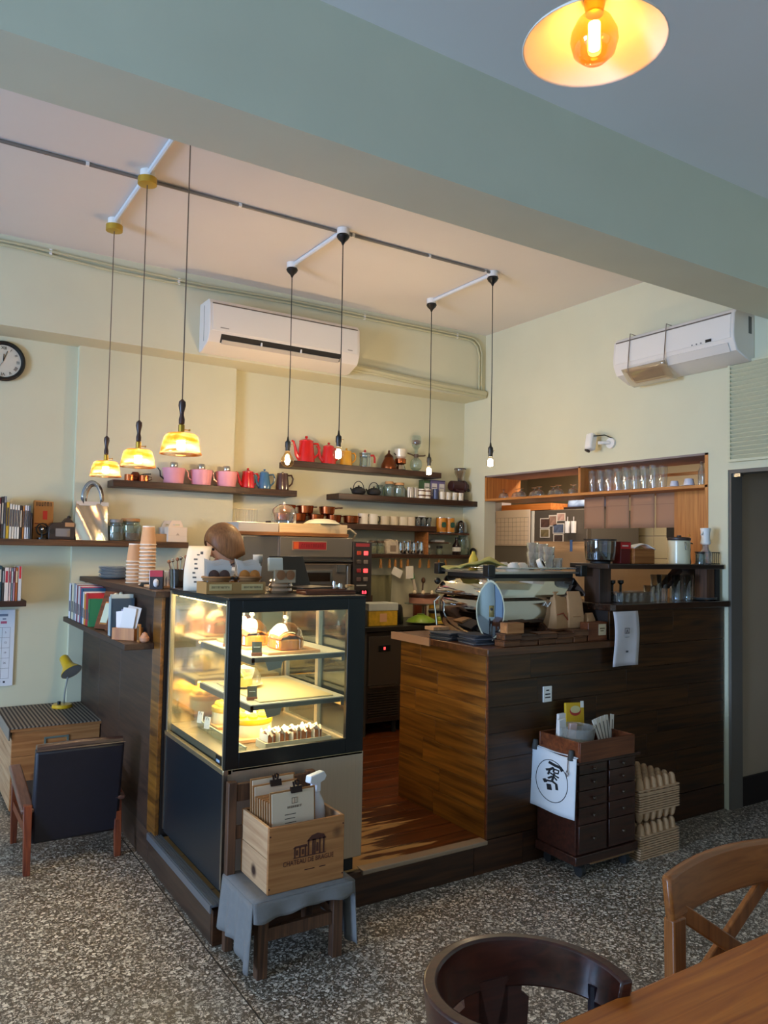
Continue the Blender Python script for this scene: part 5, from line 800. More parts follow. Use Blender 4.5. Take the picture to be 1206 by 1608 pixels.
p = T('cake_stand', 'glass cake stand with a chocolate topped cake', 'cake stand', (3.52, 4.95, ZW)); O('stand', B().lathe([(.06, 0), (.055, .006), (.012, .02), (.012, .12), (.05, .135), (.15, .14), (.15, .146), (.0005, .146)], n=30), GLASSG, p)
p = T('chocolate_cake', 'round pink cake with dark chocolate drips on the stand', 'cake', (3.52, 4.95, ZW + .1465)); O('sponge', B().cyl((0, 0, 0), (0, 0, .06), .115, n=28), mat('#b5806a', .8), p, bev=.004); O('chocolate_top', B().lathe([(.117, .045), (.119, .06), (.117, .072), (.0005, .074)], n=28), mat('#3a2016', .35), p)
for k in range(6): O('cream_ball', B().ball((.08 * math.cos(k), .08 * math.sin(k), .082), .014), mat('#e0cba8', .6), p)
p = T('green_bowl', 'green ceramic bowl turned over on a plate', 'bowl', (3.42, 4.84, ZW)); O('plate', B().lathe([(.06, 0), (.12, .014), (.12, .018), (.0005, .016)], n=28), mat('#7a8a4a', .35), p); O('bowl', B().lathe([(.11, .018), (.1, .035), (.05, .06), (.03, .066), (.03, .074), (.0005, .074)], n=28), mat('#7d9a2c', .3), p)
p = T('lemon_tray', 'yellow tray with green limes at the edge of the back counter', 'tray', (3.62, 4.82, ZW)); O('tray', B().box(-.1, .1, -.06, .06, 0, .018), mat('#d0b040', .5), p, bev=.003)
for k in range(3): O('lime', B().ball((-.05 + k * .04, -.01, .036), .02), mat('#8fa83a', .4), p)
for k in range(2): O('yellow_packet', B().box(-.026, .026, -.015, .015, 0, .075), mat('#d8a020', .5), loc=(3.70, 5.08, ZW + k * .077), bev=.002, label=f'small yellow packet, {("lower", "upper")[k]} one of two behind the cake', cat='packet', group='yellow packets')
p = T('utensil_crock', 'brown crock holding spatulas behind the cake', 'crock', (3.66, 5.2, ZW)); O('crock', B().lathe([(.05, 0), (.056, .01), (.056, .16), (.05, .16), (.05, .01), (.0005, .01)], n=20), mat('#7a3a22', .4), p); O('spatula', B().bc((-.05, 0, .24), (.025, .008, .22), (0, R(-14), 0)), mat('#d8c8b0', .6), p); O('spatula_green', B().bc((-.08, 0, .345), (.035, .012, .05), (0, R(-14), 0)), mat('#6fae6a', .4), p); O('wooden_spoon', B().tube([(.01, 0, .02), (.03, 0, .3)], .006, 6).ball((.032, 0, .31), .018, 10, 6, 1.4), OLDW, p)
# ============================================================ espresso machine
em = T('espresso_machine', 'chrome espresso machine with an oval mirror plate at its corner', 'espresso machine', (2.83, 3.175, 1.0385))
def rrect(hx, hy, r, z, n=5):
    o = []
    for cx, cy, a0 in ((hx - r, hy - r, 0), (-hx + r, hy - r, 90), (-hx + r, -hy + r, 180), (hx - r, -hy + r, 270)):
        for i in range(n + 1): a = R(a0 + 90 * i / n); o.append((cx + r * math.cos(a), cy + r * math.sin(a), z))
    return o
def loft(rings, cap=True):
    b = B(); n = len(rings[0]); v = [p for r in rings for p in r]; f = [(i * n + q, i * n + (q + 1) % n, (i + 1) * n + (q + 1) % n, (i + 1) * n + q) for i in range(len(rings) - 1) for q in range(n)]
    if cap: f += [tuple(range(n))[::-1], tuple((len(rings) - 1) * n + q for q in range(n))]
    return b.add(v, f)
HX, HY = .335, .23
O('lower_body', loft([rrect(HX - .035, HY - .035, .05, .03), rrect(HX - .012, HY - .012, .06, .07), rrect(HX, HY, .06, .13), rrect(HX - .002, HY - .002, .06, .19), rrect(HX - .02, HY - .02, .06, .222)]), mat('#b8b2aa', .07, 1), em, smooth=50)
O('upper_panel', loft([rrect(HX + .012, HY + .012, .05, .224), rrect(HX + .014, HY + .014, .05, .236), rrect(HX - .02, HY - .035, .05, .318), rrect(HX - .028, HY - .04, .05, .322)]), mat('#d6d2ca', .06, 1), em, smooth=40)
O('dark_trim', loft([rrect(HX - .03, HY - .045, .04, .322), rrect(HX - .03, HY - .045, .04, .342)]), BLACKM, em); O('cup_tray', loft([rrect(HX - .01, HY - .02, .03, .342), rrect(HX - .01, HY - .02, .03, .352)]), STEEL, em)
rl = B(); q = rrect(HX - .012, HY - .022, .03, .37); rl.tube(q, .004, 6, closed=True); O('cup_rail', rl, CHROME, em)
for sx in (-1, 1):
    for sy in (-1, 1): O('corner_post', B().bc((sx * (HX - .012), sy * (HY - .025), .358), (.045, .045, .06)), BLACK, em, bev=.004); O('foot', B().cyl((sx * .25, sy * .15, 0), (sx * .25, sy * .15, .035), .025), BLACKM, em)
ves = []
for i in range(24):
    t = i / 24 * 2 * PI; zz = math.sin(t) * .15; ves.append((math.copysign(abs(math.cos(t)) ** 1.25, math.cos(t)) * .07, zz))
M45 = Matrix.Translation((-HX + .012, -HY + .012, .165)) @ Matrix.Rotation(R(-40), 4, 'Z')
def plate(sc, y0, y1, dome=0):
    b = B(); vs = [M45 @ Vector((x * sc, y0, z * sc)) for x, z in ves] + [M45 @ Vector((x * sc, y1, z * sc)) for x, z in ves] + [M45 @ Vector((0, y1 - dome, 0))]; n = 24
    return b.add(vs, [(i, (i + 1) % n, (i + 1) % n + n, i + n) for i in range(n)] + [(i + n, (i + 1) % n + n, 2 * n) for i in range(n)] + [tuple(range(n))[::-1]])
O('oval_rim', plate(1.0, .01, -.03), mat('#d8d2cc', .15, 1), em, smooth=60); O('oval_mirror', plate(.93, -.028, -.033, .012), mat('#8c98aa', .05, 1), em, smooth=60); O('emblem', B().add([M45 @ Vector(v) for v in ((-.006, -.0465, -.03), (.018, -.0455, -.03), (.018, -.0455, .025), (-.006, -.0465, .025))], [(0, 1, 2, 3)]), mat('#8a7a48', .5), em, solid=.002)
O('emblem_figure', B().ball(M45 @ Vector((.006, -.046, .008)), .007), mat('#3a3630', .4), em)
O('steam_wand', B().tube([(-.33, .19, .21), (-.36, .2, .18), (-.352, .19, .08), (-.348, .18, .0)], .006, 8), CHROME, em); O('portafilter', B().cyl((-.24, .26, .12), (-.24, .40, .11), .014).cyl((.1, .26, .12), (.1, .40, .11), .014), BLACK, em)
O('side_knob', B().ball((-.34, .2, .29), .018), BLACK, em); O('script_logo', B().tube([(.02, -.2335, .18), (.035, -.2335, .197), (.05, -.2335, .175), (.07, -.2335, .197)], .003, 5), mat('#efe9de', .3), em)
ZM = 1.0385 + .3525
p = T('yellow_cleaning_cloth', 'yellow green cloth draped over the machine top', 'cloth', (2.62, 3.2, ZM)); O('fabric', B().grid(lambda u, v: (-.17 + .32 * u, -.07 + .16 * v, .012 + .035 * max(0, math.sin(u * PI * .9)) * (.6 + .4 * math.sin(v * 5 + 1)) + .045 * math.exp(-((u - .82) / .14) ** 2 - ((v - .6) / .35) ** 2) + .006 * math.sin(u * 13 + v * 7)), 22, 12), mat('#a8a058', .9), p, solid=.004)
p = T('sponge_bottle', 'small yellow rubber bottle standing behind the cloth', 'bottle', (2.69, 3.32, ZM)); O('bottle', B().lathe([(.024, 0), (.028, .02), (.025, .06), (.012, .085), (.008, .1)], n=16), mat('#d8b840', .5), p)
def saucer_cup(label, x, y, col='#e8e0d2', r=.04, h=.04): p = T('upturned_cup', label, 'cup', (x, y, ZM), 0, 'cups on the machine'); O('cup_wall', B().lathe([(r, 0), (r, .003), (r * .75, h * .8), (r * .5, h), (.0005, h)], n=20), mat(col, .35), p); O('foot_ring', B().olathe([(r * .45, h), (r * .45, h + .004)], n=18), mat(col, .35), p)
for i, (x, y) in enumerate(((2.80, 3.12), (2.88, 3.14), (2.84, 3.24), (2.93, 3.25))): saucer_cup(f'upturned cream cup on the machine top, {nth(i, 4)} of four', x, y)
p = T('tape_roll', 'white tape roll with a dark core leaning on the machine top', 'tape', (2.985, 3.1, ZM + .001)); MR = Matrix.Translation((0, 0, .034)) @ Matrix.Rotation(R(60), 4, 'X') @ Matrix.Rotation(R(25), 4, 'Y'); O('roll', B().lathe([(.034, -.012), (.034, .012), (.018, .012), (.018, -.012), (.034, -.012)], n=22, M=MR), WHITE, p); O('core', B().lathe([(.019, -.013), (.019, .013), (.015, .013), (.015, -.013), (.019, -.013)], n=20, M=MR), mat('#3a2a22', .6), p)
for i, (x, y, h, r) in enumerate(((3.06, 3.12, .085, .032), (3.09, 3.2, .095, .03), (3.125, 3.12, .07, .03), (3.09, 3.28, .1, .034))):
    for k in range(2 if i != 2 else 1): O('stacked_glass', B().olathe([(.0005, .004), (r * .8, .004), (r, h)], n=18), glass('machine_glass', '#eef0ee', .22, body=.1, bodycol='#d8d8d4'), loc=(x, y, ZM + .001 + k * h * .55), solid=.002, label=f'clear glass, {("lower", "upper")[k]} in {NTH[i]} stack at the right of the machine top', cat='glass', group='glasses on the machine')
# ============================================================ low bar top things
ZBT = 1.0385
for i, (x, y, rz, n) in enumerate(((2.43, 3.2, 4, 5), (2.455, 3.0, -8, 6))):
    for k in range(n): O('folded_napkin', B().box(-.06, .06, -.075, .075, 0, .0075), mat(('#33363e', '#5a5a60', '#2c2f38')[(k + i) % 3], .9), loc=(x + .004 * (k % 2), y, ZBT + k * .008), rot=(0, 0, R(rz + 6 * (k % 3))), bev=.003, label=f'folded dark cloth, {"topmost" if k == n - 1 else NTH[n - 1 - k] + " from top"} in the {("rear", "front")[i]} pile on the bar corner', cat='cloth', group='folded dark cloths on the bar')
O('wooden_puck_box', B().box(-.05, .05, -.04, .04, 0, .018), PINEY, loc=(2.42, 3.28, ZBT + .0405), bev=.002, label='small open tan box on the rear cloth pile', cat='box')
BX = wood('coffee_box_wood', '#3c2010', '#7a4a26', 'x', .5, 5, .35)
spots = [(2.53, .05, .03), (2.64, .055, .024), (2.76, .06, .028), (2.88, .055, .024), (2.99, .05, .03)]
for i, (x, hx, h) in enumerate(spots):
    for k in range(2):
        p = T('wooden_coaster_box', f'flat dark wooden box, {("lower", "upper")[k]} one, {nth(i, 5)} along the bar edge', 'box', (x + .01 * k, 2.86, ZBT + k * (h + .001)), R(random.uniform(-6, 6)), 'flat wooden boxes along the bar'); O('case', B().box(-hx, hx, -.04, .03, 0, h * .8), BX, p, bev=.002); O('lid', B().box(-hx - .002, hx + .002, -.042, .032, h * .8, h), BX, p, bev=.002)
O('tan_wooden_block', B().box(-.05, .05, -.03, .03, 0, .05), PINE, loc=(2.55, 2.845, ZBT + .062), bev=.003, label='pale wooden block on the leftmost flat boxes', cat='block', rot=(0, 0, R(-6)))
for i, (x, y, rz, h) in enumerate(((2.955, 2.945, 8, .19), (3.055, 2.935, -4, .19), (3.165, 2.925, 6, .135))):
    p = T('coffee_bag', f'kraft coffee bean bag, {("left", "middle", "small right")[i]} one on the bar', 'bag', (x, y, ZBT + (.0615 if i < 2 else .0005)), R(rz), 'kraft coffee bags'); w_ = .052 if i < 2 else .035
    O('bag_body', loft([rrect(w_, .03, .008, 0), rrect(w_ * 1.03, .032, .008, h * .3), rrect(w_ * .95, .02, .006, h * .75), rrect(w_ * .8, .005, .003, h)]), KRAFT, p); O('band', B().tube([(-w_ * .9, -.034, h * .38), (0, -.036, h * .42), (w_ * .9, -.034, h * .2)], .003, 5) if i == 0 else B().box(-w_ * .5, w_ * .5, -.034, -.0325, h * .3, h * .32), mat('#a8482c', .6) if i == 0 else KRAFTD, p)
p = T('wooden_riser', 'plain dark wooden riser under the kraft bags', 'riser', (3.0, 2.945, ZBT)); O('riser_top', B().box(-.11, .11, -.035, .035, .05, .061), BX, p, bev=.002); O('riser_leg', B().box(-.11, -.09, -.035, .035, 0, .05).box(.09, .11, -.035, .035, 0, .05), BX, p)
p = T('price_box', 'reddish wooden box with a small printed label', 'box', (3.125, 2.855, ZBT)); O('box_body', B().box(-.07, .07, -.03, .03, 0, .095), WALNUT, p, bev=.003); O('label_card', B().box(.005, .06, -.0315, -.03, .028, .085), mat('#c8b08a', .7), p); O('print', B().box(.014, .05, -.0322, -.0315, .06, .066).box(.018, .042, -.0322, -.0315, .048, .053), mat('#6a5234', .7), p)
# ============================================================ raised bar and shelf things
ZH = 1.2265
tg = B().olathe([(.0005, .006), (.029, .006), (.031, .15)], n=20).mesh('tumbler'); rg = B().lathe([(.0285, 0), (.0285, .007), (.0005, .007)], n=18).mesh('tumbler_base'); GT = glass('tumbler_glass', '#f4f6f6', .13)
for i, (x, y) in enumerate(((3.72, 2.93), (3.80, 2.95), (3.865, 2.9), (3.915, 2.95), (3.965, 2.9))):
    p = T('tall_glass', f'tall clear tumbler, {nth(i, 5)} of five on the raised bar', 'glass', (x, y, ZH), 0, 'tall tumblers'); O('wall', tg, GT, p, solid=.002); O('base', rg, GT, p)
p = T('short_glass', 'short clear tumbler left of the tall ones', 'glass', (3.63, 2.9, ZH)); O('wall', B().olathe([(.0005, .005), (.034, .005), (.036, .09)], n=20), GT, p, solid=.002); O('base', rg, GT, p)
p = T('glass_tray', 'low clear glass tray of small cups on the raised bar', 'tray', (3.45, 2.89, ZH)); O('tray_wall', B().frame(-.12, .12, 0, .06, -.052, -.048, .004).box(-.12, .12, -.05, -.048, .004, .056).box(-.12, .12, .048, .05, 0, .06).box(-.12, -.118, -.048, .048, 0, .06).box(.118, .12, -.048, .048, 0, .06), GT, p)
for i in range(4): O('shot_glass', B().olathe([(.0005, .003), (.02, .003), (.024, .05)], n=16), glass('shot_glass_m', '#e8e4da', .22, body=.25, bodycol='#cfc8b8'), loc=(3.37 + i * .053, 2.89, ZH + .001), solid=.002, label=f'small clear cup, {nth(i, 4)} inside the low glass tray', cat='glass', group='cups in the glass tray')
for i in range(2): O('flat_plate', B().lathe([(.06, 0), (.085, .008), (.084, .010), (.0005, .005)], n=26), mat('#6a6a68', .3), loc=(4.1, 2.9, ZH + i * .007), label=f'flat grey plate, {("lower", "upper")[i]} one at the wall end of the raised bar', cat='plate', group='flat grey plates')
p = T('tamper_stand', 'black tamper stand with two knobs behind the glass tray', 'tamper stand', (3.49, 3.02, ZH)); O('stand_base', B().box(-.07, .07, -.03, .03, 0, .02), BLACKM, p, bev=.003)
for x in (-.035, .035): O('tamper', B().lathe([(.02, .02), (.02, .03), (.007, .04), (.007, .09), (.018, .1), (.018, .115), (.0005, .118)], (x, 0, 0), 14), BLACK, p)
ZU = 1.226 + .2125
p = T('grinder_hopper', 'smoked plastic grinder hopper with coffee beans on the bar shelf', 'coffee grinder', (3.29, 2.96, ZU)); O('hopper', B().olathe([(.06, .01), (.078, .02), (.084, .07), (.086, .122)], n=24), glass('hopper_smoke', '#b4a698', .16, body=.12, bodycol='#4a3c34'), p); O('beans', B().lathe([(.045, .01), (.062, .035), (.07, .055), (.0005, .065)], n=20), mat('#2a160e', .6, noise=.3, nscale=80), p); O('hopper_lid', B().cyl((0, 0, .125), (0, 0, .132), .09), BLACK, p); O('collar', B().cyl((0, 0, 0), (0, 0, .012), .055), BLACKM, p)
p = T('red_coffee_tin', 'red and black tin beside the grinder hopper', 'tin', (3.425, 2.93, ZU)); O('tin_body', B().box(-.04, .04, -.03, .03, 0, .122), mat('#6a1c1a', .4), p, bev=.003); O('red_panel', B().box(-.041, .041, -.0315, -.03, .082, .118), mat('#c8282a', .4), p); O('print', B().box(-.03, .02, -.0322, -.0315, .095, .102), mat('#e8c8b8', .6), p)
p = T('wooden_tissue_box', 'wooden tissue box with a white tissue pulled out', 'tissue box', (3.565, 2.93, ZU)); O('box_body', B().box(-.085, .085, -.045, .045, 0, .085), wood('tissue_wood', '#8a4c1c', '#b8743a', 'x', .5, 4, .05), p, bev=.003); O('tissue', B().grid(lambda u, v: (-.07 + .15 * u, -.03 + .06 * v - .03 * max(0, u - .7) * 3, .086 + .028 * math.sin(min(1, u * 1.4) * PI * .6) * (1 - .3 * abs(v - .5)) - .05 * max(0, u - .72) * 2), 12, 8), WHITE, p, solid=.003)
p = T('cream_canister', 'cream enamel canister with a clip lid on the bar shelf', 'canister', (3.885, 2.9, ZU)); O('canister', B().lathe([(.06, 0), (.063, .004), (.063, .135), (.06, .138)], n=26), mat('#d8cfae', .3, coat=.3), p); O('lid', B().lathe([(.064, .138), (.066, .142), (.066, .152), (.05, .158), (.012, .16), (.012, .168), (.0005, .168)], n=24), mat('#3a2a24', .4), p); O('wire_clip', B().tube([(-.03, -.06, .13), (-.034, -.068, .11), (-.028, -.066, .085), (-.018, -.068, .085), (-.015, -.066, .11), (-.02, -.06, .13)], .0025, 6), SLV, p)
p = T('pepper_mill', 'black metal hand mill with crank beside the canister', 'mill', (3.99, 2.93, ZU)); O('mill_body', B().lathe([(.028, 0), (.03, .01), (.024, .05), (.028, .09), (.014, .105)], n=16), BLACKM, p); O('crank', B().tube([(0, 0, .105), (0, 0, .118), (.05, 0, .125), (.062, 0, .122)], .0035, 6), BLACK, p)
p = T('mist_sprayer', 'white continuous mist sprayer with clear bottle', 'spray bottle', (4.085, 2.865, ZU)); O('bottle', B().lathe([(.03, 0), (.034, .006), (.034, .07), (.02, .09), (.018, .12)], n=20), glass('spray_clear', '#eef0f2', .2, body=.2, bodycol='#d4d6d8'), p); O('sprayer_head', B().lathe([(.026, .118), (.03, .125), (.024, .16), (.028, .2), (.03, .215), (.0005, .217)], n=18), WHITE, p); O('trigger', B().bc((-.032, -.002, .185), (.03, .008, .01), (0, R(-40), 0)), WHITE, p)
p = T('wire_basket', 'black wire basket at the wall end of the bar shelf', 'basket', (4.15, 2.9, ZU)); bk = B()
for z in (.004, .072): bk.tube([(-.055, -.045, z), (.055, -.045, z), (.055, .045, z), (-.055, .045, z)], .003, 5, closed=True)
for i in range(6):
    for yy in (-.045, .045): bk.tube([(-.05 + i * .02, yy, .004), (-.045 + i * .018, yy, .04), (-.05 + i * .02, yy, .072)], .0018, 4)
O('wire_frame', bk, BLACK, p)
p = T('small_spice_jar', 'small glass jar with wire rack left of the sprayer', 'jar', (4.03, 2.86, ZU)); O('glass', B().olathe([(.0005, .003), (.026, .003), (.026, .055), (.022, .065)], n=16), GLASSG, p, solid=.002); O('lid', B().cyl((0, 0, .065), (0, 0, .075), .025), BLACKM, p); O('dark_contents', B().cyl((0, 0, .005), (0, 0, .03), .022), mat('#4a3a2c', .8), p)
# ============================================================ hatch with glasses and the kitchen behind
ht_ = T('hatch_shelf', 'light wooden hatch frame with glass shelf in the right wall', 'shelf', (XR, 4.0, 1.0))
D = .38
O('shelf_board', B().box(0, D, -1.055, 1.065, .91, .93), OAKY, ht_, bev=.002); O('side_board', B().box(0, D, 1.045, 1.068, .93, 1.125), OAK, ht_); O('side_board', B().box(0, D, -1.058, -1.035, .0, 1.125), OAK, ht_); O('divider', B().box(0, D, -.012, .012, .93, 1.125), OAK, ht_, bev=.002); O('top_board', B().box(0, D, -1.058, 1.068, 1.112, 1.125), mat('#8f7f78', .8), ht_)
O('cover_panel', B().box(.15, .17, -1.035, -.70, .0, .91), OAK, ht_, bev=.002); O('back_rail', B().box(D - .02, D, -1.03, -.1, 1.04, 1.06), OAKY, ht_)
for k, (yy, zz) in enumerate(((-.82, .62), (-1.02, .62))): O('screw', B().cyl((.145, yy, zz), (.151, yy, zz), .005), BRASS, ht_)
ZN = 1.9305; GN = glass('niche_glass', '#f4f5f4', .13, body=.02)
ng = B().olathe([(.0005, .006), (.026, .006), (.032, .13), (.031, .16)], n=18).mesh('tumbler')
k = 0
for row, xx in enumerate((4.29, 4.36)):
    for i in range(8):
        p = T('stored_glass', f'tall clear glass, {nth(i, 8)} in the {("front", "rear")[row]} row on the hatch shelf', 'glass', (xx, 3.935 - i * .076 - row * .02, ZN), 0, 'tall glasses on the hatch shelf'); O('wall', ng, GN, p); O('base', rg, GN, p)
for i in range(8):
    p = T('coupe_glass', f'upturned clear goblet, {nth(i, 8)} in the left hatch compartment', 'glass', (4.30 + .05 * (i % 2), 4.92 - i * .105, ZN), 0, 'upturned goblets'); O('bowl', B().olathe([(.04, 0), (.042, .012), (.034, .04), (.01, .052)], n=18), GN, p, solid=.002); O('stem', B().lathe([(.005, .05), (.004, .07), (.026, .076), (.0005, .078)], n=14), GN, p)
for i, (yy, r, h) in enumerate(((3.245, .028, .042), (3.135, .033, .05))):
    p = T('white_teacup', f'small white teacup, {("left", "right")[i]} one upturned on a saucer in the hatch', 'cup', (4.30, yy, ZN)); O('saucer', B().lathe([(.03, 0), (.05, .006), (.049, .008), (.0005, .005)], n=22), WHITE, p); O('cup_wall', B().lathe([(r, .0085), (r, .02), (r * .8, h), (.0005, h)], n=18), mat('#d4d4de', .35), p)
p = T('slim_bottle', 'thin clear bottle at the right end of the hatch shelf', 'bottle', (4.29, 3.035, ZN)); O('glass', B().olathe([(.0005, .003), (.022, .003), (.022, .09), (.01, .12), (.01, .15)], n=16), GN, p, solid=.002); O('neck_ring', B().cyl((0, 0, .145), (0, 0, .152), .012), GN, p)
for i, (yy, w_) in enumerate(((4.018, .19), (3.803, .205), (3.582, .2), (3.386, .165))):
    p = T('kraft_sheet', f'brown kraft paper sheet hanging under the hatch shelf, {nth(i, 4)} of four', 'paper', (4.40, yy, 1.908), 0, 'hanging kraft sheets'); O('sheet', B().grid(lambda u, v: (.004 * math.sin(u * 4 + i), -w_ / 2 + w_ * u, -.235 * v), 6, 4), mat('#b08668', .85), p, solid=.004); O('fold_strip', B().box(-.007, -.005, -w_ / 2, w_ / 2, -.075, -.072), mat('#96705a', .85), p)
# fridge
FX = 4.95
fg = T('kitchen_fridge', 'grey two door fridge covered with papers in the kitchen', 'fridge', (FX, 5.24, 0)); FG = mat('#8d8880', .4, .5)
O('cabinet', B().box(.05, .65, -.64, .70, .05, 1.87), mat('#5a544c', .5), fg); O('door', B().box(0, .05, .03, .70, .08, 1.865), FG, fg, bev=.004); O('door', B().box(0, .05, -.64, .0, .08, 1.865), mat('#5f564c', .4, .4), fg, bev=.004); O('door_seam', B().box(-.004, .03, -.002, .03, .08, 1.865), mat('#d0c8b8', .4), fg)
O('handle', B().box(-.02, 0, .04, .055, .9, 1.3), STEEL, fg)
O('lower_wood_panel', B().box(-.006, 0, -.63, -.01, .9, 1.585), wood('fridge_wood', '#8a6a48', '#b08c64', 'y', .6, 4, .05), fg)
def sheet(nm, label, y0, y1, z0, z1, m, x=FX, cat='paper'): return O(nm, B().box(-.003, 0, y0 - 5.24, y1 - 5.24, z0, z1), m, loc=(x - .001, 5.24, 0), label=label, cat=cat)
cal = T('fridge_calendar', 'large gridded planner sheet on the left fridge door', 'calendar', (FX - .001, 5.53, 1.545)); O('page', B().box(-.003, 0, -.24, .24, 0, .335), mat('#e2cdb8', .8), cal); g = B()
for i in range(7): g.box(-.0036, -.003, -.22, .22, .01 + i * .042, .0115 + i * .042)
for i in range(9): g.box(-.0036, -.003, -.22 + i * .055, -.2188 + i * .055, .01, .262)
O('grid_print', g, mat('#6a5a4e', .8), cal)
nt_ = T('fridge_notice', 'narrow printed notice at the left of the planner sheet', 'paper', (FX - .001, 5.855, 1.545)); O('page', B().box(-.003, 0, -.08, .08, 0, .215), mat('#cdc8cc', .8), nt_); O('print', B().box(-.0036, -.003, -.02, .03, .14, .155).box(-.0036, -.003, -.03, .03, .11, .12).box(-.0036, -.003, -.05, .06, .07, .08), mat('#4a464a', .8), nt_)
for i, (yy, zz, a, b_, c, n) in enumerate(((5.10, 1.75, .06, .045, '#4a3026', 'dark brown'), (5.0, 1.77, .05, .05, '#8a6a58', 'tan'), (4.90, 1.80, .05, .035, '#b08a7a', 'pinkish'), (5.10, 1.66, .06, .04, '#6a5a3a', 'olive'), (4.93, 1.70, .07, .045, '#4a5468', 'blue grey'), (4.93, 1.615, .06, .035, '#3a2a24', 'black'))):
    p = T('fridge_photo', f'small {n} photo print, {("top left", "top middle", "top right", "lower left", "centre right", "bottom right")[i]} on the dark fridge door', 'photo', (FX - .001, yy, zz), 0, 'photos on the fridge'); O('print_border', B().box(-.002, 0, -a, a, -b_, b_), mat('#cbbfae', .7), p); O('image', B().box(-.0028, -.002, -a * .85, a * .85, -b_ * .82, b_ * .82), mat(c, .6, noise=.4, nscale=25), p)
for i, yy in enumerate((4.80, 4.73)): p = T('magnetic_cup', f'white magnetic pen cup, {("left", "right")[i]} one on the fridge door', 'pen cup', (FX - .025, yy, 1.66)); O('cup', B().lathe([(.022, 0), (.024, .1), (.021, .1), (.02, .004), (.0005, .004)], n=14), mat('#d8d2cc', .5), p); O('pen', B().cyl((0, 0, .01), (.005, .004, .14), .004), mat('#b0aaa8', .5), p)
p = T('blue_scraper', 'blue handled scraper hanging on the fridge door', 'tool', (FX - .01, 4.77, 1.60)); O('handle', B().box(-.006, .006, -.01, .01, -.1, 0), mat('#3a5a8a', .5), p); O('blade', B().bc((0, 0, -.15), (.003, .02, .1), (R(8), 0, 0)), mat('#5a3a30', .5), p)
p = T('orange_tray', 'orange wooden tray lying on top of the fridge', 'tray', (FX + .2, 5.36, 1.8705)); O('tray', B().box(-.2, .2, -.33, .33, 0, .01).box(-.2, -.19, -.33, .33, .01, .06).box(.19, .2, -.33, .33, .01, .06).box(-.19, .19, -.33, -.32, .01, .06).box(-.19, .19, .32, .33, .01, .06), wood('orange_tray_w', '#a85a20', '#d0803a', 'y', .5, 3, .05), p)
O('white_carton', B().box(-.06, .06, -.05, .05, 0, .09), mat('#c8c0c4', .6), loc=(FX + .08, 5.76, 1.8705), bev=.003, label='small white printed carton on the fridge top', cat='carton')
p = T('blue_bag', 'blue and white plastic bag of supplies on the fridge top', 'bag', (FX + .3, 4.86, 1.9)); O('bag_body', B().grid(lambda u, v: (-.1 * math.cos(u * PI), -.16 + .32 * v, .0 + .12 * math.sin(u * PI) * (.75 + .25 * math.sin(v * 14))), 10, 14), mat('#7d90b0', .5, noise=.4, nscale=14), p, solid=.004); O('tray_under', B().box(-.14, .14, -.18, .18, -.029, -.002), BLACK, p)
hd = T('range_hood', 'black range hood above the kitchen counter', 'hood', (5.45, 3.6, 1.62)); O('canopy', B().box(-.25, .29, -.4, .4, 0, .09), BLACK, hd, bev=.004); O('filter', B().box(-.22, .26, -.37, .37, -.004, 0), mat('#2a2624', .4, .6), hd); O('duct', B().box(-.05, .25, -.15, .15, .09, .82), mat('#2a2624', .5), hd)
kc = T('kitchen_counter', 'tan kitchen counter behind the hatch', 'counter', (5.4, 3.75, 0)); O('cabinet', B().box(-.3, .345, -.8, .8, 0, 1.1), mat('#8a6c46', .6), kc); O('worktop', B().box(-.32, .345, -.82, .82, 1.1, 1.14), mat('#6a5236', .5), kc); O('door', B().box(-.312, -.3, -.78, -.02, .1, 1.08).box(-.312, -.3, .02, .78, .1, 1.08), mat('#9a7a50', .6), kc, bev=.003)
kb = T('kitchen_boards', 'tan cardboard panels standing behind the bar in the hatch', 'panel', (4.36, 3.9, 1.0)); O('panel', B().box(0, .012, -.75, .15, 0, .42), mat('#8a6c48', .8, noise=.08, nscale=6), kb); O('panel', B().box(.015, .027, .17, .5, 0, .5), mat('#9a7a54', .8, noise=.08, nscale=6), kb)
# ============================================================ bench box, desk lamp, armchair
bx = T('wooden_chest', 'pine chest with a striped mat on its top', 'chest', (.60, 4.72, .02))
for i, (z0, z1) in enumerate(((.0, .14), (.142, .29), (.292, .43))):
    O('board', B().box(0, .465, 0, .02, z0, z1), PINE, bx, bev=.002); O('board', B().box(0, .02, .02, .60, z0, z1), PINEY, bx, bev=.002); O('board', B().box(.445, .465, .02, .60, z0, z1), PINEY, bx, bev=.002)
O('back_panel', B().box(.02, .445, .58, .60, 0, .43), PINE, bx); O('lid', B().box(-.01, .475, -.01, .61, .43, .445), PINE, bx); O('batten', B().box(.465, .48, .02, .6, .41, .428), PINEY, bx)
for x in (.02, .43): O('foot', B().box(x, x + .04, .03, .57, -.02, 0), OLDW, bx)
O('recessed_grip', B().frame(.165, .295, .335, .385, -.006, .0, .01), mat('#8a9a92', .4, .6), bx)
STR = stripes('striped_mat', ('#8f8272', '#3a322c'), .021, 0)
p = T('striped_mat', 'brown and cream striped mat spread over the pine chest', 'mat', (.60, 4.72, .4658)); O('mat_top', B().box(-.012, .48, -.012, .615, 0, .006), STR, p); O('mat_drop', B().box(-.018, -.012, -.012, .615, -.06, .006), STR, p); O('rolled_edge', B().tube([(.485, .0, .004), (.485, .3, .006), (.478, .6, .006)], .006, 8), mat('#9a8c7c', .8), p)
lp = T('desk_lamp', 'yellow gooseneck desk lamp on the striped mat', 'desk lamp', (.935, 5.17, .4722)); YL = mat('#e2b21c', .35, coat=.3)
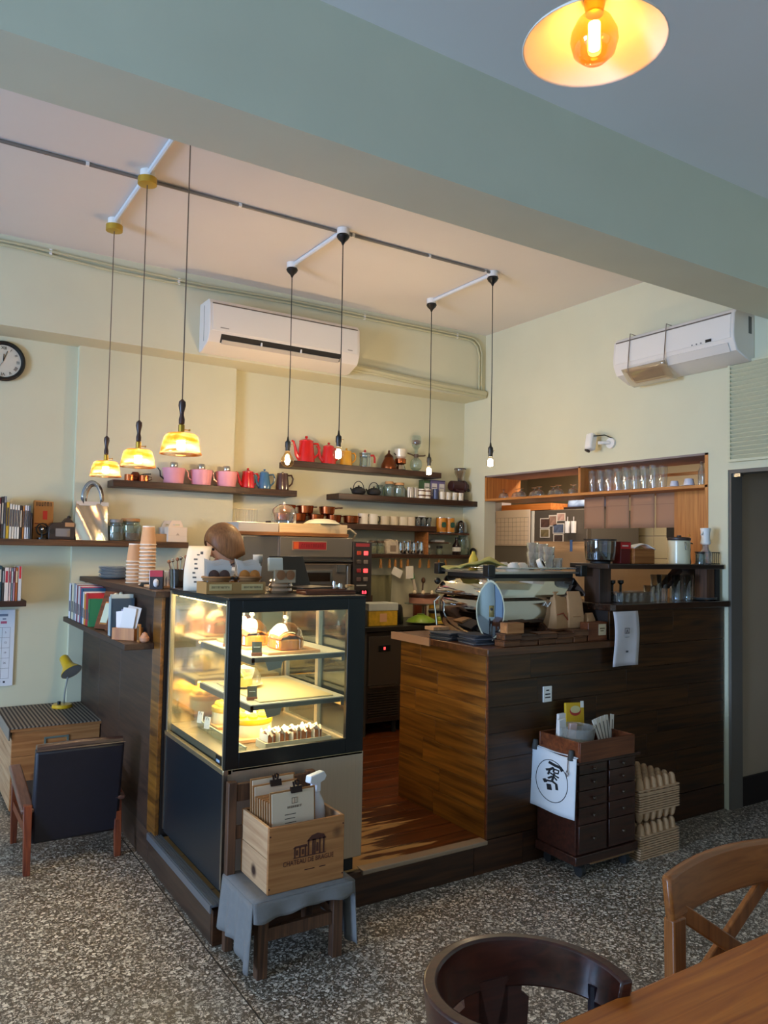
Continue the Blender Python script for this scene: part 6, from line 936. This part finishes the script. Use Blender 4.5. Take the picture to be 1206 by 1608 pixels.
O('base', B().lathe([(.06, 0), (.062, .006), (.056, .02), (.02, .024), (.0005, .024)], n=28), YL, lp); O('switch', B().cyl((-.022, -.02, .024), (-.022, -.02, .042), .010), BLACK, lp); O('neck', B().tube([(.01, 0, .024), (.012, 0, .09), (.02, 0, .15), (.03, 0, .2), (.035, -.01, .235)], .0055, 8), mat('#b0b4b4', .3, .9), lp)
ML = Matrix.Translation((.035, -.02, .235)) @ Matrix.Rotation(R(-24), 4, 'Y') @ Matrix.Rotation(R(-40), 4, 'X')
O('lamp_shade', B().lathe([(.0005, .10), (.022, .1), (.028, .092), (.034, .03), (.044, .012), (.066, -.02), (.065, -.022), (.042, .01), (.03, .03), (.0005, .035)], n=26, M=ML), YL, lp); O('shade_lining', B().lathe([(.063, -.0215), (.040, .008), (.0005, .02)], n=24, M=ML), mat('#c8ccd0', .5), lp); O('bulb', B().ball(ML @ Vector((0, 0, .0)), .018), WHITE, lp)
ac = T('armchair', 'low armchair with dark leather back and wooden legs', 'armchair', (.785, 3.87, 0)); LE = mat('#15131f', .5, noise=.15, nscale=30, bump=.15, bscale=120)
bp_ = B()
def backf(u, v): return (-.2 + .4 * u, -.03 + .055 * (1 - v) - .02 * math.sin(u * PI) * .3, .11 + .455 * v)
O('backrest', B().add([(-.195, .02, .11), (.195, .02, .11), (.2, -.05, .55), (-.2, -.05, .55), (-.195, .08, .12), (.195, .08, .12), (.19, .02, .565), (-.19, .02, .565)], [(0, 1, 2, 3), (4, 7, 6, 5), (0, 4, 5, 1), (3, 2, 6, 7), (0, 3, 7, 4), (1, 5, 6, 2)]), LE, ac, bev=.016); O('piping', B().tube([(-.197, -.048, .55), (.197, -.048, .55)], .004, 6), mat('#4a3a34', .4), ac)
O('seat', B().box(-.19, .19, .08, .46, .21, .29), LE, ac, bev=.02)
O('top_roll', B().tube([(-.19, -.015, .552), (0, -.012, .556), (.19, -.015, .552)], .022, 10), mat('#3a2622', .35, coat=.2), ac)
for x, y0 in ((-.215, -.03), (.19, -.0)):
    O('leg', B().add([(x - .014, y0 - .012, 0), (x + .014, y0 - .012, 0), (x + .018, y0 + .025, .3), (x - .018, y0 + .025, .3), (x - .014, y0 + .016, 0), (x + .014, y0 + .016, 0), (x + .018, y0 + .06, .3), (x - .018, y0 + .06, .3)], [(0, 1, 2, 3), (4, 7, 6, 5), (0, 4, 5, 1), (3, 2, 6, 7), (0, 3, 7, 4), (1, 5, 6, 2)]), TEAK, ac, bev=.002)
    O('leg', B().add([(x - .014, .40, 0), (x + .014, .40, 0), (x + .018, .40, .36), (x - .018, .40, .36), (x - .014, .43, 0), (x + .014, .43, 0), (x + .018, .44, .36), (x - .018, .44, .36)], [(0, 1, 2, 3), (4, 7, 6, 5), (0, 4, 5, 1), (3, 2, 6, 7), (0, 3, 7, 4), (1, 5, 6, 2)]), TEAK, ac, bev=.002)
    O('armrest', B().prism([(-.01, .285), (.12, .31), (.3, .35), (.46, .375), (.475, .36), (.45, .345), (.3, .31), (.12, .275), (.0, .262)], x - .028, x + .028, 'x'), wood('arm_wood', '#5a3a30', '#7d5648', 'y', .3, 4, .1, coat=.2), ac, bev=.008)
    O('side_rail', B().box(x - .01, x + .01, .0, .42, .17, .21), TEAK, ac)
# ============================================================ child chair with crate
ch = T('small_wooden_chair', 'small old wooden chair carrying the wine crate', 'chair', (1.29, 2.53, 0))
for x in (-.148, .148): O('leg', B().box(x - .02, x + .02, .0, .036, 0, .262), OLDW, ch, bev=.003); O('leg', B().box(x - .018 - .03, x + .016 - .03, .235, .265, 0, .615) if x < 0 else B().box(x - .018, x + .018, .235, .265, 0, .615), OLDW, ch, bev=.003)
O('seat', B().box(-.185, .18, -.012, .262, .255, .273), OLDW, ch, bev=.003); O('backrest', B().box(-.16, .13, .24, .258, .54, .605), OLDW, ch, bev=.003); O('back_slat', B().box(-.16, .13, .243, .255, .40, .45), OLDW, ch, bev=.003)
O('stretcher', B().box(-.128, .128, .008, .028, .12, .165), OLDW, ch, bev=.002); O('stretcher', B().box(-.16, -.14, .036, .235, .14, .17), OLDW, ch); O('stretcher', B().box(.138, .158, .036, .235, .14, .17), OLDW, ch)
clo = T('linen_cloth', 'grey blue linen cloth draped over the small chair', 'cloth', (1.29, 2.53, .2735)); CLM = mat('#75726f', .95, noise=.06, nscale=40, bump=.4, bscale=300)
O('seat_cover', B().grid(lambda u, v: (-.2 + .4 * u, -.025 + .285 * v, .0025 + .001 * math.sin(u * 20)), 10, 6), CLM, clo, solid=.004)
O('front_drop', B().grid(lambda u, v: (-.2 + .4 * u, -.026 - .006 * math.sin(u * 17) * v - .008 * v, .002 - (.062 - .02 * u + .005 * math.sin(u * 9) + .004 * math.sin(u * 23)) * v), 30, 5), CLM, clo, solid=.004)
O('left_drop', B().grid(lambda u, v: (-.2 - .012 * v - .008 * math.sin(u * 21) * v, -.026 + .285 * u, .002 - (.22 - .05 * u + .015 * math.sin(u * 7 + 1)) * v), 24, 8), CLM, clo, solid=.004)
O('right_drop', B().grid(lambda u, v: (.2 + .015 * v + .008 * math.sin(u * 19) * v, -.026 + .285 * u, .002 - (.235 - .02 * u + .012 * math.sin(u * 6)) * v), 24, 8), CLM, clo, solid=.004)
cr = T('wine_crate', 'wooden wine crate with printed castle holding menu clipboards', 'crate', (1.308, 2.535, .279)); cw, cd, chh = .152, .25, .23
O('front_board', B().box(-cw, cw, 0, .012, 0, chh), PINE, cr, bev=.002); O('back_board', B().box(-cw, cw, cd - .012, cd, 0, chh), PINE, cr, bev=.002)
for x in (-cw, cw - .012): O('side_board', B().box(x, x + .012, .012, cd - .012, 0, .118), PINEY, cr, bev=.002); O('side_board', B().box(x, x + .012, .012, cd - .012, .12, chh), PINEY, cr, bev=.002)
O('bottom_board', B().box(-cw + .012, cw - .012, .012, cd - .012, 0, .01), PINE, cr)
PR = mat('#4a2416', .8); O('lettering', TX_CRATE, PR, cr, (.006, -.0006, .094), (R(90), 0, 0)).scale = (.84, 1, 1)
cg = B(); y0, y1 = -.001, -.0001; cg.box(-.055, .075, y0, y1, .108, .111)
for x in (-.05, -.03, -.008, .004, .022, .03, .05, .066): cg.box(x - .003, x + .003, y0, y1, .111, .145 if x < -.0 else .165)
cg.prism([(-.058, .143), (0, .143), (-.002, .152), (-.05, .150)], y0, y1, 'y'); cg.prism([(-.004, .16), (.076, .16), (.066, .176), (.04, .184), (.016, .178)], y0, y1, 'y'); cg.box(-.044, -.038, y0, y1, .118, .136); cg.box(.036, .044, y0, y1, .118, .15); cg.box(-.022, -.015, y0, y1, .118, .136); cg.box(-.01, .03, y0, y1, .06, .063); cg.box(.05, .075, y0, y1, .06, .063)
O('castle_print', cg, PR, cr); O('nail', B().cyl((-.146, -.001, .02), (-.146, 0, .02), .003).cyl((-.146, -.001, .2), (-.146, 0, .2), .003).cyl((.146, -.001, .02), (.146, 0, .02), .003).cyl((.146, -.001, .2), (.146, 0, .2), .003), PR, cr)
def clip(par, x, z, y=0):
    O('bulldog_clip', B().prism([(y - .012, z - .008), (y + .008, z - .008), (y + .002, z + .014), (y - .006, z + .014)], x - .022, x + .022, 'x').tube([(x - .008, y - .004, z + .014), (x - .012, y - .004, z + .032), (x - .004, y - .004, z + .036), (x, y - .004, z + .02)], .004, 6).tube([(x + .008, y - .002, z + .014), (x + .012, y - .002, z + .030), (x + .004, y - .002, z + .034)], .004, 6), mat('#2c1a16', .35, .5), par)
KB = mat('#9a6a3c', .7)
NB = 9
for i in range(NB):
    yy = 2.572 + i * .0185; xx = 1.274 - i * .0015; hgt = .325 - .001 * i + (0.02 if i == NB - 1 else 0)
    p = T('menu_clipboard', f'menu clipboard, {"frontmost" if i == 0 else "rearmost" if i == NB - 1 else NTH[i] + " from front"} in the wine crate', 'clipboard', (xx, yy, .2895), 0, 'menu clipboards'); p.rotation_euler = (R(-4), 0, R(2))
    low = 0 if i in (0, NB - 1, NB - 2) else -.035
    O('board', B().box(-.093, .093, 0, .004, 0, hgt + low), KB, p, bev=.001)
    O('page', B().box(-.086, .086, -.0035, -.0002, .02, hgt + low - .006), mat('#d4bea2', .8), p, bev=.0008)
    if i in (0, NB - 2): clip(p, .012 if i == 0 else .0, hgt - .004)
    if i == 0:
        O('heading', marks(.06, .008, 8, 4), mat('#4a3c34', .8), p, (.005, -.0036, .264)); O('cup_icon', B().tube([(-.011 + .005, -.0038, .276), (.011 + .005, -.0038, .276), (.011 + .005, -.0038, .295), (-.011 + .005, -.0038, .295)], .0011, 4, closed=True).tube([(.005, -.0038, .276), (.005, -.0038, .295)], .001, 4), mat('#4a3c34', .8), p)
        ln = B()
        for k, w_ in enumerate((.045, .042, .046, .036, .07, .03, .03)): ln.box(-.035, -.035 + w_, -.0042, -.0036, .238 - k * .0145, .2405 - k * .0145)
        O('menu_lines', ln, mat('#4a3c34', .8), p)
p = T('spray_bottle', 'white trigger spray bottle in the wine crate', 'spray bottle', (1.415, 2.68, .2895), R(20)); O('bottle', B().lathe([(.034, 0), (.037, .006), (.037, .2), (.03, .235), (.016, .262), (.014, .275)], n=20), mat('#d3d0d0', .4), p)
O('trigger_head', B().prism([(-.05, .315), (-.045, .34), (.03, .345), (.045, .325), (.035, .31), (.012, .305), (.012, .272), (-.012, .272), (-.014, .3)], -.014, .014, 'y'), mat('#eef0f4', .4), p, bev=.004); O('trigger', B().tube([(-.022, 0, .312), (-.03, 0, .29), (-.04, 0, .272)], .005, 6), mat('#eef0f4', .4), p)
# ============================================================ drawer trolley with tray
tr = T('drawer_cabinet', 'dark red brown drawer cabinet on castors before the bar', 'cabinet', (2.70, 2.555, 0)); DCW = wood('cabinet_wood', '#22100a', '#432014', 'x', .35, 4, .12, coat=.2); TWw, TD = .405, .262
O('carcass', B().box(.0, TWw, .012, TD, .105, .52), DCW, tr, bev=.003); O('plinth', B().box(-.012, TWw + .005, -.004, TD, .065, .105), DCW, tr, bev=.003); O('top', B().box(-.012, TWw + .012, -.012, TD + .004, .52, .535), DCW, tr, bev=.003); O('base_rail', B().box(.1, .4, .01, .05, .05, .065), mat('#8a6440', .6), tr)
zz = (.115, .205, .265, .33, .40, .51); 
for c_ in range(2):
    x0, x1 = .012 + c_ * .2, .195 + c_ * .2 + (.0 if c_ == 0 else -.002)
    hs = ((.112, .24), (.244, .32), (.324, .395), (.399, .468), (.472, .516))
    for a, b_ in hs: dw = O('drawer', B().box(x0, x1, 0, .012, a, b_), DCW, tr, bev=.002); O('knob', B().lathe([(.004, 0), (.004, .006), (.0085, .01), (.007, .016), (.0005, .018)], n=12, M=Matrix.Translation(((x0 + x1) / 2, 0, (a + b_) / 2)) @ Matrix.Rotation(R(90), 4, 'X')), mat('#5a4a3c', .3, .8), dw)
for x, y in ((.05, .03), (.35, .03), (.05, .23), (.35, .23)): cs_ = O('castor', B().cyl((x - .012, y, .026), (x + .012, y, .026), .026, n=16), BLACKM, tr); O('castor_fork', B().box(x - .016, x + .016, y - .012, y + .012, .045, .066), BLACK, cs_)
ty = T('wooden_tray_box', 'open reddish wooden tray full of sundries on the cabinet', 'tray', (2.70, 2.535, .5355)); O('front_board', B().box(-.005, .365, 0, .01, 0, .09), WALNUT, ty, bev=.002); O('back_board', B().box(-.005, .365, .26, .27, 0, .09), WALNUT, ty, bev=.002); O('side_board', B().box(-.005, .005, .01, .26, 0, .09), WALNUT, ty, bev=.002); O('side_board', B().box(.355, .365, .01, .26, 0, .09), WALNUT, ty, bev=.002); O('bottom', B().box(.005, .355, .01, .26, 0, .006), WALNUT, ty)
cb = T('clear_container', 'clear plastic tub holding white packets in the tray', 'container', (2.80, 2.66, .542)); O('tub', B().lathe([(.075, 0), (.09, .12), (.092, .125), (.088, .122), (.073, .004), (.0005, .004)], n=26, sx=.95), PLAST, cb); O('tub_contents', B().lathe([(.07, .005), (.082, .045), (.0005, .055)], n=16), mat('#b0a888', .8, noise=.4, nscale=40), cb); O('gold_wrappers', B().bc((.0, -.05, .03), (.03, .01, .03), (0, R(20), 0)).bc((.04, -.045, .035), (.02, .01, .04), (0, R(-15), 0)).bc((-.04, -.045, .03), (.02, .01, .03), (0, R(35), 0)), GOLD, cb)
for i, (x, y, h, c) in enumerate(((2.745, 2.70, .15, '#d8d4d0'), (2.765, 2.735, .165, '#dcd8d6'), (2.80, 2.70, .12, '#d8b8b4'))): O('white_packet', B().box(-.024, .024, -.008, .008, 0, h), mat(c, .6), loc=(x, y, .542 + .012), rot=(R(4), R(-6 + 5 * i), 0), bev=.004, label=f'{("white", "tall white", "pinkish")[i]} packet sticking out of the clear tub', cat='packet')
p = T('yellow_card', 'yellow packet with a red oval emblem standing in the tray', 'packet', (2.90, 2.765, .5425)); p.rotation_euler = (R(-6), R(3), R(-4)); O('pack', B().box(-.06, .06, -.008, .008, .09, .205), mat('#d8a81c', .5), p, bev=.004); O('pack_foot', B().box(-.05, .05, -.006, .006, 0, .09), mat('#d0c8c0', .6), p)
def disc(rx, rz, x, z, y): return B().prism([(x + rx * math.cos(i * PI / 12), z + rz * math.sin(i * PI / 12)) for i in range(24)], y - .001, y, 'y')
O('red_oval', disc(.036, .024, 0, .165, -.0083), mat('#b8382a', .5), p); O('cream_oval', disc(.032, .018, 0, .172, -.0093), mat('#d8c890', .5), p); O('white_corner', B().box(.035, .056, -.009, -.008, .18, .212), WHITE, p)
for i in range(5): p = T('drip_sachet', f'slim printed paper sachet, {nth(i, 5)} of five leaning in the tray', 'sachet', (2.955 + i * .022, 2.63 + .008 * i, .542), 0, 'paper sachets'); p.rotation_euler = (R(-8), R(-18 + 6 * i + (6 if i == 4 else 0)), 0); O('sachet', B().box(-.011, .011, -.003, .003, 0, .155), mat('#dcd2c4', .7), p); O('print', B().box(-.003, .003, -.0036, -.003, .03, .13), mat('#6a6058', .8), p)
fc = T('logo_cloth', 'white cloth with black brush character in a ring on the cabinet side', 'cloth', (2.683, 2.69, .55)); CW = mat('#d2d6da', .9)
O('fabric', B().grid(lambda u, v: (-.002 - .012 * v - .004 * math.sin(u * 6) * v, .145 - .29 * u + .02 * v * (1 - u), -.275 * v + .004 * math.sin(u * 7)), 14, 12), CW, fc, solid=.003); O('folded_top', B().grid(lambda u, v: (.0 + .012 * v, .145 - .29 * u, .004 + .002 * math.sin(u * 9)), 8, 2), CW, fc, solid=.003)
INKB = mat('#16181c', .8)
def onc(u, v, lift=.0022): return Vector((-.002 - .012 * v - .004 * math.sin(u * 6) * v - lift, .145 - .29 * u + .02 * v * (1 - u), -.275 * v + .004 * math.sin(u * 7)))
def unit(x, y): xx = x - .16 * (y - 740); return onc(.5 + (xx - 620) / 270 * .34, .48 + (y - 740) / 410 * .345)
O('ink_ring', B().tube([onc(.5 + .34 * math.cos(i * PI / 20), .48 + .345 * math.sin(i * PI / 20)) for i in range(40)], .0018, 5, closed=True), INKB, fc)
def stroke(pts, w):
    b = B(); vs = []; n = len(pts)
    for i, (x, y) in enumerate(pts):
        a = pts[max(i - 1, 0)]; c_ = pts[min(i + 1, n - 1)]; tx, ty_ = c_[0] - a[0], c_[1] - a[1]; l = math.hypot(tx, ty_); nx, ny = -ty_ / l * w / 2, tx / l * w / 2; vs += [unit(x + nx, y + ny), unit(x - nx, y - ny)]
    return b.add(vs, [(2 * i, 2 * i + 2, 2 * i + 3, 2 * i + 1) for i in range(n - 1)])
for pts, w_ in (([(495, 390), (600, 405), (700, 410), (750, 470)], 56), ([(600, 460), (550, 520), (485, 565)], 44), ([(545, 530), (540, 640)], 32), ([(605, 470), (612, 550)], 30), ([(615, 485), (690, 480), (690, 545), (615, 555)], 30), ([(550, 590), (720, 622)], 28), ([(632, 570), (628, 730)], 36), ([(612, 640), (555, 715)], 34), ([(645, 640), (700, 685)], 26), ([(495, 755), (540, 815)], 56), ([(540, 770), (650, 735)], 34), ([(640, 740), (705, 765), (738, 875)], 42), ([(590, 820), (630, 930)], 78)): O('brush_stroke', stroke(pts, w_), INKB, fc, solid=.0008)
for yy in (.125, -.11): O('rubber_clamp', B().cyl((-.004, yy, -.012), (.002, yy, .035), .016, .012), mat('#3a3a38', .7), fc, bev=.003)
O('hang_tag', B().tube([(-.01, -.1, -.01), (-.014, -.1, -.055), (-.016, -.092, -.072), (-.016, -.1, -.085), (-.016, -.108, -.072), (-.015, -.1, -.058)], .0022, 5), mat('#5a4a44', .5), fc)
# egg trays
def eggtray(sgn):
    b = B(); b.box(-.15, .15, -.136, .136, -.0035, .0035)
    for i in range(6):
        for j in range(6):
            b.lathe([(.0235, 0), (.021, sgn * .02), (.017, sgn * .042), (.010, sgn * .053), (.0005, sgn * .056)], (-.121 + i * .0484, -.108 + j * .0432, 0), 8)
    return b
TUP = eggtray(1).mesh('egg_tray', 60); TDN = eggtray(-1).mesh('egg_tray', 60); PULP = mat('#b8926c', .95, noise=.1, nscale=30)
lev = [(TUP, .003 + i * .012) for i in range(10)] + [(TDN, .226 + i * .012) for i in range(8)] + [(TUP, .318), (TUP, .332)]
for i, (me_, z) in enumerate(lev):
    O('egg_tray', me_, PULP, loc=(3.285, 2.695, z), rot=(0, 0, R(random.uniform(-1.5, 1.5))), label=f'pulp egg tray, {"lowest" if i == 0 else "topmost" if i == len(lev) - 1 else (NTH[i] + " from the floor" if i < 16 else NTH[len(lev) - 1 - i] + " from the top")} of the stack', cat='egg tray', group='stacked egg trays')
# ============================================================ table and chairs in front
tb = T('dining_table', 'glossy orange brown wooden dining table in the foreground', 'table', (1.5, .45, 0))
O('table_top', B().box(-.60, .62, -.42, .468, .717, .75), CHERRY, tb, bev=.008)
for x in (-.53, .54):
    for y in (-.34, .36): O('leg', B().box(x - .03, x + .03, y - .03, y + .03, 0, .717), CHERRY, tb, bev=.004)
O('apron', B().box(-.5, .51, .33, .35, .63, .717).box(-.5, .51, -.34, -.32, .63, .717), CHERRY, tb)
def bent_chair():
    p = T('bentwood_chair', 'dark brown chair with a curved bentwood back', 'chair', (.908, .945, 0), R(-8)); r = .155
    def arc(a, rr): return Vector((rr * math.cos(a), rr * math.sin(a) * .82, 0))
    def band(u, v, rr): a = R(228 - 233 * u); t = abs(u - .5) * 2; top = .815 - .05 * max(0, u - .5) ** 1.3 * 2 - .01 * max(0, .5 - u); bot = .73 - .015 * t; z = bot + (top - bot) * v; q = arc(a, rr + .012 * v); return (q.x, q.y, z)
    b = B(); n = 36; inner = [[band(i / n, j / 4, r) for j in range(5)] for i in range(n + 1)]; outer = [[band(i / n, j / 4, r + .024) for j in range(5)] for i in range(n + 1)]
    v = [q for row in inner for q in row] + [q for row in outer for q in row]; K = (n + 1) * 5; f = []
    for i in range(n):
        for j in range(4): a = i * 5 + j; f += [(a, a + 5, a + 6, a + 1), (K + a, K + a + 1, K + a + 6, K + a + 5)]
        f += [(i * 5, K + i * 5, K + i * 5 + 5, i * 5 + 5), (i * 5 + 4, i * 5 + 9, K + i * 5 + 9, K + i * 5 + 4)]
    for e in (0, n * 5): f += [(e + j, e + j + 1, K + e + j + 1, K + e + j) for j in range(4)]
    O('back_band', b.add(v, f), CHAIRD, p, bev=.004, smooth=60)
    # splat with round cut-out, built as an outline of two sides
    sp_ = B(); zc = .62; yb = .135
    def side(s): return [(s * .028, .74), (s * .062, .74), (s * .058, .71), (s * .075, .70), (s * .07, .62), (s * .055, .52), (s * .05, .455), (s * .02, .455), (s * .03, .56)] + [(s * (.012 + .028 * math.sin(k * PI / 6)), .60 + .032 * (1 - math.cos(k * PI / 6)) - .0) for k in range(1, 6)] + [(s * .01, .67)]
    for s in (-1, 1):
        pl = side(s); sp_.prism(pl if s > 0 else pl[::-1], yb - .009, yb + .009, 'y')
    sp_.box(-.03, .03, yb - .009, yb + .009, .665, .745); sp_.box(-.03, .03, yb - .009, yb + .009, .455, .54)
    O('splat', sp_, CHAIRD, p)
    for a in (175, 20): q = arc(R(a), r + .01); O('spindle', B().tube([(q.x, q.y, .45), (q.x, q.y, .745)], .011, 10), mat('#1a1826', .3), p)
    O('seat', B().lathe([(.17, .43), (.18, .44), (.18, .455), (.17, .462), (.0005, .462)], n=32, sy=.98), CHAIRD, p)
    for x, y in ((-.14, .13), (.14, .13), (-.15, -.14), (.15, -.14)): O('leg', B().tube([(x * .9, y * .9, .435), (x * 1.15, y * 1.15, 0)], [.018, .013], 10), CHAIRD, p)
    O('leg_ring', B().tube([(.135 * math.cos(i * PI / 14), .135 * math.sin(i * PI / 14), .2) for i in range(28)], .009, 8, closed=True), CHAIRD, p)
bent_chair()
def cross_chair():
    p = T('cross_back_chair', 'light brown wooden chair with a cross back', 'chair', (1.672, 1.075, 0), R(0)); W_ = .23
    def rail(u, v): a = (u - .5) * 2; return Vector((a * W_, (.012 + .028 * (1 - a * a) + .012 * v), .705 + .006 * (1 - a * a) + (.095 + .004 * (1 - a * a)) * v))
    b = B(); n = 24; v = []; f = []
    for i in range(n + 1):
        for dy in (0, .024):
            for j in (0, 1): q = rail(i / n, j); v.append((q.x, q.y + dy, q.z))
    for i in range(n): a = i * 4; f += [(a, a + 4, a + 5, a + 1), (a + 2, a + 3, a + 7, a + 6), (a, a + 2, a + 6, a + 4), (a + 1, a + 5, a + 7, a + 3)]
    f += [(0, 1, 3, 2), (n * 4, n * 4 + 2, n * 4 + 3, n * 4 + 1)]
    O('top_rail', b.add(v, f), CHAIRL, p, bev=.008, smooth=50)
    for s in (-1, 1): O('back_post', B().add([(s * W_ - .034 * (s > 0) , .0, .0), (s * W_ + .034 * (s < 0), 0, 0), (s * W_ + .042 * (s < 0), .012, .715), (s * W_ - .042 * (s > 0), .012, .715), (s * W_ - .034 * (s > 0), .03, 0), (s * W_ + .034 * (s < 0), .03, 0), (s * W_ + .042 * (s < 0), .04, .715), (s * W_ - .042 * (s > 0), .04, .715)], [(0, 1, 2, 3), (4, 7, 6, 5), (0, 4, 5, 1), (3, 2, 6, 7), (0, 3, 7, 4), (1, 5, 6, 2)]), CHAIRLZ, p, bev=.004)
    for sg, yo in ((1, 0), (-1, .016)): O('cross_brace', B().bc((0, .034 + yo, .60), (.46, .014, .036), (0, sg * R(33), 0)), CHAIRLZ, p, bev=.003)
    O('seat', B().box(-.22, .22, -.40, .02, .43, .455), CHAIRL, p, bev=.01); O('lower_rail', B().box(-.21, .21, .008, .028, .46, .49), CHAIRL, p)
    for s in (-1, 1): O('leg', B().box(s * .19 - .018, s * .19 + .018, -.38, -.344, 0, .43), CHAIRLZ, p, bev=.003); O('stretcher', B().box(s * .2 - .01, s * .2 + .01, -.344, 0, .15, .175), CHAIRL, p)
cross_chair()
# ============================================================ sub-parts: pieces that sit on a part belong to that part
def base(n): return n.rsplit('.', 1)[0] if n[-3:].isdigit() and '.' in n else n
SUBS = {'deck_oven': {'oven_door': ('door_window', 'window_trim', 'handle_bar', 'handle_bracket', 'hinge'), 'control_panel': ('panel_strip', 'button', 'display', 'display_digits', 'brand_print', 'knob'), 'badge': ('red_badge_face', 'orange_mark', 'badge_lettering')},
        'undercounter_fridge': {'door': ('door_grip', 'controller', 'red_digits')}, 'amber_pendant_lamp': {'socket': ('switch_key', 'bulb', 'filament')}, 'bulb_pendant_lamp': {'socket': ('switch_key', 'bulb', 'filament')}, 'shade_lamp': {'socket': ('bulb', 'filament')},
        'display_case': {'front_frame': ('front_glass',), 'sliding_door': (), 'top_panel': ('top_lining',)}, 'wine_crate': {'front_board': ('lettering', 'castle_print', 'nail')}, 'menu_clipboard': {'page': ('heading', 'cup_icon', 'menu_lines')}, 'book': {'cover': ('spine_print',)},
        'espresso_machine': {'oval_rim': ('oval_mirror', 'emblem', 'emblem_figure'), 'cup_tray': ('cup_rail', 'corner_post'), 'lower_body': ('script_logo', 'foot')}, 'wall_clock': {'dial': ('numeral', 'hour_hand', 'minute_hand', 'second_hand')}, 'wall_calendar': {'page': ('heading', 'date_grid', 'date', 'red_stamp', 'footer_mark')},
        'air_conditioner': {'front_panel': ('logo_print', 'display', 'indicator'), 'casing': ('side_seam', 'side_label', 'top_seam')}, 'tea_tin': {'label_panel': ('print',)}, 'coffee_can': {'can_body': ('rims', 'emblem')}, 'fridge_photo': {'print_border': ('image',)}, 'fridge_calendar': {'page': ('grid_print',)}, 'fridge_notice': {'page': ('print',)},
        'desk_lamp': {'lamp_shade': ('shade_lining', 'bulb'), 'base': ('switch',)}, 'price_tag': {'slate': ('chalk_line',)}, 'cookie_display_box': {'name_strip': ('lettering',)}, 'logo_cloth': {'fabric': ('ink_ring', 'brush_stroke')}, 'kraft_tea_pack': {'pack': ('lettering', 'red_seal', 'small_print')}, 'gift_box': {'carton': ('fold_line', 'logo_mark')},
        'menu_stand': {'sheet': ('handwriting',)}, 'laptop': {'screen_lid': ('logo_mark',)}, 'hanging_paper': {'sheet': ('printed_mark',)}, 'switch_plate': {'plate': ('print',)}, 'drip_sachet': {'sachet': ('print',)}, 'cream_canister': {'lid': ('wire_clip',)}, 'french_press': {'lid': ('lid_knob',)},
        'person': {'head': ('nose', 'eye', 'ear', 'mouth', 'hair')}, 'price_box': {'label_card': ('print',)}, 'yellow_card': {'pack': ('red_oval', 'cream_oval', 'white_corner')}, 'syrup_bottle': {'bottle_glass': ('label_band', 'cap')}, 'framed_sketch': {'card': ('sketch', 'frame')}, 'coffee_siphon': {'upper_vessel': ('stopper',)}}
for o in [q for q in bpy.data.objects if q.parent is None and base(q.name) in SUBS]:
    kids = list(o.children)
    for part, subs in SUBS[base(o.name)].items():
        hosts = [k for k in kids if base(k.name) == part and k.location.length < 1e-6 and Vector(k.rotation_euler).length < 1e-6]
        if not hosts: continue
        for k in kids:
            if base(k.name) in subs and k not in hosts: k.parent = hosts[0]
